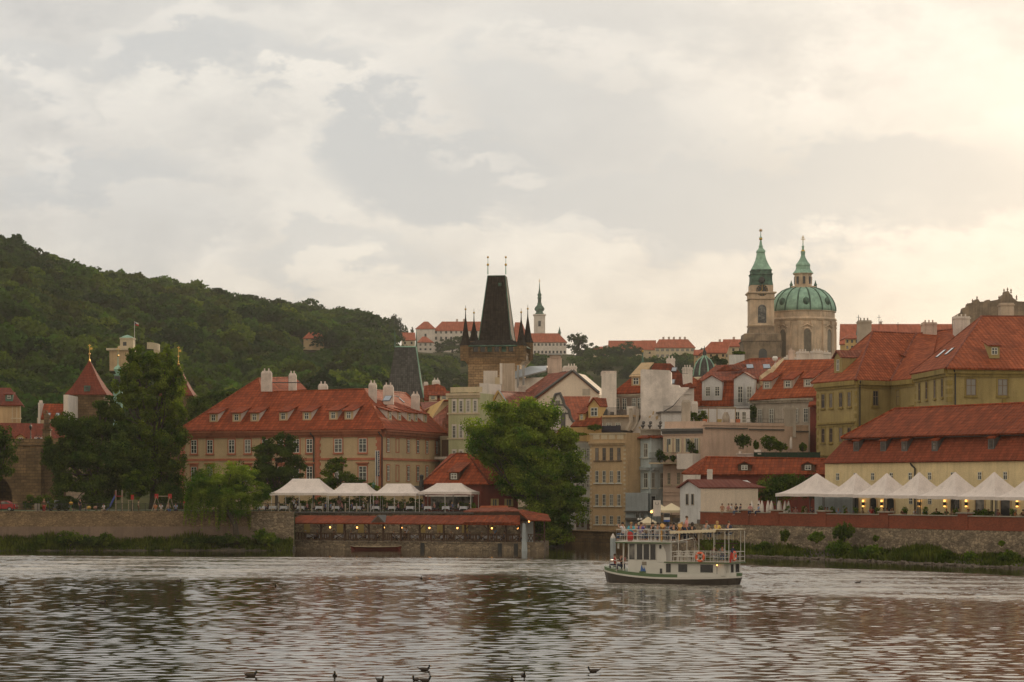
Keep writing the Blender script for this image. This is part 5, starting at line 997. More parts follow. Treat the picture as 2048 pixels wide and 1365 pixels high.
    # tables and people
    def table(px, wl, n, z, lb, grp, sz=.9):
        c = wl.pt(wl.u(px), z, n); t = thing('table', 'small wooden table under the '+lb.replace('white tablecloth on the ', '').replace(' table', ' white cloth'), 'table', c, grp.replace('white tablecloths', 'tables')); mb = MB(); mb.obox(c-wl.U*sz/2-wl.N*sz/2+ZUP*.7, wl.U*sz, wl.N*sz, ZUP*.04); obj('tabletop', mb, M['wood'], t)
        for su in (-1, 1):
            for sn in (-1, 1): mb = MB(); q = c+wl.U*su*sz*.4+wl.N*sn*sz*.4; mb.tube([q, q+ZUP*.7], .03, 4); obj('leg', mb, M['wood'], t)
        mb = MB(); K_ = 8; s = sz/2+.02; top = []; bot = []
        for i in range(4*K_):
            a = i/K_; side = int(a); f = a-side; x, y = [(-1+2*f, -1), (1, -1+2*f), (1-2*f, 1), (-1, 1-2*f)][side]; cnr = (abs(x*y))**6; o = c+wl.U*x*s+wl.N*y*s; top.append(o+ZUP*.745); k = 1.06+.03*math.sin(i*1.9); bot.append(c+wl.U*x*s*k+wl.N*y*s*k+ZUP*(.42-.2*cnr))
        n4 = 4*K_; mb.add(top+bot, [tuple(range(n4))]+[(i, n4+i, n4+(i+1) % n4, (i+1) % n4) for i in range(n4)]); o = solo('tablecloth', mb, M['cloth'], lb, 'tablecloth', grp); return c
    ordn = ['first', 'second', 'third', 'fourth', 'fifth', 'sixth', 'seventh', 'eighth', 'ninth', 'tenth', 'eleventh', 'twelfth', 'thirteenth']
    def chair(wl, px, n, z, rot, lb, grp, mat=None):
        c = wl.pt(wl.u(px), z, n); 
        if 'dark_chair' not in CH: make_chair('dark_chair', M['wood'])
        return put_chair('dark_chair', c, rot, lb, grp)
    # lower deck
    low = [614, 640, 671, 705, 735, 791, 820, 852, 883, 914, 944, 968, 990, 1022]
    for i, px in enumerate(low):
        lb = 'white tablecloth on the %s table from the left in the timber gallery' % (ordn[i] if i < 13 else 'last'); table(px, W1, -1.35, z0, lb, 'white tablecloths in the timber gallery')
    cols = ['blue', 'black', 'white', 'pink', 'grey', 'lightblue', 'beige', 'navy', 'brown', 'white']
    r = random.Random(4)
    for i, px in enumerate(low):
        for s in (-1, 1):
            o = 'left' if s < 0 else 'right'; lb = '%s of the %s gallery table from the left' % (o, ordn[i] if i < 13 else 'last')
            c = chair(W1, px+s*13.5, -1.35, z0, 90*s, 'dark wooden chair '+lb, 'chairs in the timber gallery')
            if r.random() < .55: cc = r.choice(cols); person('diner in %s, %s' % (cc, lb), W1.pt(W1.u(px+s*12.5), z0, -1.35), -90*s+r.uniform(-20, 20), 'sit', cc, 'navy', r.choice(['dark', 'brown', 'fair', 'grey']), .97, group='diners in the timber gallery')
    person('waiter in a white shirt standing in the timber gallery under the gable', W1.pt(W1.u(799), z0, -2.3), 20, 'stand', 'white', 'black', 'dark', group='diners in the timber gallery')
    person('pale-shirted person standing in the right part of the timber gallery', W1.pt(W1.u(977), z0, -2.4), -20, 'stand', 'lightblue', 'black', 'dark', group='diners in the timber gallery')
    # lanterns
    for i, px in enumerate((657, 711, 765, 800, 856, 912, 981, 1033, 1058)):
        c = W1.pt(W1.u(px), ze-.75, -.5) if px < 1050 else K.pt(K.u(px), K.z(px, 1045), .2); t = thing('hanging_lantern', 'small lit lantern, %s from the left under the gallery roof' % ordn[i], 'lantern', c, 'lit lanterns under the gallery roof'); mb = MB(); mb.tube([c+ZUP*.3, c+ZUP*.75], .01, 4); mb.lathe(c+ZUP*.2, [(.11, 0), (.04, .1)], 6); obj('cap', mb, M['iron'], t)
        mb = MB(); mb.lathe(c, [(.05, 0), (.1, .06), (.1, .16), (.05, .22)], 8); obj('flame_glass', mb, M['flame'], t)
    # upper terrace: tents
    zt = 4.62; specs = [(538, 658, 986, 963, 6.8, 28, 'largest peaked white marquee at the left end of the upper terrace'), (652, 745, 987, 972, 5.6, 25, 'second white marquee from the left on the upper terrace'), (742, 835, 987, 973, 5.2, 25, 'third white marquee from the left on the upper terrace'), (834, 946, 984, 972, 5.2, 25, 'white marquee at the right end of the upper terrace in front of the red house')]
    for a, b, pv, pt_, dp, rg, lb in specs:
        u0, u1 = up.u(a+2), up.u(b-4); zv = up.z((a+b)/2, pv); t = thing('marquee', lb, 'marquee', up.pt((u0+u1)/2, zt, -dp/2), 'white marquees on the upper terrace'); tent(t, up, u0, u1, -.2, -dp, zv, up.z((a+b)/2, pt_)+.35, rg*295/F)
        for u in (u0+.1, u1-.1, (u0+u1)/2):
            for n in (-.35, -dp+.1): mb = MB(); up.bx(mb, u-.035, u+.035, zt, zv-.1, n-.035, n+.035); obj('pole', mb, M['white_paint'], t)
    # grey parasol at the left
    c = up.pt(up.u(541), zt, -3.5); t = thing('parasol', 'flat grey blue parasol beside the left end of the largest marquee', 'parasol', c); mb = MB(); mb.tube([c, c+ZUP*2.7], .04, 6); obj('pole', mb, M['white_paint'], t); mb = MB(); mb.lathe(c+ZUP*2.15, [(1.6, 0), (1.62, .05), (.1, .62)], sq=8); obj('canopy', mb, M['zinc'], t)
    # rail of the upper terrace
    t = thing('terrace_railing', 'iron railing with pale square posts along the edge of the upper terrace', 'railing', up.pt(up.L/2, zt)); mb = MB(); a, b = up.u(512), up.u(944)
    for z in (zt+.12, zt+1.0): up.bx(mb, a, b, z, z+.04, .3, .34)
    u = a
    while u < b: up.bx(mb, u, u+.022, zt+.14, zt+1.0, .31, .33); u += .17
    obj('rail', mb, M['iron'], t)
    for px in (558, 580.5, 602.5, 625, 647, 669.5, 692, 714.5, 737): mb = MB(); u = up.u(px); up.bx(mb, u-.07, u+.07, zt, zt+1.12, .24, .36); obj('post', mb, M['stonecap'], t)
    ups = [520, 543, 565, 599, 636, 669, 712, 749, 782, 818, 854, 890, 925]
    for i, px in enumerate(ups):
        lb = 'white tablecloth on the %s table from the left on the upper terrace' % ordn[i]; table(px, up, -.9, zt, lb, 'white tablecloths on the upper terrace')
        for s in (-1, 1):
            o = 'left' if s < 0 else 'right'; l2 = '%s of the %s upper terrace table from the left' % (o, ordn[i]); chair(up, px+s*13, -.9, zt, 90*s, 'dark wooden chair '+l2, 'chairs on the upper terrace')
            if r.random() < .6: cc = r.choice(cols); person('diner in %s, %s' % (cc, l2), up.pt(up.u(px+s*12), zt, -.9), -90*s+r.uniform(-20, 20), 'sit', cc, 'navy', r.choice(['dark', 'brown', 'fair', 'grey']), .97, group='diners on the upper terrace')
    person('waiter in a white shirt standing under the left marquee', up.pt(up.u(581), zt, -1.6), -40, 'photo', 'white', 'black', 'dark', group='diners on the upper terrace')
    person('man in dark clothes facing the waiter under the left marquee', up.pt(up.u(588), zt, -1.7), 100, 'photo', 'navy', 'black', 'brown', group='diners on the upper terrace')
    person('woman in pink standing where the two left marquees meet', up.pt(up.u(666), zt, -3), 0, 'stand', 'pink', 'beige', 'fair', group='diners on the upper terrace'); person('person in pale pink standing between second and third marquees', up.pt(up.u(743), zt, -2.6), 0, 'stand', 'pink', 'navy', 'brown', group='diners on the upper terrace')
    for px, rx, ry, mt, lb in ((886, 8, 17, 'leaf_lt', 'yellow green potted shrub under the right marquee'), (925, 12, 18, 'leaf', 'rounded shrub at the right end of the upper terrace'), (943, 8, 16, 'leaf_lt', 'dense light shrub beside the red wall end of the terrace'), (800, 9, 16, 'leaf', 'shrub under the third marquee'), (822, 8, 15, 'leaf_dark', 'dark shrub where the two right marquees meet')):
        q = up.hit(px, 1020); shrub(lb, px, 1022, rx, ry*1.0, q[1]+2, 1500, .16, mt, group='shrubs on the upper terrace')
    # rowing boat
    c = P(752, 1098, 286.5); t = thing('low_boat', 'low flat boat with a dull red side lying along the restaurant ledge', 'boat', V(c[0], c[1], -.1)); mb = MB(); xs = [-3.2, -2.6, 0, 2.6, 3.2]; ws = [.05, .45, .6, .45, .05]; hs = [.5, .4, .35, .4, .5]
    L = [V(c[0]+x, c[1]-w, h) for x, w, h in zip(xs, ws, hs)]; Rr = [V(c[0]+x, c[1]+w, h) for x, w, h in zip(xs, ws, hs)]; Bt = [V(c[0]+x*.94, c[1], -.15) for x in xs]
    for i in range(4):
        mb.poly([L[i], Bt[i], Bt[i+1], L[i+1]]); mb.poly([Rr[i], Rr[i+1], Bt[i+1], Bt[i]]); mb.poly([L[i]-ZUP*.08, L[i+1]-ZUP*.08, Rr[i+1]-ZUP*.08, Rr[i]-ZUP*.08], 1)
    obj('hull', mb, [pcol((.16, .03, .02)), M['wood']], t); mb = MB()
    mb.tube([p+ZUP*.02-V(0, .02, 0) for p in L], .04, 5); mb.tube([p+ZUP*.02+V(0, .02, 0) for p in Rr], .04, 5); obj('gunwale', mb, M['wood_lt'], t)
M['tile_deck'] = m_tile('deck_roof_tiles', (.27, .06, .022), (.19, .042, .017), .5, .5, moss=.2, groove=.4); M['amber'] = m_plain('amber_panel', (.28, .2, .06), .6, var=.35, scale=.6)
CH = {}
def make_chair(key, mat, white=False):
    parts = []; b = MB(); b.box(-.21, .21, -.21, .21, .43, .47); parts.append(('seat', b)); b = MB()
    b.tube([(-.2, .2, .46), (-.2, .27, .88), (.2, .27, .88), (.2, .2, .46)], .02, 5)
    for x in (-.1, 0, .1): b.tube([(x, .21, .47), (x, .27, .87)], .013, 4)
    parts.append(('backrest', b))
    for x in (-.18, .18):
        for y in (-.18, .18): b = MB(); b.tube([(x*1.12, y*1.15, 0), (x, y, .44)], .018, 5); parts.append(('leg', b))
    if white:
        for x in (-.22, .22): b = MB(); b.tube([(x, .22, .66), (x, -.15, .66), (x, -.19, .44)], .017, 4); parts.append(('armrest', b))
    ms = []
    for n, q in parts: me = bpy.data.meshes.new(n); me.from_pydata([tuple(map(float, v)) for v in q.v], [], q.f); me.materials.append(mat); ms.append((n, me))
    CH[key] = ms
def put_chair(key, loc, rot, label, group):
    t = bpy.data.objects.new('chair', None); COL.objects.link(t); t.location = tuple(loc); t.rotation_euler = (0, 0, R(rot)); t.empty_display_size = .2; tagit(t, label, 'chair', group)
    for n, me in CH[key]: o = bpy.data.objects.new(n, me); COL.objects.link(o); o.parent = t
    return t
restaurant()
# ================================================================ red house by the terrace
def red_house():
    d = 304; W = Wall((838, 307), (962, 302)); W2 = Wall((962, 302), (1037, 303)); t = thing('red_house', 'dark red plastered house with a hipped orange tiled roof behind the right marquee', 'house', V(W.B[0], 305, 4.6)); z = lambda py: zz(py, 303)
    body(t, [(846, 308), (846, 307), (962, 302), (1036, 303), (1036, 314), (846, 316)], 1., z(966), M['redwall'])
    R1 = W.roof(z(967.5), 42, .45); R2 = W2.roof(z(967), 42, .45); a, b = R1.hit(841, 968), R1.hit(978, 968); ap = R1.hit(913, 907); ri = R1.hit(935, 907.5); c = R2.hit(978, 968); e = R2.hit(1048, 966); f = R2.hit(1003, 919); g = R2.hit(944, 918.5)
    slabs(t, [[a, b, ri, ap], [g, c, e, f], [a, ap, ap+V(-1, 5, 0), a+V(.5, 9, 0)], [e, f, f+V(1, 5, -.2), e+V(0, 8, 0)]], M['tile'])
    mb = MB()
    for p, q in ((a, ap), (b, ri), (ap, ri), (c, g), (g, f), (f, e)): ridge_tiles(mb, p, q, .12)
    obj('ridge_tiles', mb, M['tile_brown'], t)
    mb = MB(); A, B, C = P(935, 918, 312), P(975, 918, 311), P(962, 909, 312); mb.slab([P(930, 908, 312), C, B, P(940, 919, 311)], .15); mb.slab([C, B, B+V(0, 4, 0), C+V(0, 4, 0)], .15); obj('rear_roof', mb, M['tile'], t)
    dormer(t, R1, 908, 961, 1.5, 1.15, (M['wood'], M['tile_old']), t2=.45, ww=.95, over=.3, glass=M['glass_pale']); dormer(t, R2, 1036, 951, 1.3, .9, (M['tan'], M['tile_old']), t2=.2, ww=.4)
    chim_px(t, 987, 996, 899, 920, 306, M['chimney'], dp=.6, pots=1)
    for px in (989, 1017): window(t, W2, W2.u(px), W2.z(px, 1013), W2.z(px, 998), .95, M['olive_trim'], M['glass'], style=1)
    for px in (983.5, 995, 1011, 1024): mb = MB(); u = W2.u(px); W2.bx(mb, u-.14, u+.14, W2.z(px, 1013), W2.z(px, 998), .05, .1); obj('shutter', mb, M['olive'], t)
    mb = MB(); W2.bx(mb, 0, W2.L, z(982), z(980), 0, .06); W2.bx(mb, .0, .25, 3, z(967), 0, .05); obj('band', mb, M['redwall'], t)
    mb = MB(); W.pbx(mb, 862, 993, 946, 1018, .0, .05); obj('shop_glazing', mb, M['glass_dark'], t); mb = MB(); W.pbx(mb, 862, 991, 948, 993.5, 0, 1.4); obj('awning_edge', mb, M['white'], t)
    mb = MB(); W.pbx(mb, 822, 972, 846, 986, -3, 2.); obj('side_awning', mb, M['zinc'], t)
    mb = MB(); q = P(843, 965, 304); mb.lathe(q-ZUP*.6, [(.3, 0), (.32, .6), (.24, 1.), (.3, 1.5), (.1, 1.62)], 8); obj('vent_cowl', mb, M['iron'], t)
    t = thing('street_lamp', 'green iron street lantern behind the third marquee', 'street lamp', P(747, 1022, 308)); mb = MB(); mb.lathe(P(747, 1022, 308), [(.12, 0), (.06, .6), (.05, 3.1)], 6); obj('post', mb, M['iron'], t); mb = MB(); mb.lathe(P(747, 977, 308), [(.12, 0), (.24, .45), (.28, .5), (.05, .8), (.03, 1.1)], 6); obj('lantern', mb, M['copper_dark'], t)
red_house()
tree('big light green tree with a broad crown at the mouth of the side channel', (1085, 1092), [(990, 850, 48, 38), (962, 885, 28, 30), (1030, 830, 40, 30), (1075, 835, 42, 36), (1000, 895, 48, 30, 1), (1110, 870, 36, 34), (1060, 890, 60, 45, -2), (1120, 925, 46, 34), (1080, 950, 52, 45, -2), (1140, 950, 34, 22), (1118, 985, 48, 40, -1), (1085, 1010, 42, 40), (1130, 1030, 34, 34), (1108, 1065, 34, 26), (975, 915, 22, 18), (1060, 812, 18, 14), (1020, 930, 44, 34, 2), (1035, 965, 36, 34, 2), (1045, 880, 50, 40, 2), (1150, 1000, 24, 24), (1165, 940, 16, 14), (1100, 1040, 44, 34, 1), (1075, 980, 40, 40, 2)], 299, 120000, .3, 'leaf_lt', .3, group=None, depth=.85, fill=.4, clump=.32)
# ================================================================ town behind the side channel
def Z(py, d): return H+(YH-py)/F*d
def roof_quad(*p): return [P(*q) for q in p]
def wins(t, wl, pxs, rows_, wpx, mf='frame', mg='glass', **kw):
    for (a, b, ref) in rows_: row(t, wl, pxs, ref, a, b, wpx, M[mf], M[mg], **kw)
def cornice(t, wl, px0, px1, py, mat, hh=.3, out=.3, name='cornice', ref=None):
    mb = MB(); z = wl.z(ref or (px0+px1)/2, py); wl.bx(mb, wl.u(px0), wl.u(px1), z-hh, z, 0, out); wl.bx(mb, wl.u(px0), wl.u(px1), z-hh*2, z-hh, 0, out*.5); return obj(name, mb, mat, t)
def bal(t, wl, px0, px1, py0, py1, n, mat='iron', step=.15, name='railing'):
    mb = MB(); a, b = wl.u(px0), wl.u(px1); pm = (px0+px1)/2; z1, z0 = wl.z(pm, py0), wl.z(pm, py1); wl.bx(mb, a, b, z1-.04, z1, n, n+.04); wl.bx(mb, a, b, z0, z0+.04, n, n+.04); u = a
    while u < b: wl.bx(mb, u, u+.025, z0+.04, z1-.04, n+.005, n+.03); u += step
    return obj(name, mb, M[mat], t)
def middle():
    # green house ------------------------------------------------------
    W = Wall((897, 345), (960, 343)); t = thing('green_house', 'pale green four storey house with white window panels and a planted roof terrace', 'house', W.pt(W.L/2, 4.5))
    body(t, [(897, 345), (960, 343), (1003, 352), (1003, 366), (897, 366)], 4, Z(787, 344), M['green']); body(t, [(959, 346), (1003, 351), (1003, 364), (959, 364)], 4, Z(769, 350), M['white'], 'side_wall')
    cornice(t, W, 894, 961, 787, M['cream'], .35, .45); mb = MB(); W.bx(mb, -.2, W.L, W.z(928, 829), W.z(928, 826), 0, .1); W.bx(mb, -.2, W.L, W.z(928, 879), W.z(928, 876.5), 0, .1); W.pbx(mb, 897, 774, 960, 785, -.9, -.7); obj('belt', mb, M['cream'], t)
    for px in (908.6, 922.4, 936.5, 950.7):
        mb = MB()
        for a, b in ((798, 826), (849, 876.5), (899, 925)): W.pbx(mb, px-4.8, a, px+4.8, b, 0, .06)
        obj('window_panel', mb, M['white'], t)
    wins(t, W, (908.6, 922.4, 936.5, 950.7), ((802, 824, 928), (852, 876, 928), (902, 924, 928)), 6.2, proud=.06)
    for px, rx, ry, lb in ((912, 9, 16, 'bushy plant at the left of the green house roof terrace'), (930, 5, 7, 'small plant in the middle of the green house roof terrace'), (951, 6, 14, 'reddish potted plant at the right of the green house roof terrace')): shrub(lb, px, 787, rx, ry, 346.5, 700, .2, 'leaf', group='plants on the green house terrace')
    W = Wall((883, 346), (898, 345)); t = thing('gate_house', 'narrow brown timber-fronted passage between the long house and the green house', 'passage', W.pt(0, 4.5)); body(t, [(880, 348), (898, 347), (898, 356), (880, 356)], 4, Z(872, 346), M['wood_lt']); mb = MB(); W.pbx(mb, 884, 880, 896, 914, -.1, .05); obj('door', mb, M['wood'], t); mb = MB(); W.pbx(mb, 878, 914, 900, 919, -1, 1.); obj('ledge', mb, M['white'], t)
    # houses between the long house and the slate tower
    t = thing('ochre_gabled_house', 'ochre gabled house with brown red roofs behind the right end of the long house', 'house', G(875, 372, 5)); mb = MB(); a, b, c = P(846, 820, 372), P(898, 795, 366), P(868, 838, 360); mb.add([P(846, 822, 370), P(888, 798, 366), P(862, 838, 366), P(846, 842, 370)]+[p+V(0, 2, 0) for p in (P(846, 822, 370), P(888, 798, 366), P(862, 838, 366), P(846, 842, 370))], [(0, 1, 2, 3), (7, 6, 5, 4), (0, 4, 5, 1), (1, 5, 6, 2), (2, 6, 7, 3), (3, 7, 4, 0)]); obj('gable', mb, M['yellow'], t)
    slabs(t, [roof_quad((862, 840, 364), (900, 806, 368), (900, 875, 358), (876, 875, 356)), roof_quad((840, 805, 385), (876, 803, 385), (888, 799, 370), (848, 822, 368))], M['tile_rose']); body(t, [(862, 362), (899, 362), (899, 376), (862, 376)], 4, Z(870, 362), M['tan'])
    W = Wall((862, 366), (898, 366)); rf = W.roof(Z(876, 366), 45); skylight(t, rf, 875, 851, 880, 846); skylight(t, rf, 889, 851, 895, 846)
    t = thing('rear_tiled_house', 'brown roofed house with white chimney blocks right of the slate tower', 'house', G(875, 400, 6)); W = Wall((846, 398), (900, 398)); rf = W.roof(Z(800, 398), 42); h = rf.hit; slabs(t, [[h(848, 800), h(902, 802), h(890, 775), h(876, 768), h(848, 772)]], M['tile_old']); body(t, [(848, 399), (900, 399), (900, 410), (848, 410)], 5, Z(800, 399), M['tan'])
    chim_px(t, 864, 880, 760, 776, 402, M['white'], dp=1.4, pots=2); chim_px(t, 847, 856, 764, 776, 403, M['chimney'], dp=1.); dormer(t, rf, 866, 800, 1.4, .8, (M['cream'], M['tile_old']), t2=.4); dormer(t, rf, 888, 800, 1.4, .8, (M['cream'], M['tile_old']), t2=.4)
    # pediment house
    W = Wall((980, 349), (1018, 348)); t = thing('pediment_house', 'cream house with a triangular pediment and rose tiled ridge roof above the big tree', 'house', W.pt(2, 4.5)); body(t, [(984, 349), (1017, 348), (1062, 360), (1050, 372), (984, 372)], 4, Z(814, 349), M['cream']); mb = MB(); A, B, C = W.pt(W.u(980.5), W.z(981, 814), .2), W.pt(W.u(1017), W.z(1017, 811.5), .2), W.pt(W.u(998), W.z(998, 782), .2); n = W.N*.5
    mb.add([A, B, C, A-n, B-n, C-n], [(0, 1, 2), (5, 4, 3), (0, 3, 4, 1), (1, 4, 5, 2), (2, 5, 3, 0)]); obj('pediment', mb, M['cream'], t); mb = MB()
    for p, q in ((A, C), (C, B), (A, B)): mb.tube([p+W.N*.15, q+W.N*.15], .16, 4)
    obj('pediment_moulding', mb, M['yellow'], t); bk = V(5.5, 13, 0); slabs(t, [[C, B, B+bk*.8-V(0, 0, .3), P(1066, 785, 364)], [A, C, P(1066, 785, 364), A+bk]], M['tile_rose']); mb = MB(); mb.tube([C+V(0, -.1, .1), B+V(0, -.1, .1)], .16, 4); obj('verge', mb, M['zinc'], t); wins(t, W, (990, 1006.5), ((816, 826, 998),), 5, style=1)
    # big pale gable
    W = Wall((1052, 366), (1200, 363)); t = thing('white_gabled_house', 'large house with a broad blank pale gable, rose roof and strip of roof glazing', 'house', W.pt(W.L/2, 4.5)); A, B, C, D_, E_ = [W.hit(*q) for q in ((1063, 806), (1199, 790), (1146, 745), (1199, 860), (1063, 860))]; n = W.N*.4
    mb = MB(); pts = [E_, D_, B, C, A]; mb.add(pts+[p-n*22 for p in pts], [(0, 1, 2, 3, 4), (9, 8, 7, 6, 5)]+[(i, 5+i, 5+(i+1) % 5, (i+1) % 5) for i in range(5)]); obj('gable_wall', mb, M['cream2'], t)
    L1, L2 = P(1050, 782, 374), P(1098, 748, 376); slabs(t, [[W.hit(1054, 812)+W.N*.3, C+W.N*.3+ZUP*.25, P(1136, 747, 374)+ZUP*.2, L2, L1, P(1056, 795, 372)], [C+W.N*.3+ZUP*.25, B+W.N*.3+ZUP*.25, B+V(1, 8, .25), C+V(0, 8, .25)]], M['tile_rose']); mb = MB()
    for p, q in ((W.hit(1054, 812), C), (C, B)): mb.tube([p+W.N*.3+ZUP*.3, q+W.N*.3+ZUP*.3], .22, 4)
    obj('verge', mb, M['lead'], t); mb = MB(); g = [P(1084, 779, 370.5), P(1102, 777, 369.5), P(1139, 747, 369), P(1120, 750, 371)]; mb.slab([p+ZUP*.35 for p in g], .1); obj('roof_glazing', mb, M['sky_glass'], t)
    mb = MB()
    for i in range(6): f = i/5; a = g[0]*(1-f)+g[3]*f; b = g[1]*(1-f)+g[2]*f; mb.tube([a+ZUP*.42, b+ZUP*.42], .05, 4)
    obj('glazing_bars', mb, M['lead'], t); chim_px(t, 1133, 1153.5, 732, 748, 368, M['white'], dp=1.6, cap=False, pots=3); mb = MB(); W.pbx(mb, 1165, 778, 1180, 791, 0, .04); obj('patch', mb, M['grey'], t)
    # mansion of grey roofs behind it
    t = thing('attic_house', 'grey sheet-roofed attic with tall pale chimney stacks in front of the dark tower', 'house', G(1060, 385, 6)); body(t, [(1030, 384), (1096, 380), (1130, 386), (1130, 396), (1030, 396)], 5, Z(757, 384), M['white']); slabs(t, [roof_quad((1028, 757, 381), (1092, 741, 381), (1094, 732, 388), (1060, 733, 390), (1030, 743, 390))], M['zinc'])
    mb = MB(); a = P(1095, 747, 384); mb.obox(a, V(2.4, 0, 0), V(0, 3, 0), ZUP*(Z(716, 384)-a[2])); a = P(1100, 716, 383.8); mb.obox(a, V(1.8, 0, 0), V(0, 2.5, 0), ZUP*(Z(711, 384)-a[2])); mb.obox(P(1095, 757, 384.5), V(3.3, 0, 0), V(0, 3, 0), ZUP*1.1); obj('stack', mb, M['pinkish'], t); mb = MB(); mb.obox(P(1095, 710, 383.3), V(2.5, 0, 0), V(0, 3.4, 0), ZUP*.25); obj('metal_hood', mb, M['zinc'], t)
    for px in (1036, 1047): mb = MB(); a, b = P(px, 776, 378), P(px, 731, 378); mb.tube([a, b], .18, 8); obj('flue', mb, M['zinc'], t)
    chim_px(t, 1037, 1051, 771, 788, 372, M['white'], dp=1.2, cap=False); chim_px(t, 1125, 1150, 732, 752, 372, M['white'], dp=1)
    for i, (a, b, c, e, d, m) in enumerate(((967, 995, 742, 772, 372, 'white'), (1004, 1030, 727, 790, 368, 'tanwhite'))):
        t = thing('firewall_block', ('low white firewall block left of the tall beige one', 'tall beige firewall block standing before the dark tower')[i], 'wall', G(a, d, 6)); body(t, [(a, d), (b, d), (b, d+5), (a, d+5)], 5, Z(c, d), M[m]); 
        if i: mb = MB(); mb.obox(P(999.5, 769, d-.05), V(.4, 0, 0), V(0, 4, 0), ZUP*(Z(727, d)-Z(769, d))); obj('edge_strip', mb, M['white'], t)
        else: mb = MB(); mb.obox(P(990, 770, d-1), V(.9, 0, 0), V(0, .9, 0), ZUP*1.2); obj('small_stack', mb, M['cream'], t)
    # baroque gable
    W = Wall((1100, 336), (1164, 334)); t = thing('baroque_gable_house', 'house with a curved white baroque gable outlined in dark grey beside an orange tiled roof', 'house', W.pt(2, 4)); out = [(1104, 860), (1104, 815), (1106, 803), (1112, 789), (1120, 787), (1126, 800), (1129, 811), (1138, 821), (1141, 835), (1146, 843), (1160, 848), (1160, 860)]
    q = [W.hit(*p) for p in out]; n = len(q); mb = MB(); mb.add(q+[p-W.N*.5 for p in q], [tuple(range(n)), tuple(range(n, 2*n))[::-1]]+[(i, n+i, n+(i+1) % n, (i+1) % n) for i in range(n)]); obj('gable', mb, M['white'], t); mb = MB(); mb.tube([p+W.N*.1 for p in q[1:11]], .24, 5); W.pbx(mb, 1106, 809, 1129, 812, 0, .12); W.pbx(mb, 1104, 826, 1140, 829, 0, .12); W.pbx(mb, 1122, 829, 1131, 855, 0, .1); obj('gable_moulding', mb, M['lead'], t)
    mb = MB(); c = W.hit(1116, 805); mb.lathe(c-ZUP*.3+W.N*.05, [(.3, 0), (.3, .55)], 8); obj('oculus', mb, M['glass_dark'], t); body(t, [(1104, 336), (1160, 335), (1180, 350), (1110, 350)], 1, Z(856, 336), M['grey'])
    slabs(t, [roof_quad((1143, 842, 336.5), (1165, 838, 338), (1181, 793, 352), (1126, 793, 352))], M['tile_bright']); slabs(t, [roof_quad((1113, 867, 333), (1140, 865, 333), (1139, 855, 335), (1120, 856, 335))], M['tile'], 'porch_roof')
    # yellow attic house with terrace
    W = Wall((1140, 325), (1204, 322)); t = thing('yellow_attic_house', 'narrow house with a small yellow gabled attic, dark red roof and planted balcony', 'house', W.pt(2, 1)); body(t, [(1140, 325.5), (1182, 323.5), (1204, 324), (1204, 340), (1140, 342)], .5, Z(884, 325), M['bluegrey2']); body(t, [(1141, 328), (1203, 326), (1203, 340), (1141, 342)], 5, Z(853, 327), M['yellow'], 'upper_wall')
    rf = W.roof(W.z(1170, 852.5), 42, .1); h = rf.hit; slabs(t, [[h(1140, 853), h(1203, 851), h(1203, 820), h(1196, 795), h(1185, 795), h(1160, 832)]], M['tile_old']); dormer(t, rf, 1188.5, 836, 2.0, 1.75, (M['yellow'], M['tile_old']), gable=1.1, ww=1.15)
    dormer(t, rf, 1163.5, 841, .9, 1., (M['yellow'], M['tile_old']), t2=.5, ww=.4)
    mb = MB(); W.pbx(mb, 1151, 884, 1182, 886, 0, 1.1); obj('balcony_floor', mb, M['stonecap'], t); bal(t, W, 1150, 1181, 869, 884, 1.05); 
    wins(t, W, (1153, 1166, 1176.5), ((897, 921, 1166), (950, 975, 1166), (1001, 1022, 1166)), 6.5, 'frame', 'glass_dark'); mb = MB(); W.pbx(mb, 1174, 1040, 1180, 1060, 0, .06); W.pbx(mb, 1152, 1040, 1158, 1055, 0, .06); W.pbx(mb, 1163, 1038, 1168, 1055, 0, .06); obj('door', mb, M['wood'], t); mb = MB(); W.pbx(mb, 1150, 890, 1153, 1062, 0, .15); obj('corner_strip', mb, M['white'], t)
    for px, py, rx, ry, lb in ((1160, 872, 14, 6, 'flower boxes along the balcony below the yellow attic'), (1190, 862, 14, 13, 'leafy plants on the terrace below the yellow attic')): shrub(lb, px, py, rx, ry, 322, 900, .2, 'leaf', stem=False, group='terrace plants')
    # tan house
    W = Wall((1180, 319), (1251, 316)); S = Wall((1251, 316), (1285, 318.5)); t = thing('tan_house', 'tall tan house at the channel with four rows of four windows and a panelled parapet', 'house', W.pt(2, 1)); body(t, [(1180, 319), (1251, 316), (1285, 318.5), (1285, 334), (1180, 336)], -.3, Z(866, 317), M['tan'])
    cornice(t, W, 1179, 1252, 884, M['tan'], .25, .4); cornice(t, W, 1179, 1252, 866.5, M['cream'], .12, .15, 'coping'); mb = MB()
    for px in (1193, 1209, 1224, 1241): W.pbx(mb, px-6.2, 870, px+6.2, 879, 0, .07)
    for px in (1181.5, 1249.5):
        for i in range(20): W.pbx(mb, px-2, 890+i*8.6, px+2, 894+i*8.6, 0, .07)
    obj('quoins', mb, M['cream'], t); wins(t, W, (1194, 1208.5, 1223, 1238), ((896, 921, 1215),), 6.6, 'frame_brown', 'glass', sill=1, bars=1); wins(t, W, (1194, 1208.5, 1223, 1238), ((942, 966, 1215), (989, 1012, 1215), (1032, 1049, 1215)), 6.6, 'frame', 'glass', sill=1, bars=1)
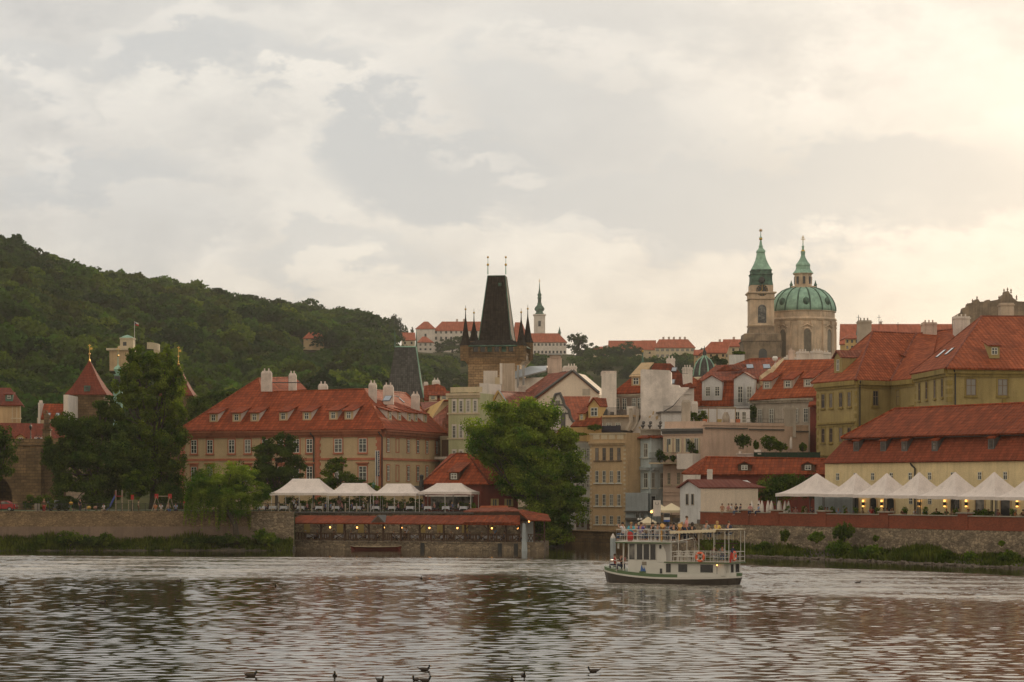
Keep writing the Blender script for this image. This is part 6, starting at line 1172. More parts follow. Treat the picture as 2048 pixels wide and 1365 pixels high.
    # terrace house above
    W = Wall((1203, 336), (1284, 333)); t = thing('balcony_house', 'white upper house with french windows behind a long balcony and a slender tiled roof', 'house', W.pt(2, 5)); body(t, [(1222, 337.5), (1284, 335), (1284, 345), (1222, 347)], 4, Z(788, 337), M['white']); body(t, [(1203, 334), (1233, 333), (1233, 339), (1203, 340)], 8, Z(747.5, 334), M['white'], 'chimney_wall')
    mb = MB(); a = P(1204, 749, 333.9); mb.obox(a, V(2.1, 0, 0), V(0, 5, 0), ZUP*.5); obj('chimney_cap', mb, M['chimney'], t); rf = W.roof(W.z(1250, 787), 40, .1); h = rf.hit; slabs(t, [[h(1221, 788), h(1284, 785), h(1284, 745), h(1276, 745)]], M['tile']); cornice(t, W, 1221, 1284, 789, M['stonecap'], .2, .3)
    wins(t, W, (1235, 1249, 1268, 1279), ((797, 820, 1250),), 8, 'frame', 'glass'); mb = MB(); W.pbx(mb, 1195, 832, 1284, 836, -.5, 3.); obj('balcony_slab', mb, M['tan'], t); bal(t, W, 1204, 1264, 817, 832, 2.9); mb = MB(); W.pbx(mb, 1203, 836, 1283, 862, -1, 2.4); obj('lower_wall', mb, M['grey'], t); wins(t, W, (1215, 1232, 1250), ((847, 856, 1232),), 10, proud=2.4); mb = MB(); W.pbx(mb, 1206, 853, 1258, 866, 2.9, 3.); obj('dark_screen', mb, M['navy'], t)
    mb = MB(); W.pbx(mb, 1265, 814, 1278, 850, .3, 2.); obj('white_pier', mb, M['white'], t); bal(t, W, 1233, 1285, 750, 758, .5, step=1.5, name='roof_handrail'); dormer(t, rf, 1272, 772, 1.5, 1.4, (M['tan'], M['tan']), t2=.5, ww=.9)
    mb = MB(); c = W.pt(W.u(1228), W.z(1228, 832), 1.8); mb.box(c[0]-1.4, c[0]-.2, c[1]-.3, c[1]+.4, c[2], c[2]+.9); mb.box(c[0]+.2, c[0]+1.6, c[1]-.3, c[1]+.2, c[2], c[2]+.5); obj('terrace_chests', mb, M['lead'], t)
    # great whitewashed firewall
    W = Wall((1281, 331), (1380, 330)); t = thing('firewall', 'great stained whitewashed blank wall stepping down to the right above the blue house', 'wall', W.pt(2, 3)); out = [(1281, 742), (1284, 739), (1338, 741), (1342, 745), (1342, 769), (1358, 771), (1360, 775), (1377, 775), (1345, 812), (1322, 826), (1320, 860), (1316, 872), (1262, 872), (1281, 838)]
    q = [W.hit(*p) for p in out]; n = len(q); mb = MB(); mb.add(q+[p-W.N*2. for p in q], [tuple(range(n)), tuple(range(n, 2*n))[::-1]]+[(i, n+i, n+(i+1) % n, (i+1) % n) for i in range(n)]); obj('wall', mb, M['whitewash'], t)
    for pp in ([(1306, 823), (1309, 823), (1307, 830), (1304, 830)], [(1298, 833), (1302, 831), (1301, 836), (1297, 836)], [(1311, 834), (1317, 831), (1316, 838), (1312, 841)], [(1278, 853), (1282, 855), (1281, 859), (1277, 857)]): mb = MB(); q2 = [W.hit(*p) for p in pp]; mb.add([x+W.N*.03 for x in q2]+[x-W.N*.1 for x in q2], [(0, 1, 2, 3), (7, 6, 5, 4), (0, 4, 5, 1), (1, 5, 6, 2), (2, 6, 7, 3), (3, 7, 4, 0)]); obj('bare_brick_patch', mb, M['tan'], t)
    mb = MB(); mb.tube([W.hit(1263, 818)+W.N, W.hit(1263, 845)+W.N, W.hit(1256, 862)+W.N], .3, 4); mb.tube([W.hit(1277, 818)+W.N, W.hit(1275, 848)+W.N, W.hit(1266, 862)+W.N], .2, 4); obj('flue_ribs', mb, M['grey'], t)
    # roofs behind the firewall
    W = Wall((1290, 345), (1390, 343)); t = thing('dark_roofed_house', 'house with a dark red hipped roof, skylight and tall white chimney behind the firewall', 'house', W.pt(2, 5)); rf = W.roof(W.z(1340, 776), 44); h = rf.hit; slabs(t, [[h(1280, 778), h(1392, 775), h(1341, 727), h(1308, 727)]], M['tile_brown']); body(t, [(1285, 346), (1388, 344), (1388, 354), (1285, 356)], 4, W.z(1340, 776), M['white']); skylight(t, rf, 1344, 744, 1353, 736); skylight(t, rf, 1342, 769, 1349, 760); chim_px(t, 1366, 1385, 735, 773, 344, M['white'], dp=1.5, cap=False, pots=3); chim_px(t, 1334, 1350, 717, 735, 352, M['white'], dp=1.5, cap=False, pots=2); bal(t, W, 1364, 1377, 733, 748, .4, step=.4, name='ladder_rail')
    # blue house
    W = Wall((1281, 318), (1301, 316.5)); S = Wall((1301, 316.5), (1327, 318)); t = thing('blue_house', 'narrow pale blue house with a corner bay, tile hood and balustrade on top', 'house', W.pt(1, 1)); body(t, [(1281, 318), (1301, 316.5), (1327, 318), (1327, 332), (1284, 332)], .5, Z(874, 318), M['blue'])
    slabs(t, [[W.hit(1275, 876)+W.N*.6, W.hit(1302, 876)+W.N*.6, W.hit(1303, 871)-W.N*.6, W.hit(1278, 871)-W.N*.6], [S.hit(1300, 876)+S.N*.6, S.hit(1327, 874)+S.N*.6, S.hit(1327, 870)-S.N*.6, S.hit(1302, 870.5)-S.N*.6]], M['tile'], 'tile_hood', .12)
    wins(t, W, (1292,), ((887, 915, 1292), (946, 976, 1292)), 8, sill=1, bars=0); wins(t, S, (1306, 1323), ((946, 976, 1312),), 6, sill=1, bars=0)
    for z_ in (915, 934, 986): cornice(t, W, 1280, 1302, z_, M['blue'], .1, .15, 'moulding'); cornice(t, S, 1301, 1327, z_, M['blue'], .1, .15, 'moulding')
    mb = MB(); W.pbx(mb, 1284, 936, 1300, 941, 0, .5); S.pbx(mb, 1303, 936, 1315, 941, 0, .45); obj('corbel', mb, M['bluegrey'], t); mb = MB(); S.pbx(mb, 1303, 993, 1310, 1020, 0, .05); obj('arched_window', mb, M['glass_dark'], t)
    mb = MB(); S.pbx(mb, 1285, 858, 1325, 861, -.6, -.3); S.pbx(mb, 1285, 868, 1325, 871, -.6, -.3)
    for i in range(17): S.pbx(mb, 1286+i*2.4, 861, 1287.2+i*2.4, 868, -.55, -.4)
    obj('balustrade', mb, M['stonecap'], t)
    for px in (1290, 1304, 1324): mb = MB(); c = S.pt(S.u(px), S.z(px, 858), -.45); mb.lathe(c, [(.16, 0), (.1, .15), (.32, .4), (.3, .5), (.08, .65)], 8); mb.ball(c+V(.1, 0, .85), .25); obj('urn', mb, M['lead'], t)
    W = Wall((1251, 315.5), (1296, 315)); t = thing('low_blue_wall', 'plain blue grey ground floor block between the tan and the blue house', 'house', W.pt(1, 1)); body(t, [(1251, 315.4), (1296, 315), (1296, 317), (1251, 317)], .5, Z(986, 315), M['bluegrey']); mb = MB(); W.pbx(mb, 1250, 1022, 1300, 1025, 0, .5); W.pbx(mb, 1252, 1036, 1290, 1040, 0, 1.2); obj('ledge', mb, M['lead'], t); mb = MB()
    for px in (1256, 1266, 1275, 1285): W.pbx(mb, px-3.6, 1026, px+3.6, 1036, 0, .06)
    obj('shop_window', mb, M['glass_dark'], t)
    # rosy grey house with the long garden wall
    W = Wall((1326, 315), (1405, 312)); t = thing('rosy_grey_house', 'rosy grey house with shuttered tall windows, plant-filled balcony and flat terrace roof', 'house', W.pt(2, 1)); body(t, [(1326, 315), (1405, 312), (1405, 330), (1326, 330)], .5, Z(857, 313), M['pinkgrey']); cornice(t, W, 1325, 1406, 858, M['lead'], .35, .5); cornice(t, W, 1326, 1405, 868, M['pinkgrey'], .12, .2); mb = MB(); W.pbx(mb, 1326, 843, 1406, 856, -.9, -.5); obj('parapet', mb, M['pinkgrey'], t)
    wins(t, W, (1338, 1356, 1376, 1393), ((877, 905, 1365),), 8, style=1); mb = MB()
    for px in (1331, 1344, 1350, 1362, 1370, 1382, 1387, 1399): W.pbx(mb, px-1.6, 876, px+1.6, 906, .05, .12)
    obj('shutters', mb, M['cream'], t); wins(t, W, (1338, 1357), ((946, 969, 1350),), 6, 'cream', 'glass', sill=1)
    for z_ in (972, 984, 990, 1002): cornice(t, W, 1326, 1362, z_, M['pinkgrey'], .08, .1, 'moulding')
    mb = MB(); W.pbx(mb, 1312, 925.5, 1370, 928.5, -.2, 2.2); obj('balcony_slab', mb, M['cream'], t); bal(t, W, 1313, 1370, 906, 925, 2.1); mb = MB(); W.pbx(mb, 1369, 908, 1401, 939, 0, 2.4); obj('planter_box', mb, M['white'], t)
    for px, py, rx, ry, lb in ((1320, 925, 9, 26, 'tall bushy plant at the left end of the balcony'), (1330, 924, 6, 14, 'low plant on the balcony beside the tall bushy one'), (1346, 924, 4, 13, 'slim dark plant in the middle of the balcony'), (1382, 908, 8, 27, 'pointed small fir tree on the white planter box'), (1392, 908, 5, 8, 'low green plant beside the small fir on the planter box')): shrub(lb, px, py, rx, ry, 311.3, 900, .17, 'leaf_dark', group='plants on the rosy grey house balcony')
    mb = MB(); W.pbx(mb, 1345, 890, 1350, 922, 1.2, 1.25); obj('door_leaf', mb, M['cream'], t); mb = MB(); c = W.pt(W.u(1358), W.z(1358, 925), 1.5)
    for dx in (-.4, .4): mb.box(c[0]+dx-.2, c[0]+dx+.2, c[1]-.2, c[1]+.2, c[2]+.4, c[2]+.45); mb.box(c[0]+dx-.2, c[0]+dx+.2, c[1]+.15, c[1]+.2, c[2]+.45, c[2]+.9)
    obj('balcony_chairs', mb, M['iron'], t)
    W = Wall((1405, 312), (1632, 322)); t = thing('garden_wall_block', 'long plain rosy grey wall with a flat roof terrace behind the long low roof', 'building', W.pt(8, 3)); body(t, [(1405, 312.2), (1617, 321.4), (1617, 338), (1405, 330)], 2, W.z(1500, 852), M['pinkgrey']); mb = MB(); zt = W.z(1500, 846); W.bx(mb, .2, W.u(1569), W.z(1500, 852), zt, -.4, 0); W.bx(mb, W.u(1592), W.u(1617), W.z(1500, 852), zt-.2, -.4, 0); obj('parapet', mb, M['pinkgrey'], t)
    mb = MB(); W.bx(mb, .4, W.u(1495), zt-.9, zt-.72, 0, .12); W.bx(mb, W.u(1498), W.u(1568), zt-1., zt-.82, 0, .12); W.bx(mb, W.u(1592), W.u(1617), zt-1.2, zt-1.0, 0, .12); obj('string_course', mb, M['lead'], t); bal(t, W, 1495, 1569, 838, 846, -.2, step=.9); chim_px(t, 1567, 1592, 815, 858, 320, M['grey'], dp=1.2, cap=False, pots=3)
    chim_px(t, 1364, 1381, 800, 846, 322, M['grey'], dp=1.2, cap=True); chim_px(t, 1384, 1396, 803, 824, 326, M['white'], dp=1.2)
    # small white terrace building
    W = Wall((1322, 328), (1505, 330)); t = thing('terrace_pavilion', 'low white penthouse with small windows behind the terrace parapet', 'house', W.pt(2, 8)); body(t, [(1322, 328), (1395, 328.5), (1395, 336), (1322, 336)], 8, W.z(1360, 826), M['bluewhite']); mb = MB(); W.pbx(mb, 1320, 823.5, 1398, 826.5, -6, .4); obj('roof_slab', mb, M['lead'], t); wins(t, W, (1333, 1350, 1361), ((836, 846, 1345),), 5, bars=0); body(t, [(1395, 330), (1500, 332), (1500, 338), (1395, 337)], 8, W.z(1450, 818), M['bluewhite'], 'wing_wall'); wins(t, W, (1475, 1488), ((824, 846, 1480),), 8, bars=1)
    bal(t, W, 1330, 1410, 812, 823, -1); hedge('clipped hedge panel on the terrace beside the tall chimney', 1381, 1412, 825, 844, 325, 'leaf', n=2500, dp=.8)
    mb = MB()
    for px in (1417, 1434, 1471): mb.tube([P(px, 848, 321), P(px, 816, 321)], .07, 4)
    mb.tube([P(1433, 816, 321), P(1472, 816, 321)], .08, 4); solo('pergola', mb, M['wood_lt'], 'thin timber pergola frame on the flat roof terrace', 'pergola')
    mb = MB(); c = P(1452, 846, 322); mb.lathe(c, [(.5, 0), (.55, .8), (.3, 1.4), (.3, 1.5)], 10); solo('covered_grill', mb, M['grey'], 'rounded pale covered object on the roof terrace', 'grill', smooth=True)
    for px, c, lb in ((1410, 'terracotta', 'terracotta planter on the terrace parapet'), (1439, 'olive', 'olive green planter on the roof terrace'), (1476, 'terracotta', 'square terracotta planter on the roof terrace'), (1465, 'white', 'white box planter on the roof terrace')): mb = MB(); c0 = P(px, 847, 321); mb.lathe(c0, [(.35, 0), (.45, .55), (.4, .58)], 8, sq=4); solo('planter', mb, M[c], lb, 'planter', 'planters on the flat roof terrace')
    # garden in front of the wall
    for px, py, rx, ry, lb in ((1486, 898, 15, 32, 'round clipped tree in front of the long rosy wall'), (1540, 902, 18, 32, 'spreading bush in front of the long rosy wall'), (1560, 904, 12, 20, 'lower bush right of the spreading bush'), (1512, 902, 5, 20, 'tiny fir between two bushes at the rosy wall'), (1606, 904, 6, 18, 'small palm-like plant beside the closed parasol')): shrub(lb, px, py, rx, ry, 308, 2200, .2, 'leaf_dark' if px < 1500 else 'leaf', group='garden plants before the rosy wall')
    t = thing('closed_parasol', 'tall closed pale parasol in the garden before the rosy wall', 'parasol', P(1582, 904, 308)); mb = MB(); c = P(1582, 904, 308); mb.tube([c, c+ZUP*2.2], .03, 5); obj('pole', mb, M['wood_lt'], t); mb = MB(); mb.lathe(c, [(.17, .4), (.2, .7), (.15, 1.6), (.05, 2.0)], 8); obj('folded_canopy', mb, M['white'], t)
    t = thing('green_screen', 'dark green netting fence along the garden edge above the long low roof', 'fence', P(1570, 918, 305)); mb = MB(); a, b = P(1508, 905, 304), P(1640, 905, 304); mb.obox(P(1508, 920, 304), V(b[0]-a[0], 0, 0), V(0, .06, 0), ZUP*(a[2]-P(1508, 920, 304)[2])); obj('netting', mb, m_plain('green_net', (.012, .035, .018), .9), t); mb = MB()
    for px in range(1508, 1641, 22): mb.tube([P(px, 922, 304), P(px, 903, 304)], .04, 4)
    obj('post', mb, M['iron'], t)
    # long low roof and little chimney house
    W = Wall((1400, 300), (1655, 296)); t = thing('long_low_house', 'long low house with a plain red roof between the garden and the small gabled house', 'house', W.pt(5, 3)); rf = W.roof(W.z(1500, 949.5), 36, .5); h = rf.hit; a, b, c, e = h(1398, 949), h(1652, 948), h(1652, 918), h(1412, 914.5); lf = P(1362, 946, 303); slabs(t, [[a, b, c, e], [lf, a, e, P(1408, 915, 310)]], M['tile_low']); body(t, [(1402, 300), (1650, 296), (1650, 308), (1402, 309), (1366, 303)], 1, W.z(1500, 951), M['redwall']); body(t, [(1366, 301.5), (1401, 299.5), (1401, 300.3), (1366, 303)], 1, W.z(1400, 950), M['white'], 'end_wall')
    mb = MB(); ridge_tiles(mb, a, e); ridge_tiles(mb, e, c); obj('ridge_tiles', mb, M['tile'], t)
    for px in (1489, 1616): dormer(t, rf, px, 942, 1.7, .9, (M['wood'], M['tile']), t2=.25, gable=.35, ww=.8)
    mb = MB(); W.bx(mb, W.u(1462), W.u(1508), W.z(1490, 916), W.z(1490, 908), -8, -6); W.bx(mb, W.u(1459), W.u(1510), W.z(1490, 908), W.z(1490, 906), -8.2, -5.8); W.bx(mb, W.u(1463), W.u(1467), W.z(1490, 906), W.z(1490, 901), -7.5, -6.4); W.bx(mb, W.u(1494), W.u(1508), W.z(1490, 906), W.z(1490, 898), -7.5, -6.4); obj('stack', mb, M['chimney'], t); chim_px(t, 1415, 1425, 939, 957, 292, M['white'], dp=.7, cap=False)
    # small gabled house
    W = Wall((1360, 281), (1401, 278)); S = Wall((1401, 278), (1520, 281.5)); t = thing('small_gabled_house', 'small pale house with a pointed gable, two slit windows and a rose metal roof', 'house', W.pt(1, 1)); A, B, C = W.pt(0, W.z(1361, 975), 0), W.pt(W.L, W.z(1400, 975), 0), W.pt(W.u(1380), W.z(1380, 961), 0); bk = S.U*(S.L-.3); mb = MB(); A0, B0 = A*V(1, 1, 0)+ZUP*1.5, B*V(1, 1, 0)+ZUP*1.5
    fr = [A0, B0, B, C, A]; mb.add(fr+[p+bk for p in fr], [(0, 1, 2, 3, 4), (9, 8, 7, 6, 5)]+[(i, 5+i, 5+(i+1) % 5, (i+1) % 5) for i in range(5)]); obj('wall', mb, M['bluewhite'], t); f = -S.U*.35; e = S.U*(S.L+.3); g = V(.0, 0, .12)
    L_ = (B-C)*1.13+C; L2 = (A-C)*1.13+C; slabs(t, [[C+f+g, L_+f+g, L_+e+g+S.U*.4, C+e-S.U*1.8+g], [C+f+g, L2+f+g, L2+e+g, C+e-S.U*1.8+g]], M['rosemetal'], th=.16); mb = MB(); S.bx(mb, .02, S.L-.3, 3, B[2]-.02, .0, .03); obj('side_wall', mb, M['cream2'], t)
    for px in (1374.5, 1385.5): mb = MB(); W.pbx(mb, px-2.8, 988, px+2.8, 1011, .0, .05); o = obj('window_frame', mb, M['stonecap'], t); mb = MB(); W.pbx(mb, px-1.8, 989, px+1.8, 1009, .04, .07); obj('pane', mb, M['glass_dark'], o)
    # cafe corner
    W = Wall((1250, 312), (1362, 300)); t = thing('cafe_wall', 'rough stone wall below the small gabled house behind the boat', 'wall', W.pt(2, 0)); mb = MB(); X = Wall((1300, 296), (1404, 277)); X.bx(mb, 0, X.L, -1, 2.9, -2, 0); obj('wall', mb, M['rubble'], t); mb = MB(); X2 = Wall((1322, 298), (1362, 292)); X2.bx(mb, 0, X2.L, 1., X2.z(1340, 1030), -.4, 0); obj('upper_wall', mb, M['rubble_warm'], t)
    def parasol(lb, px, pyt, pye, pyg, r, d, mat, nm='parasol'):
        c = P(px, pyg, d); t = thing('parasol', lb, 'parasol', c, 'parasols of the waterside cafe'); zt, ze = Z(pyt, d), Z(pye, d); mb = MB(); mb.tube([c, V(c[0], c[1], zt)], .04, 6); obj('pole', mb, M['wood_lt'], t); mb = MB(); q = V(c[0], c[1], 0); mb.lathe(q, [(r, ze-.28), (r*1.01, ze), (r*.5, ze+(zt-ze)*.45), (.08, zt)], sq=8); obj('canopy', mb, mat, t)
    parasol('large cream parasol behind the banner at the waterside cafe', 1343, 1007, 1021, 1048, 2.0, 290, M['canvas_y']); parasol('second cream parasol half hidden by the white banner', 1322, 1010, 1021, 1048, 1.4, 294, M['canvas_y']); parasol('lower cream parasol left of the funnel at the waterside cafe', 1296, 1034, 1046, 1068, 1.35, 288, M['canvas_y'])
    t = thing('banner', 'white upright banner with a ring emblem standing behind the boat funnel', 'banner', P(1314, 1050, 285)); mb = MB(); a = P(1306.5, 1033, 285); b = P(1321.5, 1001, 285); mb.obox(a, V(b[0]-a[0], 0, 0), V(0, .04, 0), ZUP*(b[2]-a[2])); obj('cloth', mb, M['white'], t); mb = MB(); mb.tube([P(1314, 1060, 285.1), P(1314, 990, 285.1)], .03, 5); obj('pole', mb, M['iron'], t); mb = MB(); c = P(1314, 1007, 284.93); mb.tube([c+V(math.cos(x)*.2, 0, math.sin(x)*.2) for x in np.linspace(2.6, 6.8, 12)], .022, 4); obj('ring_emblem', mb, M['lead'], t)
    mb = MB(); mb.tube([P(1303, 1068, 285), P(1303, 1028, 285)], .05, 6); t = thing('torch_lamp', 'lit torch lamp on a dark post left of the white banner', 'lamp', P(1303, 1068, 285)); obj('post', mb, M['iron'], t); mb = MB(); mb.ball(P(1303, 1024, 285), .16); obj('flame_glass', mb, M['flame'], t)
    t = thing('globe_lamp', 'twin white globe lamp at the waterside cafe left of the banner', 'lamp', P(1280, 1068, 286)); mb = MB(); mb.tube([P(1280, 1068, 286), P(1280, 1040, 286)], .04, 6); mb.tube([P(1277, 1041, 286), P(1283, 1041, 286)], .03, 4); obj('post', mb, M['iron'], t)
    for px in (1277, 1282.5): mb = MB(); mb.ball(P(px, 1039, 286), .16); obj('globe', mb, M['gloss_white'], t)
    # channel quay and mooring mark
    W = Wall((1128, 318), (1302, 300)); t = thing('channel_quay', 'low dark quay wall at the foot of the tan house', 'quay', W.pt(2, 0)); mb = MB(); W.bx(mb, 0, W.L, -1, 1.75, -6, 0); W.bx(mb, 0, W.L, 1.75, 1.9, -6, .12); obj('wall', mb, M['sandstone'], t)
    t = thing('mooring_dolphin', 'blue grey mooring post with a pale pointed cap beside the boat bow', 'mooring post', G(1226, 262)); mb = MB(); mb.lathe(G(1226, 262, 0), [(.33, -1), (.33, 1.9), (.28, 2.)], 10); obj('post', mb, M['bluegrey'], t); mb = MB(); mb.lathe(G(1226, 262, 2.), [(.3, 0), (.28, .1), (.03, .55)], 10); obj('cap', mb, M['white'], t)
    for px, tp, lb in ((1462, 'beige', 'person'),): pass
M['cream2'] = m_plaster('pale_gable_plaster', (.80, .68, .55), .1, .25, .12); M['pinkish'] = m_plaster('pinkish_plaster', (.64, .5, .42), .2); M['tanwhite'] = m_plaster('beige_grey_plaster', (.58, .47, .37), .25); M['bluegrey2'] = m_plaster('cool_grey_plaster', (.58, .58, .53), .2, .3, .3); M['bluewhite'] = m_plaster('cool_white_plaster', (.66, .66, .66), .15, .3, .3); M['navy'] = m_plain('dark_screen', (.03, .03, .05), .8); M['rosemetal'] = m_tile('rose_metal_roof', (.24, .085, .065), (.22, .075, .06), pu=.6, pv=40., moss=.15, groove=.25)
M['tile_low'] = m_tile('low_roof_tiles', (.31, .075, .028), (.2, .047, .02), .5, .62, moss=.3)
middle()
# ---------------------------------------------------------------- upper town houses
def upper():
    W = Wall((1440, 352), (1520, 350)); t = thing('mansard_house', 'house with a red mansard roof and two white gabled attic windows', 'house', W.pt(2, 6)); W = Wall((1385, 354), (1520, 350)); body(t, [(1388, 354.5), (1518, 350.5), (1518, 362), (1388, 366)], 5, W.z(1450, 813), M['white'])
    lo = W.roof(W.z(1450, 814), 70, .2); h = lo.hit; a, b, c, e = h(1347, 812), h(1516, 812), h(1512, 762), h(1402, 762); slabs(t, [[h(1398, 812), b, c, h(1400, 762)]], M['tile']); slabs(t, [roof_quad((1346, 812, 351.5), (1400, 812, 352.5), (1402, 764, 357), (1382, 752, 358))], M['tile_bright'], 'hip_roof'); up_ = [c+ZUP*.1+V(.3, -.3, 0), h(1400, 763)+V(-.5, -.3, .1), P(1432, 731, 366), P(1468, 729, 367), P(1500, 717, 368), P(1562, 715, 368), P(1530, 765, 355)]; slabs(t, [up_], M['tile_old'], 'upper_roof')
    for px, py, w, hh, gb in ((1424, 801, 3.2, 3.0, .9), (1488, 813, 3.2, 4.3, .95)): dormer(t, lo, px, py, w, hh, (M['bluewhite'], M['tile_old']), gable=gb, ww=.01, over=.3)
    for px in (1416.5, 1435): window(t, Wall((1385, 353.0), (1520, 349.0)), Wall((1385, 353), (1520, 349)).u(px), Z(793, 352), Z(774, 352), .75, M['frame'], M['glass'], proud=.1)
    X = Wall((1385, 353), (1520, 349))
    for px in (1481, 1499): window(t, X, X.u(px), X.z(px, 806), X.z(px, 773), .78, M['frame'], M['glass'], proud=.1)
    bal(t, X, 1466, 1500, 800, 812, .9); u2 = Plane(P(1400, 763, 356), W.U, unit(V(0, 8, 5.))); u2.N = W.N; u2.t = .6; skylight(t, u2, 1494, 737, 1506, 731); skylight(t, u2, 1526, 737, 1541, 731)
    mb = MB(); mb.slab(roof_quad((1433, 742, 358), (1450, 731, 358), (1500, 728, 361), (1478, 741, 357)), .15); obj('long_dormer_roof', mb, M['tile_brown'], t); mb = MB(); mb.slab(roof_quad((1520, 752, 352), (1530, 766, 350), (1570, 722, 364), (1566, 716, 366)), 1.); obj('party_wall', mb, M['tan'], t); mb = MB(); mb.tube([P(1550, 735, 352), P(1550, 726, 352)], .05, 5); mb.lathe(P(1550, 722, 352), [(.05, -.1), (.35, .1), (.45, .4), (.3, .7)], 10); obj('satellite_dish', mb, M['gloss_white'], t)
    # right house of three shed dormers
    W = Wall((1500, 345), (1634, 338)); t = thing('three_dormer_house', 'grey house with three long shed dormers on its bright roof beside the olive house', 'house', W.pt(2, 6)); body(t, [(1504, 345), (1627, 338.5), (1627, 352), (1504, 358)], 5, W.z(1560, 796), M['grey']); rf = W.roof(W.z(1560, 796.5), 42, .5); h = rf.hit; slabs(t, [[h(1498, 800), h(1632, 792), h(1690, 718), h(1568, 720)]], M['tile_bright']); cornice(t, W, 1500, 1627, 798, M['stonecap'], .3, .4, ref=1560)
    for px, py in ((1534, 779), (1576, 777), (1616, 774.5)): dormer(t, rf, px, py, 1.5, 1.35, (M['grey'], M['tile']), t2=.42, side_mat=M['pinkish'], ww=.85, over=.3)
    wins(t, W, (1520, 1543, 1592, 1612), ((818, 846, 1560),), 9, bars=2); chim_px(t, 1596, 1617, 703, 733, 352, M['white'], dp=1.4, cap=False, pots=3, rot=.2); chim_px(t, 1624, 1645, 702, 734, 351, M['white'], dp=1.4, cap=False, pots=3, rot=.2); chim_px(t, 1578, 1589, 700, 724, 356, M['pinkish'], dp=1.2, cap=False, pots=1)
    shrub('ivy column climbing the left corner of the three dormer house', 1506, 848, 7, 44, 342.5, 1800, .2, 'leaf_dark', cat='ivy', name='climbing_ivy')
    W = Wall((1618, 338), (1636, 337)); t = thing('red_side_house', 'narrow red house strip squeezed beside the olive house', 'house', W.pt(1, 6)); body(t, [(1620, 338), (1636, 337), (1636, 345), (1620, 345)], 5, Z(812, 338), M['redwall']); slabs(t, [roof_quad((1616, 812, 336), (1637, 808, 336), (1637, 790, 341), (1622, 796, 341))], M['tile'])
    # firewall house with many chimneys below the church
    t = thing('chimney_house', 'pale house of clustered chimney walls at the foot of the church dome', 'house', G(1640, 400, 8)); body(t, [(1592, 400), (1700, 400), (1700, 412), (1592, 412)], 6, Z(711, 400), M['white']); 
    for a, b, c in ((1570, 1592, 714), (1604, 1622, 707), (1640, 1662, 705), (1672, 1690, 708)): chim_px(t, a, b, c, 740, 398, M['white'], dp=2., cap=False, pots=3)
    t = thing('ivy_topped_wall', 'pale rounded wall with a green top left of the church tower foot', 'wall', G(1474, 400, 8)); body(t, [(1458, 400), (1489, 400), (1489, 408), (1458, 408)], 6, Z(710, 400), M['bluewhite']); shrub('dark shrubs on the pale wall left of the church tower', 1478, 711, 12, 8, 401, 900, .25, 'leaf_dark')
    # turret and dome
    d = 372; c = G(1285.5, d); z = lambda py: Z(py, d); t = thing('spire_turret', 'dark onion turret with a thin spire and gilded ball behind the firewall', 'turret', V(c[0], d, z(765))); mb = MB(); mb.lathe(V(c[0], d, 0), [(1.0, z(775)), (1., z(752)), (1.15, z(748)), (1.05, z(742)), (.8, z(735)), (.45, z(731)), (.3, z(728)), (.33, z(726)), (.15, z(722)), (.06, z(704))], 12); obj('onion_roof', mb, M['copper_dark'], t, smooth=True); mb = MB(); mb.ball(V(c[0], d, z(703)), .2); obj('gilded_ball', mb, M['gold'], t)
    d = 460; c = G(1409, d); z = lambda py: Z(py, d); t = thing('ribbed_dome', 'small dark dome with bright green ribs and lantern left of the mansard house', 'dome', V(c[0], d, z(760))); pr = [(2.3, z(765)), (2.3, z(752)), (2.15, z(740)), (1.8, z(729)), (1.2, z(720)), (.5, z(715)), (.35, z(712)), (.4, z(705)), (.15, z(700)), (.04, z(692))]; mb = MB(); mb.lathe(V(c[0], d, 0), pr, 16); obj('dome_shell', mb, M['slate'], t, smooth=True)
    for i in range(8):
        a = i*math.pi/4+.25; mb = MB(); mb.tube([V(c[0]+math.cos(a)*(r+.05), d+math.sin(a)*(r+.05), zz_) for r, zz_ in pr[1:7]], .14, 4); obj('rib', mb, M['copper'], t)
    mb = MB(); mb.lathe(V(c[0], d, 0), [(2.9, z(770)), (2.9, z(757)), (2.5, z(755))], 16); obj('drum', mb, M['cream'], t)
upper()
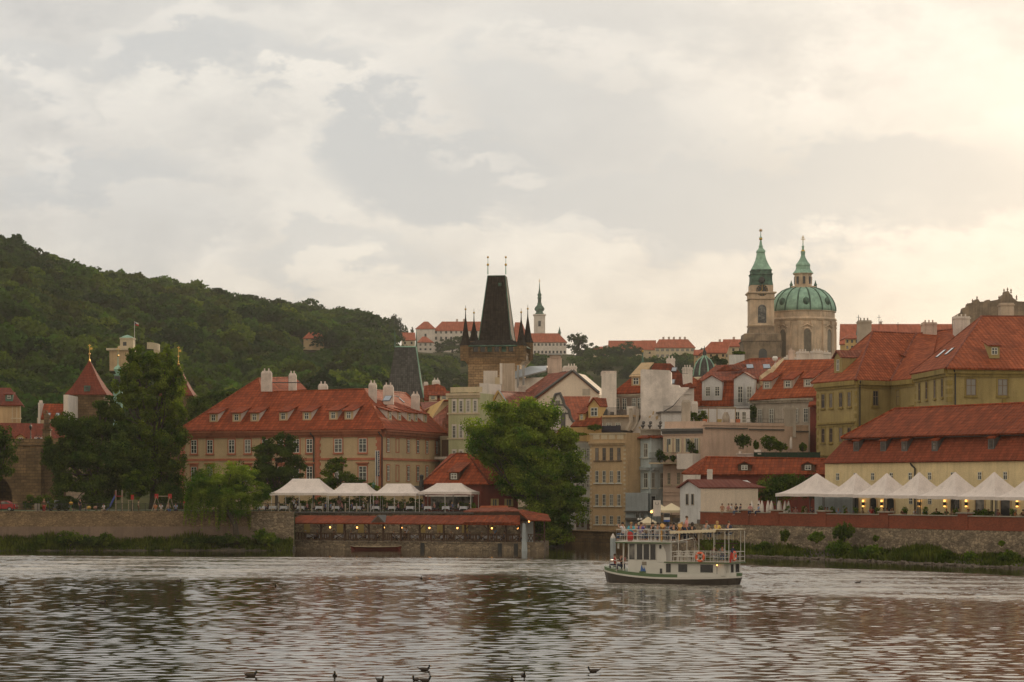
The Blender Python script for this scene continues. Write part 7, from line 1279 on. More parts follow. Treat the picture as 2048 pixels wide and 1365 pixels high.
# ================================================================ olive house and mill
def olive():
    A = Wall((1633, 316), (1714, 305)); B1 = Wall((1714, 305), (1781, 309)); B2 = Wall((1781, 309), (1830, 302)); C_ = Wall((1830, 291), (1895, 275)); D_ = Wall((1895, 275), (2300, 279))
    t = thing('olive_house', 'big olive yellow house of several wings under broad orange tiled roofs at the right', 'house', D_.pt(2, 4)); ze = 22.0
    body(t, [(1633, 316), (1714, 305), (1781, 309), (1832, 301.5), (1832, 330), (1640, 336)], 4, ze, M['olive']); body(t, [(1830, 291), (1895, 275), (2300, 279), (2300, 320), (1830, 318)], 4, ze, M['olive'], 'wing_wall')
    for wl, a, b in ((A, 1633, 1714), (B1, 1714, 1781), (B2, 1781, 1830), (C_, 1830, 1895), (D_, 1895, 2290)):
        mb = MB(); u0, u1 = wl.u(a), wl.u(b)
        for z0, z1, n in ((ze-.6, ze, .45), (ze-.95, ze-.6, .2), (15.95, 16.15, .12)): wl.bx(mb, u0-.05, u1+.05, z0, z1, -.1, n)
        obj('cornice', mb, M['olive_trim'], t)
    mb = MB()
    for wl, u in ((A, .3), (A, A.L-.35), (C_, .3), (C_, C_.L-.35), (D_, .3)):
        for i in range(16): wl.bx(mb, u-.3, u+.3, 6+i, 6.6+i, 0, .07)
    obj('quoins', mb, M['olive_trim'], t); tr = (M['olive_trim'], .16)
    def W(wl, pxs, z0, z1, w, **k):
        for px in pxs: window(t, wl, wl.u(px), z0, z1, w, M['frame_brown'], M['glass'], surround=tr, sill=1, bars=0, **k)
    W(A, (1646.7, 1662.5, 1682, 1699), 18.6, 20.5, .95); W(A, (1646.7, 1662.5, 1682, 1699), 13.9, 16.2-.4, .95); W(A, (1646.7, 1662.5, 1682, 1699), 9.4, 11.6, .95); W(B1, (1750.6,), 18.7, 20.7, 1.05); W(B2, (1796.6, 1824), 18.7, 20.7, .95); W(B1, (1750.6,), 13.6, 15.6, 1.05)
    W(C_, (1839.4, 1853.6, 1870, 1884.8), 18.7, 20.9, .95)
    for px in (1942, 2005, 2080, 2150): window(t, D_, D_.u(px), 18.8, 20.8, 1.25, M['frame_brown'], M['glass_pale'], surround=tr, sill=1, bars=0); 
    mb = MB(); A.bx(mb, .6, A.L-.5, 16.35, 16.6, 0, .3); A.bx(mb, .6, A.L-.5, 12.0, 12.2, 0, .25); B1.bx(mb, 2, B1.L-.5, 16.3, 16.5, 0, .25); obj('window_heads', mb, M['olive_trim'], t)
    mb = MB(); D_.bx(mb, D_.u(2008)-.2, D_.u(2008)+.2, 17.7, 18.4, 0, .25); obj('bracket', mb, M['olive_trim'], t)
    for wl, u in ((B1, .35), (D_, .9)): mb = MB(); mb.tube([wl.pt(u, 4.5, .2), wl.pt(u, 21.2, .2), wl.pt(u-.3, 21.9, .6)], .09, 6); obj('drainpipe', mb, M['iron'], t)
    rA, rB, rC, rD = A.roof(ze, 40, .55), B1.roof(ze, 40, .55), C_.roof(ze, 40, .5), D_.roof(ze, 40, .5)
    a0, a1, ap = rA.hit(1621, 766.5), rA.hit(1710, 759.8), rA.hit(1745, 663.5); b1 = rB.hit(1781, 762); b2 = P(1820, 757.5, 303); v1 = P(1833, 667.6, ap[1]+4); v2 = P(1877, 662, ap[1]+6); v3 = P(1932, 655, ap[1]+8); c0, c1 = rC.hit(1818.5, 748), rC.hit(1892, 735.6); cp = rC.hit(1963, 633); e1 = P(2310, 742, 278.5); e2 = P(2310, 634, cp[1]+3)
    slabs(t, [[a0, a1, ap], [a1, b1, v1, ap], [b1, b2, P(1860, 735, 305), v2, v1], [P(1836, 745, 305), P(1905, 690, 312), v3, v2]], M['tile_bright']); slabs(t, [[c0, c1, cp], [c1, e1, e2, cp], [c0, cp, v3]], M['tile_bright'], 'wing_roof'); mb = MB()
    for p, q in ((a1, ap), (ap, v1), (c1, cp), (c0, cp), (cp, e2), (a0, ap), (v1, v3)): ridge_tiles(mb, p, q, .13)
    mb.tube([b1+ZUP*.05, v1+ZUP*.05], .2, 4); obj('ridge_tiles', mb, M['tile_rose'], t)
    dormer(t, rA, 1676, 746, 2.3, 2.2, (M['olive'], M['tile_rose']), gable=.9, ww=.75, over=.3); dormer(t, rB, 1822, 735, 1.3, 1.3, (M['olive'], M['tile_old']), t2=.35, ww=.7); dormer(t, rB, 1848, 727, 1.3, 1.3, (M['olive'], M['tile_old']), t2=.35, ww=.7); dormer(t, rD, 1989, 712, 1.3, 1.2, (M['olive'], M['tile_old']), t2=.3, ww=.75, over=.2)
    skylight(t, rB, 1769, 691, 1780, 681); skylight(t, rB, 1774, 730, 1785, 720); skylight(t, rC, 1878, 713, 1887, 704); skylight(t, rC, 1895, 708, 1904, 700)
    for a, b, c, e, d, m in ((1717, 1743, 641, 690, 325, 'grey'), (1846, 1874, 645, 675, 322, 'pinkish'), (1910, 1940, 633, 657, 320, 'white'), (2002, 2028, 606, 656, 300, 'tanwhite')): chim_px(t, a, b, c, e, d, M[m], dp=1.6, cap=False, pots=3 if a < 2000 else 0)
    mb = MB()
    for px, a, b in ((1717, 630, 642), (1758, 630, 660), (1796, 645, 662), (1762, 639, 650), (1923, 622, 634)): mb.tube([P(px, b, 322), P(px, a, 322)], .03, 4); mb.tube([P(px-4, a+5, 322), P(px+4, a+5, 322)], .025, 4)
    obj('antennas', mb, M['iron'], t)
olive()
def mill():
    W = Wall((1650, 271), (2048, 243)); L = W.L*1.45; t = thing('mill_building', 'long pale yellow building with small windows under a two-tier brown red tiled roof behind the tents', 'building', W.pt(L/2, 3.9)); t['label'] = 'long pale yellow building under a two-tier brown red roof behind the right tents'
    mb = MB(); W.bx(mb, 0, L, 3, 10.75, -12, 0); obj('wall', mb, M['mill'], t)
    lo = W.roof(10.7, 55, .45); h = lo.hit; a, c = h(1645, 926), h(1688, 881); U = W.U; b = a+U*(L+.8); e = c+U*(L-1); z2 = c[2]; slabs(t, [[a, b, e, c]], M['tile_brown3'], 'lower_roof'); nb = V(-W.N[0], -W.N[1], 0); slabs(t, [[a, c, c+nb*9, a+nb*12]], M['tile_brown3'], 'lower_hip')
    mb = MB(); mb.obox(c+ZUP*.02-U*.0, U*(L-1), nb*8, ZUP*.75); obj('clerestory', mb, M['lead'], t)
    up = Plane(c+ZUP*.55+W.N*.6, U, nb*math.cos(R(36))+ZUP*math.sin(R(36))); a, c2 = up.hit(1681, 876), up.hit(1790, 817.5); slabs(t, [[a, a+U*(L-1), c2+U*(L-6), c2]], M['tile_mill'], 'upper_roof'); slabs(t, [[a, c2, a+nb*11]], M['tile_mill'], 'upper_hip'); mb = MB(); ridge_tiles(mb, a, c2); ridge_tiles(mb, c2, c2+U*(L-6)); obj('ridge_tiles', mb, M['tile'], t)
    for px in (1712, 1766, 1808.5, 1869, 1982): dormer(t, lo, px, 903 if px < 1900 else 899, .95, 1.2, (M['lead'], M['tile']), t2=.5, ww=.5, over=.15, frame=M['wood'])
    for px in (1676, 1711, 1746, 1783, 1821, 1860, 1906, 1960, 2011): window(t, W, W.u(px), 8.6, 9.45, .62, M['frame'], M['glass_dark'], style=2, bars=0, surround=(M['mill'], .12))
    for px in (1822, 1860): window(t, W, W.u(px), 5.9, 6.6, .6, M['frame'], M['glass_dark'], style=2, bars=0)
    for px, w in ((1712, 1.25), (1748, 1.25), (1783, 1.25), (1912, 1.55), (1961, 1.5), (2012, 1.55)):
        u = W.u(px); zt = W.z(px, 997); mb = MB(); pts = [(u-w/2, 3.9), (u+w/2, 3.9), (u+w/2, zt-.3)]+[(u+w/2*math.cos(x), zt-.3+.4*math.sin(x)) for x in np.linspace(0, math.pi, 9)[1:-1]]+[(u-w/2, zt-.3)]; fr = [W.pt(p, z, .06) for p, z in pts]; n = len(fr); mb.add(fr+[p-W.N*.05 for p in fr], [tuple(range(n)), tuple(range(n, 2*n))[::-1]]+[(i, n+i, n+(i+1) % n, (i+1) % n) for i in range(n)]); o = obj('arched_door', mb, M['glass_dark'], t); mb = MB(); mb.tube([p+W.N*.03 for p in fr[1:]+[fr[0]]], .07, 4); obj('door_arch', mb, M['tan'], o)
    mb = MB(); u = W.u(1832.5); mb.tube([W.pt(W.u(1826), 10.5, .4), W.pt(W.u(1827), 10.2, .2), W.pt(u, 9.9, .2), W.pt(u, 4, .2)], .11, 6); obj('drainpipe', mb, M['iron'], t)
    for i, px in enumerate((1694, 1729, 1766, 1841, 1892, 1935, 2037)):
        mb = MB(); c = W.pt(W.u(px), W.z(px, 1008), .22); mb.box(c[0]-.14, c[0]+.14, c[1]-.12, c[1]+.12, c[2]-.2, c[2]+.2); o = obj('wall_lamp', mb, M['iron'], t); mb = MB(); mb.box(c[0]-.1, c[0]+.1, c[1]-.1, c[1]+.1, c[2]+.2, c[2]+.45); mb.box(c[0]-.1, c[0]+.1, c[1]-.1, c[1]+.1, c[2]-.35, c[2]-.2); obj('glow', mb, M['lampwarm'], o)
M['tile_mill'] = m_tile('mill_roof_tiles', (.30, .075, .03), (.19, .046, .02), .5, .62, moss=.3); M['tile_brown3'] = m_tile('dull_red_tiles', (.30, .075, .035), (.2, .05, .025), moss=.2)
mill()
def terrace():
    T = Wall((1540, 266.3), (2060, 230)); zg = 3.9; pk = [1612, 1673, 1736, 1798, 1870, 1948, 2027, 2110]; vz = (1584, 1664, 1727, 1793, 1870, 1948, 2029)
    ed = [1548, 1643, 1703, 1766, 1832, 1909, 1988, 2067, 2150]; nm = ['white peaked tent at the left end of the right terrace, the fullest one', 'second peaked tent from the left on the right terrace', 'third peaked tent from the left on the right terrace, slightly creamier', 'fourth peaked tent from the left on the right terrace', 'fifth peaked tent from the left on the right terrace', 'sixth peaked tent from the left on the right terrace', 'seventh peaked tent, last whole one at the right', 'peaked tent cut by the right edge of the frame']
    for i, px in enumerate(pk):
        u0, u1 = T.u(ed[i]), T.u(ed[i+1]); n = min((u1-u0)*.5, 2.6); zv = T.z(px, 988+i*1.2)+.02; uc = (u0+u1)/2; c = T.pt(uc, zg, -n-.2); t = thing('peaked_tent', nm[i], 'tent', c, 'peaked tents on the right terrace'); zt = T.z(px, 951.5-(i > 2)*2)+.25; tent(t, T, u0+.02, u1-.02, -.2, -2*n-.2, zv, zt, .05)
        for u in (u0+.1, u1-.12):
            for nn in (-.3, -2*n): mb = MB(); T.bx(mb, u-.04, u+.04, zg, zv-.05, nn-.04, nn+.04); obj('pole', mb, M['lead'], t)
    r = random.Random(8)
    mb = MB(); T.bx(mb, T.u(1546), T.u(1620), zg, T.z(1580, 990), -6.2, -6.1); q = solo('glass_screen', mb, M['bluegrey'], 'pale blue grey screen wall behind the first peaked tent', 'screen')
    # sitters on the parapet
    for px, tp, lg, hr, ro, lb in ((1442, 'skin', 'beige', 'brown', 10, 'bare-armed person with legs over the parapet, leftmost of those on the brick wall'), (1454, 'pink', 'beige', 'brown', 70, 'person in peach sitting beside another in white on the brick wall'), (1460, 'white', 'beige', 'dark', 80, 'person in a white top sitting on the brick wall'), (1470, 'black', 'denim', 'dark', -30, 'person in black with white shoes hanging over the brick wall'), (1478, 'navy', 'black', 'dark', 120, 'person in dark blue leaning back on the brick wall'), (1498, 'pink', 'navy', 'dark', 0, 'person in a pink patterned top with dark trousers on the brick wall'), (1515, 'lightblue', 'navy', 'dark', -60, 'person in a light blue shirt sitting last on the brick wall')):
        person(lb, RB.pt(RB.u(px), 4.92, -.18), ro-20, 'dangle', tp, lg, hr, 1., group='people sitting on the brick parapet')
    for i in range(9):
        px = (1468, 1478, 1488, 1496, 1507, 1517, 1524, 1530, 1541)[i]; c = RB.pt(RB.u(px), zg, -2.6-.3*(i % 2)); t = thing('closed_parasol', 'folded white parasol, %s of the row behind the sitting people' % ordn_[i], 'parasol', c, 'folded parasols on the right terrace'); mb = MB(); mb.tube([c, c+ZUP*2.35], .03, 5); obj('pole', mb, M['white_paint'], t); mb = MB(); mb.lathe(c, [(.2, .9), (.26, 1.1), (.22, 1.7), (.05, 2.35)], 8); obj('folded_canopy', mb, M['white'], t)
    # diners, tables, plants behind the parapet
    cols = ['blue', 'black', 'white', 'red', 'grey', 'lightblue', 'beige', 'navy', 'pink', 'brown', 'orange', 'green']; i = 0; px = 1556; where = ['first', 'second', 'third', 'fourth', 'fifth', 'sixth', 'seventh', 'eighth']
    cnt = {}
    while px < 2046:
        ti = min(7, max(0, sum(1 for e in ed if e < px)-1)); tp = r.choice(cols); st = r.random() < .14; n = r.uniform(-2.6, -1.3); key = (ti, tp); cnt[ti] = cnt.get(ti, 0)+1; hr = r.choice(['dark', 'brown', 'fair', 'grey', 'red']); k = cnt[ti]
        pos = T.pt(T.u(px), zg+(.0 if st else .3), n); lb = '%s in %s under the %s right tent, number %d from its left' % ('person standing' if st else 'seated diner', tp, where[ti], k) if False else '%s-haired %s in %s, %s from the left under the %s peaked tent' % (hr, 'standing person' if st else 'diner', tp, where[min(k, 8)-1], where[ti]); person(lb, pos, r.uniform(-80, 80), 'stand' if st else 'sit', tp, 'navy', hr, 1.0, group='diners on the right terrace')
        if not st: put_chair('dark_chair', pos-ZUP*.02, r.uniform(-60, 60), 'dark chair of diner %s from the left under the %s peaked tent' % (where[min(k, 8)-1], where[ti]), 'chairs on the right terrace')
        px += r.uniform(9, 17)
    for i, px in enumerate((1562, 1593, 1628, 1652, 1676, 1698, 1742, 1795, 1838, 1897, 1955, 2010)):
        c = RB.pt(RB.u(px), 4.35, -.95); t = thing('potted_plant', 'small green plant in a terracotta pot, %s along the brick parapet' % ordn_[i], 'potted plant', c, 'pot plants behind the brick parapet'); mb = MB(); mb.box(c[0]-.3, c[0]+.3, c[1]-.2, c[1]+.3, zg, 4.4); obj('stand', mb, M['wood'], t); mb = MB(); mb.lathe(c, [(.16, 0), (.24, .4), (.26, .55), (.2, .56)], 10); obj('pot', mb, M['terracotta'], t); C, N = crown_pts([(c+V(0, 0, .95), .28, .28, .4)], 260, .3); quad_obj('foliage', leaf_quads(C, N, .13), M['leaf'], t)
    for px, rx, ry, d_, lb in ((1875, 17, 24, 8, 'leafy oleander in the middle of the right terrace'), (1966, 26, 30, 7, 'largest leafy shrub on the right terrace under the sixth tent'), (2002, 10, 18, 6, 'slim shrub beside the largest terrace shrub'), (1664, 12, 24, 8, 'dark tree-like plant under the second tent')): q = T.pt(T.u(px), zg, -d_*.6); shrub(lb, px, YH+(H-3.9)*F/q[1], rx, ry, q[1], 2200, .2, 'leaf', group='shrubs on the right terrace')
    shrub('large loose bush between the small gabled house and the first peaked tent', 1560, 1010, 46, 60, 284, 9000, .24, 'leaf', name='bush'); shrub('tree top rising behind the first peaked tent before the pale yellow wall', 1622, 1000, 26, 50, 277, 5000, .24, 'leaf_dark', name='bush')
ordn_ = ['first', 'second', 'third', 'fourth', 'fifth', 'sixth', 'seventh', 'eighth', 'ninth', 'tenth', 'eleventh', 'twelfth']
terrace()
# ================================================================ bridge towers
def towers():
    d = 410; k = d/F; cx = (994-CX)*k; z = lambda py, dd=d: Z(py, dd); t = thing('bridge_tower', 'tall dark stone tower with a huge steep slate roof and four corner spires', 'tower', V(cx, d+5, 6)); hw = 4.7; cy = d+5; U = unit(V(1, -.12, 0)); N = V(U[1], -U[0], 0); q = lambda x, y, zz_: V(cx, cy, 0)+U*x-N*y+ZUP*zz_
    def ring(hx, hy, zz_): return [q(-hx, -hy, zz_), q(hx, -hy, zz_), q(hx, hy, zz_), q(-hx, hy, zz_)]
    def frust(mb, levels):
        rs = [ring(*l) for l in levels]; kk = len(mb.v); mb.v += [tuple(p) for r in rs for p in r]
        for i in range(len(rs)-1):
            for j in range(4): mb.f.append((kk+i*4+j, kk+i*4+(j+1) % 4, kk+i*4+4+(j+1) % 4, kk+i*4+4+j)); mb.m.append(0)
        mb.f.append((kk+3, kk+2, kk+1, kk)); e = kk+len(rs)*4; mb.f.append((e-4, e-3, e-2, e-1)); mb.m += [0, 0]
    mb = MB(); frust(mb, [(hw-.05, hw, 5), (hw-.05, hw, z(730)), (hw+.7, hw+.6, z(719)), (hw+.8, hw+.7, z(717.5))]); obj('shaft', mb, M['tower_stone'], t)
    mb = MB(); frust(mb, [(hw+.6, hw+.5, z(717.5)), (hw+.6, hw+.5, z(706))]); frust(mb, [(hw+.75, hw+.65, z(706)), (hw+.75, hw+.65, z(705))]); frust(mb, [(hw+.3, hw+.2, z(705)), (hw+.3, hw+.2, z(692))]); 
    for i in range(9): mb.obox(q(-hw-.65+i*1.27, -hw-.62, z(705)), U*.42, -N*.4, ZUP*(z(692)-z(705)))
    obj('gallery', mb, M['tower_dark'], t)
    for i in range(8): mb = MB(); mb.obox(q(-hw-.2+i*1.27, -hw-.32, z(704)), U*.8, -N*.12, ZUP*(z(693.5)-z(704))); obj('gallery_window', mb, M['copper_dark' if i in (3, 5) else 'glass_dark'], t)
    rz = [(hw+.85, hw+.75, z(692.5)), (hw+.4, hw+.3, z(688)), (2.95, 3.3, z(679)), (2.78, 3.0, z(665)), (1.58, 1.0, z(548))]; mb = MB(); frust(mb, rz); obj('roof', mb, M['slate_dark'], t); mb = MB()
    for a, b in (((-1, -1), 0), ((1, -1), 0), ((1, 1), 0)): mb.tube([q(a[0]*r[0], a[1]*r[1], r[2]) for r in rz[2:]], .09, 4)
    r = rz[0]; mb.tube([q(-r[0], -r[1], r[2]), q(r[0], -r[1], r[2]), q(r[0], r[1], r[2])], .13, 4); mb.tube([q(-1.62, -1, z(548)), q(1.62, -1, z(548))], .1, 4); obj('copper_edging', mb, M['copper_dark'], t)
    for px in (975.8, 1011.6): mb = MB(); c = P(px, 549, cy-.5); mb.tube([c, P(px, 531, cy-.5), P(px, 514, cy-.5)], [.12, .07, .03], 6); o = obj('finial', mb, M['copper'], t); mb = MB(); mb.ball(P(px, 530, cy-.5), .24, 10); mb.ball(P(px, 515, cy-.5), .2, 10); obj('gilded_ball', mb, M['gold'], o)
    for x, y, b, ap, bl in ((-5.1, -4.7, 690, 636, 619), (-4.9, 4.9, 681, 643, 626), (4.9, -4.7, 690, 640, 625), (5., 4.9, 684, 634, 618)):
        dd = q(x, y, 0)[1]; c = q(x, y, 0); mb = MB(); mb.lathe(c, [(.95, z(722, dd)), (1.05, z(714, dd)), (1.05, z(b+2, dd))], sq=8); obj('corner_turret', mb, M['sandstone'], t); mb = MB(); zb, za = z(b+2, dd), z(ap, dd); mb.lathe(c, [(1.15, zb), (.75, zb+(za-zb)*.2), (.5, zb+(za-zb)*.5), (.12, za), (.05, za+1.5), (.03, z(bl-8, dd))], sq=8); o = obj('spire', mb, M['slate_dark'], t); mb = MB(); mb.ball(V(c[0], c[1], z(bl, dd)), .2); obj('gilded_ball', mb, M['gold'], o)
    mb = MB(); a = P(1000, 573, cy-1.9); mb.box(a[0]-.3, a[0]+.25, a[1]-1.3, a[1], a[2], a[2]+.5); obj('dormer', mb, M['copper_dark'], t)
    d = 430; c = G(809.5, d); t = thing('slate_tower', 'lower tower with a plain tall grey slate roof left of the dark tower', 'tower', V(c[0], d, 6)); k = d/F; w0, w1 = 38.5*k, 21.5*k; mb = MB()
    q = lambda w, y, zz_: V(c[0]+w, d+y, zz_); lv = [(w0, 0, 9, Z(796, d)), (w0*.86, .8, 8, Z(770, d)), (w1, 3.2, 5.2, Z(692, d))]; rs = [[q(-w, a, z_), q(w, a, z_), q(w, b, z_), q(-w, b, z_)] for w, a, b, z_ in lv]; mb.v = [tuple(p) for r in rs for p in r]; mb.f = [(i*4+j, i*4+(j+1) % 4, i*4+4+(j+1) % 4, i*4+4+j) for i in range(2) for j in range(4)]+[(8, 9, 10, 11), (3, 2, 1, 0)]; mb.m = [0]*len(mb.f); obj('roof', mb, M['slate'], t); body(t, [(773, d+.3), (846, d+.3), (846, d+8.7), (773, d+8.7)], 5, Z(796, d), M['sandstone'])
    mb = MB(); mb.tube([rs[2][0], rs[2][1]], .14, 4); mb.tube([rs[0][1], rs[1][1], rs[2][1]], .12, 4); obj('copper_edging', mb, M['copper'], t)
    for p, py in ((rs[2][0], 658), (rs[2][1], 661)): mb = MB(); mb.tube([p, V(p[0], p[1], Z(py, d+3))], [.16, .04], 5); obj('finial', mb, M['copper_dark'], t)
    mb = MB(); mb.obox(P(847, 803, d+1), V(1.2, 0, 0), V(0, 1.5, 0), ZUP*2.2); obj('copper_box', mb, M['copper_dark'], t)
M['tower_stone'] = m_stone('tower_sandstone', (.46, .31, .17), (.30, .20, .11), (.16, .11, .07), .9, .45, .5); M['tower_dark'] = m_stone('sooty_sandstone', (.24, .16, .085), (.14, .09, .05), (.05, .04, .03), .9, .45, .5)
towers()
# ================================================================ the domed church
def church():
    d = 790; k = d/F; t = thing('domed_church', 'baroque church with a great green copper dome and a clock tower on the skyline', 'church', G(1580, d, 14)); z = lambda py: Z(py, d); cy = d+12; c = V((1614.8-CX)*k, cy, 0)
    m = lambda pr: [(r*k, z(py)) for r, py in pr]
    mb = MB(); mb.lathe(c, m([(64, 760), (64, 641)])+m([(66, 640), (68.5, 636.5), (67, 634), (64.5, 633), (64.5, 622), (67, 620.5), (66, 619)]), 48); obj('drum', mb, M['churchstone'], t)
    pr = m([(66.5, 619.5), (66, 612), (63.5, 603), (59, 594), (52, 585), (43, 577.5), (33, 573), (26, 571)]); mb = MB(); mb.lathe(c, pr, 48); obj('dome', mb, M['copper'], t, smooth=True)
    for i in range(16):
        a = i*math.pi/8+.1
        if math.sin(a) > .35: continue
        mb = MB(); mb.tube([V(c[0]+math.cos(a)*(r+.05), cy+math.sin(a)*(r+.05), zz_) for r, zz_ in pr], .28, 4); obj('dome_rib', mb, M['copper_dark'], t)
    for px in (1565.5, 1613, 1660): a = math.asin((px-1614.8)/66); r = 62*k; q = V(c[0]+math.sin(a)*r, cy-math.cos(a)*r, z(602)); mb = MB(); mb.lathe(q-ZUP*1.4, [(.3, 0), (.95, .6), (1.15, 1.4), (.95, 2.3), (.3, 2.9)], 12); obj('oval_window', mb, M['copper_dark'], t); 
    for i in range(16):
        a = -math.pi+i*math.pi/8+math.pi/16
        if math.sin(a) > .3: continue
        mb = MB(); r = 65.5*k; q = V(c[0]+math.cos(a)*r, cy+math.sin(a)*r, 0); tn = V(-math.sin(a), math.cos(a), 0); nn = V(math.cos(a), math.sin(a), 0); mb.obox(q-tn*.75-nn*.6, tn*1.5, nn*.9, ZUP*z(645)); mb.obox(q-tn*1.-nn*.5+ZUP*z(648), tn*2., nn*1., ZUP*(z(641)-z(648))); obj('pilaster', mb, M['churchstone'], t)
    for i in range(8):
        a = -math.pi/2+i*math.pi/4
        if math.sin(a) > .2: continue
        r = 64.2*k; q = V(c[0]+math.cos(a)*r, cy+math.sin(a)*r, 0); tn = V(-math.sin(a), math.cos(a), 0); nn = V(math.cos(a), math.sin(a), 0); w = 1.35; pts = [(-w, z(712)), (w, z(712)), (w, z(664))]+[(w*math.cos(x), z(664)+w*math.sin(x)) for x in np.linspace(0, math.pi, 9)[1:-1]]+[(-w, z(664))]
        fr = [q+tn*x+ZUP*zz_+nn*.18 for x, zz_ in pts]; n = len(fr); mb = MB(); mb.add(fr+[p-nn*.5 for p in fr], [tuple(range(n)), tuple(range(n, 2*n))[::-1]]+[(j, n+j, n+(j+1) % n, (j+1) % n) for j in range(n)]); o = obj('window', mb, M['glass_church'], t); mb = MB(); mb.tube([p+nn*.1 for p in fr[2:]+[fr[0]]], .28, 4); mb.tube([q+tn*-2.2+ZUP*z(654)+nn*.3, q+ZUP*z(648)+nn*.3, q+tn*2.2+ZUP*z(654)+nn*.3], .3, 4); obj('surround', mb, M['churchstone'], o)
    mb = MB(); mb.lathe(c, m([(27, 572), (27, 567.5), (25, 567.4), (19, 567), (18, 566.8), (18, 544), (21, 542.5), (21, 541)]), 8); obj('lantern', mb, M['churchstone'], t)
    for i in range(8): a = i*math.pi/4; mb = MB(); r = 17.4*k; q = V(c[0]+math.cos(a)*r, cy+math.sin(a)*r, 0); tn = V(-math.sin(a), math.cos(a), 0); nn = V(math.cos(a), math.sin(a), 0); mb.obox(q-tn*.42+ZUP*z(563), tn*.84, nn*.15, ZUP*(z(548)-z(563))); obj('lantern_window', mb, M['glass_dark'], t)
    mb = MB(); mb.lathe(c, m([(21.5, 541), (19, 538), (15, 533), (14, 527), (15, 525.5), (14, 522), (10, 517), (5.5, 509), (4, 504), (4.5, 499), (5, 497), (2.5, 494), (2, 488), (3, 486), (1, 484), (.6, 467)]), 12); obj('lantern_roof', mb, M['copper'], t, smooth=False); mb = MB(); mb.ball(V(c[0], cy, z(496.5)), .75, 10); mb.box(c[0]-.75, c[0]+.75, cy-.1, cy+.1, z(472), z(470.6)); mb.box(c[0]-.45, c[0]+.45, cy-.1, cy+.1, z(468), z(467)); mb.box(c[0]-.14, c[0]+.14, cy-.1, cy+.1, z(480), z(464)); obj('cross', mb, M['gold'], t)
    for s in (-1, 1): mb = MB(); mb.lathe(V(c[0]+s*24.5*k, cy-1, z(573)), [(.6, 0), (.5, 1.2), (.7, 1.4), (.3, 2.1), (.08, 3)], 6); obj('statue', mb, M['copper_dark'], t)
    # clock tower
    T = V((1521.5-CX)*k, d, 0); sq = lambda pr: [(r*k*1.414, z(py)) for r, py in pr]
    mb = MB(); mb.lathe(T, sq([(37, 780), (37, 700), (39, 686), (41, 684.5), (37, 684), (36, 670), (25.5, 668), (25, 662), (24, 655)]), sq=4); obj('tower_base', mb, M['churchdark'], t); mb = MB(); mb.lathe(T, sq([(24.5, 655), (26, 652), (24, 650), (24, 602), (27.5, 600), (25, 599), (25, 591), (29, 588), (28, 586)]), sq=4); obj('belfry', mb, M['churchstone'], t)
    hw = 24*k; 
    for s in (-1, 1):
        for x in (-.86, .86): mb = MB(); mb.box(T[0]+x*hw-.55, T[0]+x*hw+.55, d-hw-.35, d-hw, z(650), z(602)); obj('pilaster', mb, M['churchstone'], t)
        break
    def arch(w, z0, zs, y, name, mat):
        mb = MB(); pts = [(-w, z0), (w, z0), (w, zs)]+[(w*math.cos(x), zs+w*math.sin(x)) for x in np.linspace(0, math.pi, 11)[1:-1]]+[(-w, zs)]; fr = [V(T[0]+x, y, zz_) for x, zz_ in pts]; n = len(fr); mb.add(fr+[p+V(0, .4, 0) for p in fr], [tuple(range(n)), tuple(range(n, 2*n))[::-1]]+[(j, n+j, n+(j+1) % n, (j+1) % n) for j in range(n)]); obj(name, mb, mat, t)
    arch(1.45, z(648), z(620), d-hw-.08, 'belfry_opening', M['glass_dark']); arch(1.4, z(724), z(708), d-37*k-.1, 'base_opening', M['glass_dark'])
    mb = MB(); mb.lathe(T, sq([(22.5, 588), (22.5, 575), (22.8, 573), (21, 572)]), sq=4); obj('clock_stage', mb, M['churchstone'], t); mb = MB(); yc = d-24.5*k; cc = V(T[0], yc-.1, z(583)); mb.tube([cc+V(0, .25, 0), cc-V(0, .12, 0)], 2.0, 24); o = obj('clock_face', mb, M['iron'], t); mb = MB()
    for i in range(12): a = i*math.pi/6; p = cc+V(math.sin(a)*1.6, -.16, math.cos(a)*1.6); mb.tube([p-V(math.sin(a), 0, math.cos(a))*.25, p+V(math.sin(a), 0, math.cos(a))*.25], .09, 4)
    mb.tube([cc+V(0, -.2, 0), cc+V(-.05, -.2, 1.3)], .1, 4); mb.tube([cc+V(0, -.2, 0), cc+V(-1.0, -.2, -.75)], .1, 4); obj('clock_hands_and_marks', mb, M['gold'], o)
    mb = MB(); mb.lathe(T, sq([(22.4, 572), (21, 565), (20.6, 556), (21, 552), (22.5, 550), (21, 549)]), sq=4); mb.lathe(T, sq([(20, 549), (19.5, 545), (20.5, 542), (19.5, 540.5)]), sq=4); obj('attic', mb, M['copper_dark'], t); mb = MB(); q = V(T[0], d-21.5*k, z(563)); mb.lathe(q-ZUP*1.1, [(.3, 0), (1., .5), (1.1, 1.1), (.9, 1.8), (.2, 2.3)], 10); obj('oval_opening', mb, M['iron'], t)
    mb = MB(); mb.lathe(T, sq([(19.5, 541), (17.5, 537), (13.5, 529), (10, 520), (8.2, 512), (7.4, 506.5), (8.6, 505), (8, 502), (5.5, 499), (3.6, 496), (3.8, 493)]), sq=4); mb.lathe(T, m([(4.4, 493), (2.8, 490), (2.2, 484), (1.2, 480), (3, 478), (3.2, 476), (.9, 473), (.6, 464)]), 10); obj('spire_roof', mb, M['copper'], t)
    mb = MB(); mb.ball(V(T[0], d, z(478)), .6, 10); 
    for i in range(4): a = i*math.pi/4; u = V(math.cos(a), 0, math.sin(a)); mb.tube([V(T[0], d, z(461.5))-u*.65, V(T[0], d, z(461.5))+u*.65], .1, 4)
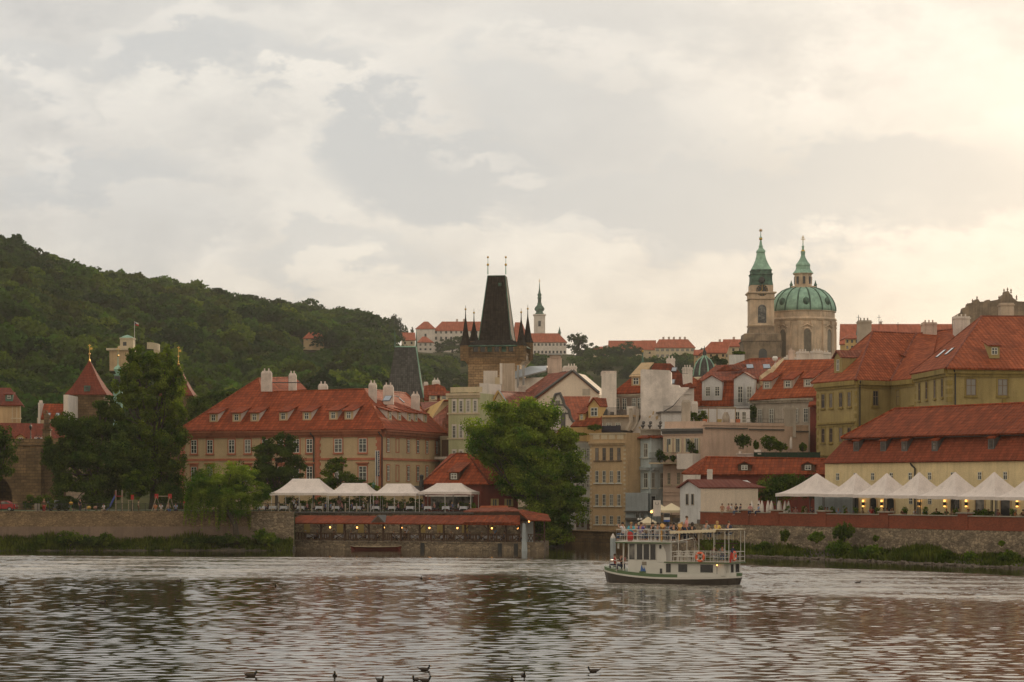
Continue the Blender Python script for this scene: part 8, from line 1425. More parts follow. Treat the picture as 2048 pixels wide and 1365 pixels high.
    obj('star', mb, M['gold'], t)
M['glass_church'] = m_glass('leaded_glass', (.10, .08, .05), .3, (.3, .25, .18), .4)
church()
# ================================================================ hill buildings
def far_house(lb, px0, px1, eave, ridge, base, d, wall='white', rows_=(), step=11, rp0=None, rp1=None, name='hill_house', cat='house', group=None, dp=12, ws=4, wh=5, mg='glass_dark', chim=()):
    t = thing(name, lb, cat, P((px0+px1)/2, base, d), group); W = Wall((px0, d), (px1, d)); body(t, [(px0, d), (px1, d), (px1, d+dp), (px0, d+dp)], Z(base, d)-4, Z(eave, d), M[wall]); rp0 = px0 if rp0 is None else rp0; rp1 = px1 if rp1 is None else rp1
    a, b = P(px0-1.5, eave+.8, d-.6), P(px1+1.5, eave+.8, d-.6); c, e = P(rp1, ridge, d+dp/2), P(rp0, ridge, d+dp/2); polys = [[a, b, c, e]]
    if rp1 < px1: polys.append([b, b+V(0, dp, 0), c])
    if rp0 > px0: polys.append([a+V(0, dp, 0), a, e])
    slabs(t, polys, M['tile_far'], th=.4)
    for (a, b) in rows_:
        n = max(1, int((px1-px0-4)/step))
        for i in range(n): px = px0+(px1-px0)*(i+.5)/n; m = MB(); W.pbx(m, px-ws/2, a, px+ws/2, b, 0, .08); obj('window', m, M[mg], t)
    for q in chim: chim_px(t, q-2, q+2, ridge-5, ridge+6, d+dp/2, M['chimney'], dp=1.5, cap=False)
    return t
def monastery():
    d = 1490
    far_house('long white monastery wing with a red roof left of the dark tower, on the hill', 867, 968, 661, 643.5, 693, d, 'white', ((662.5, 667.5), (674, 680)), 9.5, rp0=884, chim=(914, 928)); far_house('white monastery end block with a pyramidal red roof at its left', 832, 870, 657, 643.5, 695, d-14, 'white', ((668, 674),), 24, rp0=848, rp1=856)
    far_house('small white chapel block with a hipped red roof below the monastery', 836, 866, 684, 673.5, 701, d-30, 'white', ((687, 692), (697, 701)), 8, rp0=845, rp1=852); far_house('white monastery wing right of the dark tower with two window rows', 1051, 1133, 684, 667, 711, d-10, 'white', ((687, 692), (702, 707.5)), 7, rp1=1117, rp0=1044)
    far_house('monastery church nave with a steep red roof between spires of the dark tower', 1024, 1060, 686, 645, 700, d+8, 'white', (), rp0=1030, rp1=1044, dp=22); far_house('red roofed yellow house left of the monastery on the hill', 803, 830, 680, 665.5, 695, d-20, 'cream', ((684, 689),), 10); far_house('tiny cream house at the edge of the hill wood', 776, 786, 687, 680, 694, d-40, 'cream', ())
    k = d/F; c = V((1079-CX)*k, d, 0); z = lambda py: Z(py, d); t = thing('monastery_tower', 'slim white church tower with a dark onion dome on the hill', 'tower', V(c[0], d, z(690))); mb = MB(); mb.lathe(c, [(r*k*1.414, z(p)) for r, p in ((11.2, 695), (11.2, 633), (13, 631), (12.5, 629.5))], sq=4); obj('shaft', mb, M['white'], t)
    mb = MB(); mb.lathe(c, [(r*k, z(p)) for r, p in ((12, 630), (8, 627), (6.5, 624), (9, 621.5), (10.4, 618.5), (9, 615), (5.5, 611.5), (4.2, 608), (5, 607), (3.6, 606.5))], 14); mb.lathe(c, [(r*k, z(p)) for r, p in ((3.6, 606.6), (3.6, 597.5), (4.8, 596.5), (3, 594), (4.6, 590), (2.6, 587), (1.8, 582), (1.2, 578), (.8, 571), (.35, 563))], 10); obj('onion_dome', mb, M['copper_dark'], t, smooth=True)
    mb = MB(); yw = d-11.2*k-.1; mb.box(c[0]-.85, c[0]+.85, yw-.1, yw+.3, z(654), z(643)); obj('belfry_window', mb, M['glass_dark'], t); mb = MB(); mb.box(c[0]-.7, c[0]+.7, d-.12, d+.12, z(563), z(562)); mb.box(c[0]-.13, c[0]+.13, d-.12, d+.12, z(567), z(558)); obj('cross', mb, M['gold'], t)
    c = G(1119, d); mb = MB(); mb.lathe(V(c[0], d, 0), [(.9, z(674)), (.8, z(668)), (1.2, z(667)), (.5, z(660)), (.08, z(654))], 8); solo('roof_turret', mb, M['copper_dark'], 'small green spirelet at the right end of the monastery roof', 'turret')
    far_house('white gabled house behind a tree on the hill crest right of the monastery', 1217, 1282, 699, 681.5, 712, 1440, 'white', ((702, 706),), 20, chim=()); far_house('red roofed cream house in the middle of the crest group', 1262, 1312, 699, 681, 724, 1430, 'cream', ((704, 708), (714, 718)), 16, rp0=1283)
    far_house('large cream building with dormers and ribbon windows, biggest of the crest group', 1310, 1390, 695, 679, 728, 1415, 'cream', ((698, 703), (709.5, 714.5), (720, 724)), 9, rp0=1318, rp1=1376, ws=6, mg='glass_pale', chim=(1327, 1338, 1348, 1360, 1370))
    far_house('low cream house with an orange roof right of the hilltop tree', 1186, 1214, 700, 693.5, 711, 1450, 'cream', ((703, 707),), 12, rp0=1190); far_house('low white garden wall and shed on the crest slope', 1196, 1232, 711, 709, 716, 1440, 'white', ())
    far_house('red roofed terrace house highest of the row left of the church', 1446, 1487, 692, 679, 732, 900, 'cream', ((697, 703), (709, 715), (721, 727)), 10, dp=14, ws=4.5, chim=(1468,)); far_house('long tenement with a steep red roof left of the church tower', 1404, 1452, 705, 684, 735, 880, 'tan', ((709, 714), (720, 726)), 9, rp0=1422, rp1=1462, chim=(1440,)); far_house('ochre tenement below the crest left of the ribbed dome', 1388, 1410, 709, 700, 732, 930, 'tan', ((712, 716), (722, 726)), 8)
    t = far_house('very long dull rose roof stretching right from the church dome', 1680, 1912, 688, 648.5, 735, 860, 'yellow', (), name='palace', dp=26, chim=(1762, 1850)); t = far_house('pale yellow gabled palace front right of the church drum', 1690, 1718, 676, 664, 730, 830, 'yellow', ((680, 686), (692, 698), (704, 712)), 8, rp0=1703, rp1=1705)
    mb = MB(); c = P(1717, 690, 840); mb.lathe(V(c[0], c[1], 0), [(1.6, Z(700, 840)), (1.4, Z(672, 840)), (.9, Z(668, 840)), (.6, Z(655, 840)), (.2, Z(645, 840)), (.06, Z(630, 840))], 8); solo('palace_turret', mb, M['copper_dark'], 'thin dark turret with a spike on the long rose roof', 'turret')
    # castle ridge
    d = 700; t = thing('castle_palace', 'grey brown palace with curly stepped gables silhouetted at the far right skyline', 'palace', P(1990, 640, d)); out = [(1909, 720), (1909, 633), (1925, 624), (1927, 616), (1935, 614), (1937, 607), (1945, 606), (1950, 602), (1952, 599), (1957, 599), (1960, 604), (1973, 603), (1974, 600), (1980, 600), (1981, 604), (2003, 597), (2006, 590), (2010, 588), (2011, 583), (2018, 583), (2020, 588), (2024, 590), (2026, 596), (2035, 603), (2060, 604), (2140, 604), (2140, 720)]
    q = [P(*p, d) for p in out]; n = len(q); mb = MB(); mb.add(q+[p+V(0, 4, 0) for p in q], [tuple(range(n)), tuple(range(n, 2*n))[::-1]]+[(i, n+i, n+(i+1) % n, (i+1) % n) for i in range(n)]); obj('gabled_front', mb, M['churchdark'], t); slabs(t, [[P(1912, 636, d+3), P(1945, 610, d+3), P(1960, 606, d+22), P(1920, 634, d+22)], [P(1960, 606, d+3), P(2005, 598, d+3), P(2005, 598, d+20), P(1960, 606, d+20)]], M['slate'], th=.5)
    mb = MB()
    for px, py in ((1935, 609), (1945, 601), (1954, 595), (1925, 619), (1998, 594), (2008, 580), (2015, 578), (2022, 580), (2033, 593)): mb.lathe(P(px, py+7, d+.5), [(.35, 0), (.15, .6), (.3, .8), (.04, 1.5)], 6)
    obj('gable_finials', mb, M['churchdark'], t)
    # pavilion on the wooded hill
    d = 655; z = lambda py: Z(py, d); t = thing('hill_pavilion', 'white pavilion with an arch and small square turret on the wooded hill', 'pavilion', P(235, 735, d)); W = Wall((219, d), (262, d)); body(t, [(219, d), (258, d), (258, d+8), (219, d+8)], z(742), z(700), M['tan']); mb = MB(); W.pbx(mb, 213, 697, 262, 701, -8.5, .6); W.pbx(mb, 235, 692, 262, 697, -6, -.5); obj('terrace_cornice', mb, M['cream'], t)
    mb = MB(); a = P(240, 697, d+1); b = P(266, 676, d+1); mb.obox(a, V(b[0]-a[0], 0, 0), V(0, 3.8, 0), ZUP*(b[2]-a[2])); mb.obox(P(238.5, 678, d+.8), V(4.1, 0, 0), V(0, 4.2, 0), ZUP*.3); obj('turret', mb, M['cream'], t); mb = MB(); mb.lathe(V((a[0]+b[0])/2, d+2.9, z(676)), [(2.9, 0), (1.2, .7), (.15, 1.0)], sq=4); obj('turret_roof', mb, M['copper'], t); mb = MB(); mb.obox(P(246, 692, d+.9), V(1., 0, 0), V(0, .1, 0), ZUP*1.1); obj('turret_window', mb, M['glass_dark'], t)
    arch_ = MB(); c = P(231, 733, d-.06); pts = [(-.95, 0), (.95, 0), (.95, 1.6)]+[(.95*math.cos(x), 1.6+.95*math.sin(x)) for x in np.linspace(0, math.pi, 9)[1:-1]]+[(-.95, 1.6)]; fr = [c+V(x, 0, y) for x, y in pts]; n = len(fr); arch_.add(fr+[p+V(0, .3, 0) for p in fr], [tuple(range(n)), tuple(range(n, 2*n))[::-1]]+[(i, n+i, n+(i+1) % n, (i+1) % n) for i in range(n)]); obj('arch', arch_, M['tan'], t)
    mb = MB(); pp = [P(294+26*math.sin(x), 693-6*math.cos(x)+(6 if x > 1.57 else 0)*0, d+6-5*math.cos(x)) for x in np.linspace(0, 2.6, 10)]
    for p, q in zip(pp[:-1], pp[1:]): mb.obox(p-ZUP*1.6, q-p, V(0, .5, 0), ZUP*1.9)
    obj('curved_wall', mb, M['cream'], t)
    t = thing('flagpole', 'tall flagpole with a red white and blue flag above the hill pavilion', 'flagpole', P(269, 690, d+2)); mb = MB(); mb.tube([P(269, 690, d+2), P(269, 643, d+2)], .08, 5); obj('pole', mb, M['white_paint'], t); mb = MB(); a = P(269.3, 650, d+2)
    for i, (m_, z0, z1) in enumerate(((0, .45, .9), (1, 0, .45))):
        x = [a+V(u*1.15, .12*math.sin(u*5), -u*.42+zz_) for u in np.linspace(0, 1, 6) for zz_ in (z0, z1)]
        for j in range(5): mb.poly([x[j*2], x[j*2+2], x[j*2+3], x[j*2+1]], m_)
    mb.poly([a+V(0, -.03, 0), a+V(.55, -.03, .25), a+V(0, -.03, .9)], 2); obj('flag', mb, [M['white_paint'], pcol(CL['red']), pcol(CL['navy'])], t)
    far_house('small red roofed house alone among the hill trees', 607, 648, 676, 665, 682, 1010, 'tan', ((678, 681),), 10, rp0=618, rp1=640, dp=8)
monastery()
tree('dark conifer-like round tree at the left of the monastery skyline', (790, 693), [(789, 655, 11, 20), (790, 672, 14, 16), (787, 643, 7, 9), (790, 660, 13, 26)], 1440, 8000, .9, 'leaf_blue', .8, group='trees on the monastery hill', branches=False)
tree('wide hilltop tree with a bare twiggy top right of the monastery', (1158, 712), [(1150, 688, 14, 18), (1168, 690, 16, 16), (1143, 676, 8, 8), (1160, 678, 14, 10), (1175, 700, 10, 9)], 1400, 3400, 1.0, 'leaf_hill', .7, group='trees on the monastery hill')
tree('large tree before the white gabled crest house', (1240, 726), [(1245, 702, 20, 14), (1258, 692, 12, 10), (1230, 710, 14, 12), (1250, 716, 24, 12)], 1400, 3400, 1.0, 'leaf_hill', .7, group='trees on the monastery hill')
tree('rounded tree grove below the monastery left wing', (905, 705), [(890, 690, 18, 12), (915, 682, 20, 12), (935, 690, 18, 14), (905, 698, 30, 12), (880, 697, 10, 10)], 1440, 4600, 1.0, 'leaf_hill', .7, group='trees on the monastery hill')
tree('small pointed fir left of the monastery roof', (825, 680), [(825, 668, 4, 10), (825, 660, 2, 6)], 1485, 500, .8, 'leaf_blue', .4, group='trees on the monastery hill', branches=False)
tree('pair of slim poplars left of the small fir on the hill', (808, 680), [(806, 660, 3, 12), (812, 660, 4, 12)], 1490, 900, .8, 'leaf_hill', .4, group='trees on the monastery hill', branches=False)
tree('round tree behind the ribbed dome left of the church', (1435, 735), [(1430, 722, 12, 9), (1444, 726, 10, 8)], 700, 1500, .6, 'leaf_hill', .5, group='trees on the monastery hill')
# ================================================================ passenger boat
def boat():
    S = Wall((1212, 187.5), (1450, 182.5)); L = S.L; B = 3.4; t = thing('passenger_boat', 'white two-deck passenger boat with dark hull, striped funnel and orange lifebuoys', 'boat', S.pt(L/2, 0, -B/2)); p = lambda u, z, n: S.pt(u, z, n); u = S.u; zf, zm = 3.42, 1.82
    us = np.concatenate([[-.86, -.8], np.linspace(-.7, L+.5, 26), [L+.6, L+.66]]); hw = lambda x: 1.78*max(0.02, 1-abs((x-L/2+.1)/(L/2+.77))**4.)**.5; sh = lambda x: .5+(.12 if x > L*.5 else .4)*((x-L*.5)/(L/2))**2
    def strip(levels, mat, name, cap=True):
        mb = MB(); n = len(levels); ring = []
        for x in us:
            r = [p(x+e*((x-L/2)/(L/2))**3, z if z is not None else sh(x)+dz, -B/2+s*hw(x)*k) for (z, dz, k, e), s in [(l, 1) for l in levels]+[(l, -1) for l in levels[::-1]]]; ring.append(r)
        m = 2*n
        for r in ring: mb.v += [tuple(q) for q in r]
        for i in range(len(us)-1):
            for j in range(m): mb.f.append((i*m+j, i*m+(j+1) % m, (i+1)*m+(j+1) % m, (i+1)*m+j)); mb.m.append(0)
        mb.f.append(tuple(range(m))); mb.f.append(tuple((len(us)-1)*m+j for j in range(m))[::-1]); mb.m += [0, 0]; return obj(name, mb, mat, t)
    strip([(-.5, 0, .75, -.5), (-.02, 0, .93, -.15), (None, -.08, 1., 0)], M['hull'], 'hull'); strip([(None, -.08, 1.015, 0), (None, .06, 1.02, .02)], M['white_paint'], 'rubbing_strake'); strip([(None, .06, 1., .0), (None, .3, .985, 0)], M['boat_green'], 'bulwark')
    mb = MB(); a = u(1356)
    for i in range(14): x0, x1 = a+(L+.5-a)*i/14, a+(L+.5-a)*(i+1)/14; q = lambda x, dz: p(x, sh(x)+dz, -B/2+hw(x)*1.03); mb.add([q(x0, .05), q(x1, .05), q(x1, .36), q(x0, .36)]+[r-S.N*.05 for r in (q(x0, .05), q(x1, .05), q(x1, .36), q(x0, .36))], [(0, 1, 2, 3), (7, 6, 5, 4), (0, 4, 5, 1), (1, 5, 6, 2), (2, 6, 7, 3), (3, 7, 4, 0)])
    obj('white_bulwark', mb, M['white_paint'], t)
    def bx(mb, u0, u1, z0, z1, n0, n1, mi=0): S.bx(mb, u0, u1, z0, z1, n0, n1, mi)
    ni, no = -.28, -B+.28; mb = MB(); bx(mb, u(1253), L-.15, .75, zm-.07, no, ni); bx(mb, L-.15, L+.1, .85, zm-.07, no+.2, ni-.35); obj('lower_cabin', mb, M['white_paint'], t)
    mb = MB(); bx(mb, u(1253), u(1312), zm-.07, zf-.12, no, ni); pts = [(u(1312), zm-.05), (u(1330), zm-.05), (u(1329), zm+.6), (u(1325), zm+1.1), (u(1319), zf-.12), (u(1312), zf-.12)]; fr = [p(a, z, ni) for a, z in pts]; n = 6; mb.add(fr+[q-S.N*.12 for q in fr], [tuple(range(n)), tuple(range(n, 2*n))[::-1]]+[(i, n+i, n+(i+1) % n, (i+1) % n) for i in range(n)]); obj('upper_cabin', mb, M['white_paint'], t)
    for a, b in ((1256, 1267), (1271, 1282.5), (1284.5, 1296), (1298, 1309)): mb = MB(); bx(mb, u(a), u(b), 1.95, zf-.22, ni, ni+.03); o = obj('cabin_window', mb, M['glass_dark'], t); mb = MB(); bx(mb, u(a)-.06, u(a), 1.9, zf-.2, ni, ni+.06); bx(mb, u(b), u(b)+.05, 1.9, zf-.2, ni, ni+.06); obj('mullion', mb, M['white_paint'], o)
    for a, b, z0, z1 in ((1329.5, 1338.5, .95, 1.65), (1354, 1371.5, 1.0, 1.62), (1398, 1423, 1.0, 1.62), (1317, 1321.5, .85, 1.25)): mb = MB(); bx(mb, u(a), u(b), z0, z1, ni, ni+.03); obj('port_window', mb, M['glass_dark'], t)
    mb = MB(); mb.obox(p(L+.1, 1., no+.5), S.U*.03, S.N*.7, ZUP*.65); mb.obox(p(L+.1, 1., -1.45), S.U*.03, S.N*.5, ZUP*.65); obj('end_window', mb, M['glass_dark'], t); mb = MB(); mb.lathe(p(u(1318), 2.85, ni+.02), [(.08, 0), (.1, .15), (.08, .3)], 8); obj('oval_port', mb, M['iron'], t)
    mb = MB(); bx(mb, u(1281), u(1290), 1.5, 1.78, ni, ni+.03); bx(mb, u(1276), u(1289), .88, 1.0, ni, ni+.04, 2); a = p(u(1278), 1., ni+.03); mb.add([a, a+S.U*.35, a+S.U*.1+ZUP*.55, a+S.U*.25, a+S.U*.5, a+S.U*.32+ZUP*.4], [(0, 1, 2), (3, 4, 5)], 1); obj('painted_emblem', mb, [M['stonecap'], pcol(CL['blue']), M['boat_green']], t)
    mb = MB(); bx(mb, u(1328), L+.35, zm-.07, zm, -B+.05, -.05); bx(mb, u(1328)-.02, L+.38, zm-.1, zm-.02, -.05, .0, 1); mb.obox(p(L+.35, zm-.1, -B+.05), S.U*.04, S.N*(B-.1), ZUP*.09, 1); obj('middle_deck', mb, [M['stonecap'], M['boat_green']], t); mb = MB(); bx(mb, u(1231), u(1341), zf-.12, zf, -B+.02, -.02); bx(mb, u(1231)-.02, u(1341), zf-.16, zf-.06, -.02, .03, 1); mb.obox(p(u(1232), zf-.6, ni), S.U*.12, S.N*-.12, ZUP*.5); mb.tube([p(u(1232)+.4, 1.6, -.5), p(u(1232)+.5, zf-.1, -.5)], .05, 5); mb.tube([p(u(1243), .8, -.35), p(u(1243), zf-.1, -.35)], .05, 5); obj('upper_deck', mb, [M['white_paint'], M['boat_green']], t)
    mb = MB(); mb.slab([p(u(1341), zf-.02, -.1), p(u(1384), zf+.35, -.1), p(u(1384), zf+.35, -.5), p(u(1341), zf-.02, -.5)], .06); obj('sloping_beam', mb, M['white_paint'], t)
    def rail(name, pts, z0, z1, step=.11, mat='white_paint'):
        mb = MB(); 
        for z in (z0+.08, (z0+z1)/2, z1): mb.tube([q+ZUP*z for q in pts], .018 if z < z1 else .028, 5)
        for a, b in zip(pts[:-1], pts[1:]):
            n = max(1, int(np.linalg.norm(b-a)/.95))
            for i in range(n+1): q = a+(b-a)*i/n; mb.tube([q+ZUP*z0, q+ZUP*z1], .022, 5)
        obj(name, mb, M[mat], t)
    g = lambda x, n: V(*p(x, 0, n)[:2], 0); rail('upper_railing', [g(u(1341), -.06), g(u(1232), -.06), g(u(1232), -B+.1), g(u(1341), -B+.1)], zf, zf+.95); rail('middle_railing', [g(u(1341), -.08), g(L+.3, -.08), g(L+.3, -B+.1), g(u(1341), -B+.1)], zm, zm+.82); rail('bow_railing', [g(.9, -.15), g(.1, -.5), g(-.1, -B/2), g(.1, -B+.5), g(.9, -B+.2)], .95, 1.85)
    zc = 4.3
    for a, n in [(x, -.08) for x in (1341, 1356, 1373, 1397, 1427, 1449)]+[(1457, -.08), (1449, -B+.1), (1457, -B+.1), (1397, -B+.1), (1356, -B+.1)]: mb = MB(); q = g(min(u(a), L+.3), n); mb.tube([q+ZUP*zm, q+ZUP*zc], .028, 5); obj('canopy_post', mb, M['white_paint'], t)
    mb = MB(); mb.slab([p(u(1339), zc-.02, .05), p(u(1434), zc+.14, .05), p(u(1434), zc+.14, -B), p(u(1339), zc-.02, -B)], .04)
    for i in range(13):
        a = u(1340)+(u(1432)-u(1340))*i/13; w = (u(1432)-u(1340))/13; z = zc-.05+.16*i/13; c = [p(a, z, .06), p(a, z-.13, .06), p(a+w*.2, z-.19, .06), p(a+w*.8, z-.19, .06), p(a+w, z-.13, .06), p(a+w, z, .06)]; mb.add(c+[q-S.N*.02 for q in c], [tuple(range(6)), tuple(range(6, 12))[::-1]]+[(k, 6+k, 6+(k+1) % 6, (k+1) % 6) for k in range(6)])
    mb.obox(p(u(1434), zc+.12, -B), S.U*(L+.35-u(1434)), S.N*(B+.05), ZUP*.04); obj('awning', mb, M['canvas_y'], t)
    for a, b in ((1342, 1372), (1402, 1436)): mb = MB(); bx(mb, u(a), u(b), zf+.15, zc-.18, -B+.2, -B+.24); bx(mb, u(a), u(b), zf+.12, zf+.17, -B+.24, -B+.27, 1); bx(mb, u(a), u(b), zc-.2, zc-.16, -B+.24, -B+.27, 1); obj('canvas_screen', mb, [M['canvas_y'], M['wood']], t)
    mb = MB(); bx(mb, u(1400), u(1445), zf-.2, zf-.1, -B+.2, -B+.3); mb.tube([p(u(1376), zf+.5, -1.2), p(u(1398), zm+.9, -1.2)], .04, 4); obj('stair_rail', mb, M['wood'], t)
    c = g(u(1316), -B/2); mb = MB(); mb.lathe(c, [(.2, zf-.1), (.2, 5.0)], 14); mb.lathe(c, [(.255, 5.0), (.255, 5.16)], 14, 1); mb.lathe(c, [(.255, 5.16), (.255, 5.36)], 14, 2); mb.lathe(c, [(.255, 5.36), (.27, 5.4), (.27, 5.68), (.22, 5.7)], 14); obj('funnel', mb, [M['iron'], pcol((.03, .09, .35)), M['white_paint']], t, smooth=False)
    for a, n in ((1317, -.6), (1348, -1.)):
        c = g(u(a), n); mb = MB(); mb.tube([c+ZUP*zf, c+ZUP*(zf+.95), c+ZUP*(zf+1.2)+V(.02, -.08, 0), c+ZUP*(zf+1.3)+V(.05, -.25, .0)], [.09, .1, .17, .2], 10); obj('brass_cowl', mb, M['brass'], t)
    mb = MB(); mb.slab([p(u(1312), zf+1.0, -1.2), p(u(1344), zf+1.02, -1.2), p(u(1340), zf+1.1, -2.6), p(u(1316), zf+1.1, -2.6)], .04); mb.tube([p(u(1328), zf, -1.9), p(u(1328), zf+1.05, -1.9)], .03, 5); obj('deck_table', mb, M['white_paint'], t)
    mb = MB(); mb.tube([p(-.2, 0, -B/2), p(-.28, 1.0, -B/2)], .09, 5); mb.obox(p(-.4, -.3, -B/2-.05), S.U*.3, S.N*.1, ZUP*1.1); obj('rudder', mb, M['iron'], t)
    mb = MB(); mb.tube([p(u(1434), .9, .0), p(u(1434), 1.55, .0)], .025, 5); o = obj('lamp_post', mb, M['iron'], t); mb = MB(); mb.ball(p(u(1434), 1.6, .0), .06); obj('lamp_flame', mb, M['flame'], o)
    # things hung or carried
    for a, n, fc, lb in ((1400.5, .04, 'S', 'orange lifebuoy with pale bands hung on the side railing of the boat'), (0, 0, 'E', 'orange lifebuoy hung on the end railing of the boat')):
        c = p(u(a), zm+.42, n) if fc == 'S' else p(L+.38, zm+.5, -.95); X = S.U if fc == 'S' else S.N; q = [c+X*math.cos(x)*.33+ZUP*math.sin(x)*.33 for x in np.linspace(0, 2*math.pi, 21)]; t2 = thing('lifebuoy', lb, 'lifebuoy', c, 'lifebuoys on the boat'); mb = MB(); mb.tube(q, .095, 8, cap=False); obj('ring', mb, M['buoy'], t2, smooth=True); mb = MB()
        for k in (2, 7, 12, 17): mb.tube([q[k]*.98+c*.02, q[k+1]*.98+c*.02], .1, 8)
        obj('band', mb, M['white_paint'], t2)
    t2 = thing('ensign', 'drooping red white and blue flag on a staff at the right end of the boat', 'flag', p(L+.2, zm, -.35)); mb = MB(); mb.tube([p(L+.2, zm, -.35), p(L+.55, zm+1.6, -.35)], .02, 5); obj('staff', mb, M['wood'], t2); mb = MB(); a = p(L+.45, zm+1.25, -.33)
    for i in range(3): mb.poly([a+V(-.08*i, 0, -.4*i), a+V(.16-.08*i, .05, -.1-.4*i), a+V(.1-.08*i, .06, -.55-.4*i), a+V(-.1-.08*i, 0, -.42-.4*i)], 0 if i else 1)
    obj('cloth', mb, [pcol(CL['red']), pcol(CL['navy'])], t2)
    make_chair('boat_chair', M['gloss_white'], True)
    r = random.Random(3); k = 0; wn = ['first', 'second', 'third', 'fourth', 'fifth', 'sixth', 'seventh', 'eighth', 'ninth', 'tenth', 'eleventh', 'twelfth', 'thirteenth', 'fourteenth', 'fifteenth', 'sixteenth']; base = math.degrees(math.atan2(S.U[1], S.U[0]))
    def ch(px, n, z, lb, ro): put_chair('boat_chair', p(min(u(px), L), z, n), base+ro, lb, 'white chairs on the boat')
    P_ = [(1237, -.9, 'raise', 'white', 'dark', -90, 'passenger in white raising a camera at the left end of the upper deck', 0), (1254, -.8, 'sit', 'turquoise', 'fair', 20, 'small passenger in turquoise at the left of the upper deck', 0), (1263, -1.8, 'raise', 'pink', 'brown', 60, 'passenger in pink photographing from the upper deck', 0), (1273, -.8, 'sit', 'purple', 'brown', 180, 'passenger in purple with back turned on the upper deck', 0), (1283, -2.2, 'sit', 'white', 'dark', 200, 'dark-haired passenger in white, left of the black-shirted one', 0), (1291, -1.2, 'sit', 'black', 'dark', 160, 'black-shirted passenger between two in white on the upper deck', 0), (1300, -2.0, 'sit', 'white', 'dark', 180, 'broad passenger in a white shirt left of the funnel', 0), (1308, -.7, 'sit', 'grey', 'dark', 190, 'grey-shirted passenger in front of the funnel', 0), (1321, -.8, 'sit', 'grey', 'dark', 170, 'passenger with black hair right of the brass cowl', 0), (1327, -1.3, 'sit', 'lightblue', 'brown', 150, 'passenger in pale blue right of the funnel', 0), (1329, -2.8, 'sit', 'red', 'grey', 90, 'distant grey-haired passenger behind the white deck table', 0), (1338, -.9, 'sit', 'black', 'dark', 200, 'passenger in black at the edge of the awning', 0), (1341, -2.6, 'sit', 'navy', 'grey', 60, 'white-haired passenger behind the awning edge', 0), (1351, -2.2, 'stand', 'pink', 'brown', 100, 'woman in a pink top standing tallest on the upper deck', 0), (1360, -2.4, 'sit', 'black', 'dark', 180, 'passenger with bushy black hair beside the standing woman', 1), (1383, -2.9, 'sit', 'grey', 'brown', 170, 'passenger in grey seen over the awning', 0), (1405, -2.9, 'sit', 'yellow', 'fair', 170, 'long-haired passenger in yellow seen over the awning', 1), (1428, -2.9, 'sit', 'navy', 'brown', 170, 'passenger in dark blue, last one seen over the awning', 0), (1245, -2.4, 'sit', 'beige', 'dark', 100, 'beige-shirted passenger behind the one in turquoise', 0), (1277, -2.9, 'sit', 'red', 'fair', -60, 'passenger in red at the far side of the upper deck', 0), (1296, -3.0, 'sit', 'pink', 'dark', 120, 'passenger in pink at the far railing left of the funnel', 0), (1334, -2.9, 'sit', 'white', 'fair', 30, 'fair-haired passenger in white at the far railing right of the funnel', 0)]
    for px, n, kd, tp, hr, ro, lb, lh in P_:
        z = zf+(.0 if kd == 'stand' else .0)+(0 if px < 1370 else .12); person(lb, p(u(px), z, n), base+ro, kd, tp, 'denim', hr, 1.15, bool(lh), group='passengers on the upper deck'); 
        if kd != 'stand': ch(px, n, z, 'white chair under the %s seated passenger counted from the left on the upper deck' % (wn+['seventeenth', 'eighteenth', 'nineteenth', 'twentieth', 'last'])[min(k, 20)], ro); k += 1
    for i, (px, n, tp) in enumerate(((1220, -1.0, 'red'), (1226, -1.8, 'pink'), (1234, -.9, 'black'), (1240, -2.2, 'orange'))): person('passenger in %s on the low open deck at the left end of the boat' % tp, p(max(.35, u(px)), .95, n), base+(-70, 30, -40, 160)[i], 'sit', tp, 'navy', 'brown', 1.05, group='passengers on the low end deck')
    for i, (px, n, tp) in enumerate(((1412, -1.6, 'brown'), (1422, -2.2, 'lightblue'), (1433, -1.2, 'grey'), (1441, -2.4, 'navy'))): person('passenger in %s under the awning on the middle deck' % tp, p(u(px), zm, n), base+(180, 170, 20, 150)[i], 'sit', tp, 'denim', 'dark', 1.0, group='passengers on the middle deck'); ch(px, n, zm, 'white chair of the passenger in %s under the awning' % tp, (180, 170, 20, 150)[i])
    for i, px in enumerate((1348, 1355, 1364, 1372, 1381, 1390)): ch(px, -.6, zm, 'empty white chair, %s from the left on the middle deck' % wn[i], 60 if i % 2 else -100)
    mb = MB(); c = p(u(1257), zf+.4, -.3); mb.lathe(c-ZUP*.4, [(.2, 0), (.3, .3), (.22, .7), (.05, .8)], 8); solo('red_jacket', mb, pcol(CL['red']), 'red jacket hanging low on the upper deck railing of the boat', 'jacket')
M['hull'] = m_plain('black_hull', (.045, .035, .028), .45, var=.4, scale=1.2); M['boat_green'] = m_plain('green_boat_paint', (.07, .12, .045), .5, var=.2); M['brass'] = m_plain('polished_brass', (.5, .3, .12), .25, 1., .1); M['buoy'] = m_plain('orange_buoy', (.75, .13, .05), .5, var=.1)
boat()
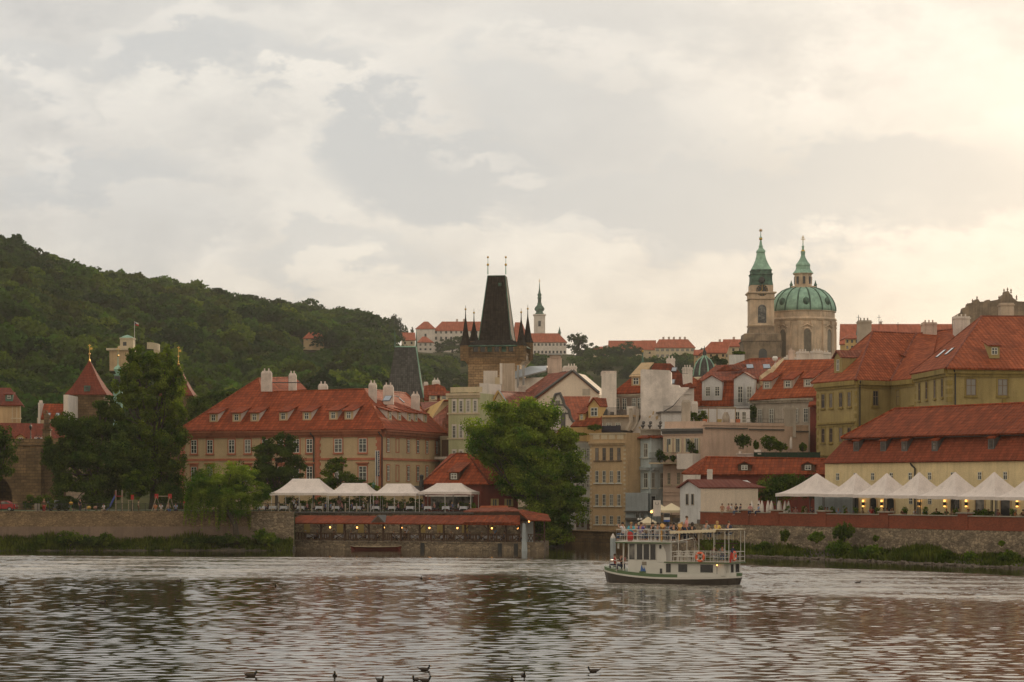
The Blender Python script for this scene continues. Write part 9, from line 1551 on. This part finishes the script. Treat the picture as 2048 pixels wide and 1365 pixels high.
# ================================================================ ducks
def ducks():
    dk = [(502, 1353, 90), (670, 1353, 0), (760, 1363, 40), (849, 1341, 90), (832, 1362, -30), (850, 1363, 90), (1024, 1363, 0), (1047, 1353, 10), (1187, 1344, -90), (357, 1163, 90), (357, 1203, -90), (205, 1207, 90), (155, 1212, -90), (552, 1173, 0), (20, 1208, 0), (843, 1158, 0), (1716, 1167, 90)]
    lbs = ['duck swimming right, leftmost of those at the bottom edge', 'duck seen end on between the leftmost pair and the group', 'duck cut by the bottom edge left of the group', 'dark duck with arched neck above the bottom group', 'duck at the left of the bottom group', 'duck at the right of the bottom group', 'duck half cut by the bottom edge right of the middle', 'duck with a sunlit pale flank right of the middle', 'lone dark duck facing left, right of the middle', 'far tiny duck, highest in the left half', 'far tiny duck straight below the highest one', 'far duck right of the pair at the left', 'far duck left of the pair at the left', 'far duck nearest the middle of the river', 'far duck at the extreme left edge', 'tiny far duck in the bright band at the middle', 'tiny far duck in the wake right of the boat']
    ms = []; b = MB(); n = 10; pr = [(-.27, .01, .12), (-.2, .06, .1), (-.08, .1, .08), (.06, .105, .07), (.16, .07, .08), (.2, .02, .1)]
    for y, r, z in pr:
        for j in range(n): a = 2*math.pi*j/n; b.v.append((math.cos(a)*r, -y, z+math.sin(a)*r*.8-.02))
    for i in range(5):
        for j in range(n): b.f.append((i*n+j, i*n+(j+1) % n, (i+1)*n+(j+1) % n, (i+1)*n+j)); b.m.append(0)
    ms.append(('body', b, pcol((.05, .035, .025)))); b = MB(); b.tube([(0, -.15, .08), (0, -.2, .15), (0, -.2, .19)], [.055, .036, .035], 8); b.ball((0, -.215, .2), .048, 8); ms.append(('neck_and_head', b, pcol((.02, .022, .02)))); b = MB(); b.tube([(0, -.25, .195), (0, -.31, .185)], [.018, .012], 5); ms.append(('bill', b, pcol((.3, .2, .05)))); b = MB(); b.tube([(0, .24, .11), (0, .33, .15)], [.03, .008], 5); ms.append(('tail', b, pcol((.12, .09, .07))))
    me = []
    for nme, b, m in ms: x = bpy.data.meshes.new(nme); x.from_pydata([tuple(map(float, v)) for v in b.v], [], b.f); x.polygons.foreach_set('use_smooth', [True]*len(b.f)); x.materials.append(m); me.append((nme, x))
    for (px, py, ro), lb in zip(dk, lbs):
        d = H*F/(py-YH); t = bpy.data.objects.new('duck', None); COL.objects.link(t); t.location = tuple(G(px, d, -.01)); t.rotation_euler = (0, 0, R(ro)); t.empty_display_size = .2; tagit(t, lb, 'duck', 'ducks on the river')
        for nme, x in me: o = bpy.data.objects.new(nme, x); COL.objects.link(o); o.parent = t
ducks()
# ================================================================ haze
def haze():
    mb = MB(); mb.box(-1500, 1500, -60, 2300, -1.6, 230); o = obj('haze', mb, M['canvas'], base=(0, 0, 0)); o.data.materials.clear()
    m = bpy.data.materials.new('evening_haze'); m.use_nodes = True; nt = m.node_tree; nt.nodes.clear(); out = nt.nodes.new('ShaderNodeOutputMaterial'); v = nt.nodes.new('ShaderNodeVolumePrincipled')
    v.inputs['Color'].default_value = (.90, .89, .86, 1); v.inputs['Density'].default_value = HAZE; v.inputs['Anisotropy'].default_value = .1; nt.links.new(v.outputs[0], out.inputs['Volume'])
    o.data.materials.append(m); tagit(o, 'thin warm evening haze over the river and town', 'haze', kind='stuff')
HAZE = .000065
haze()
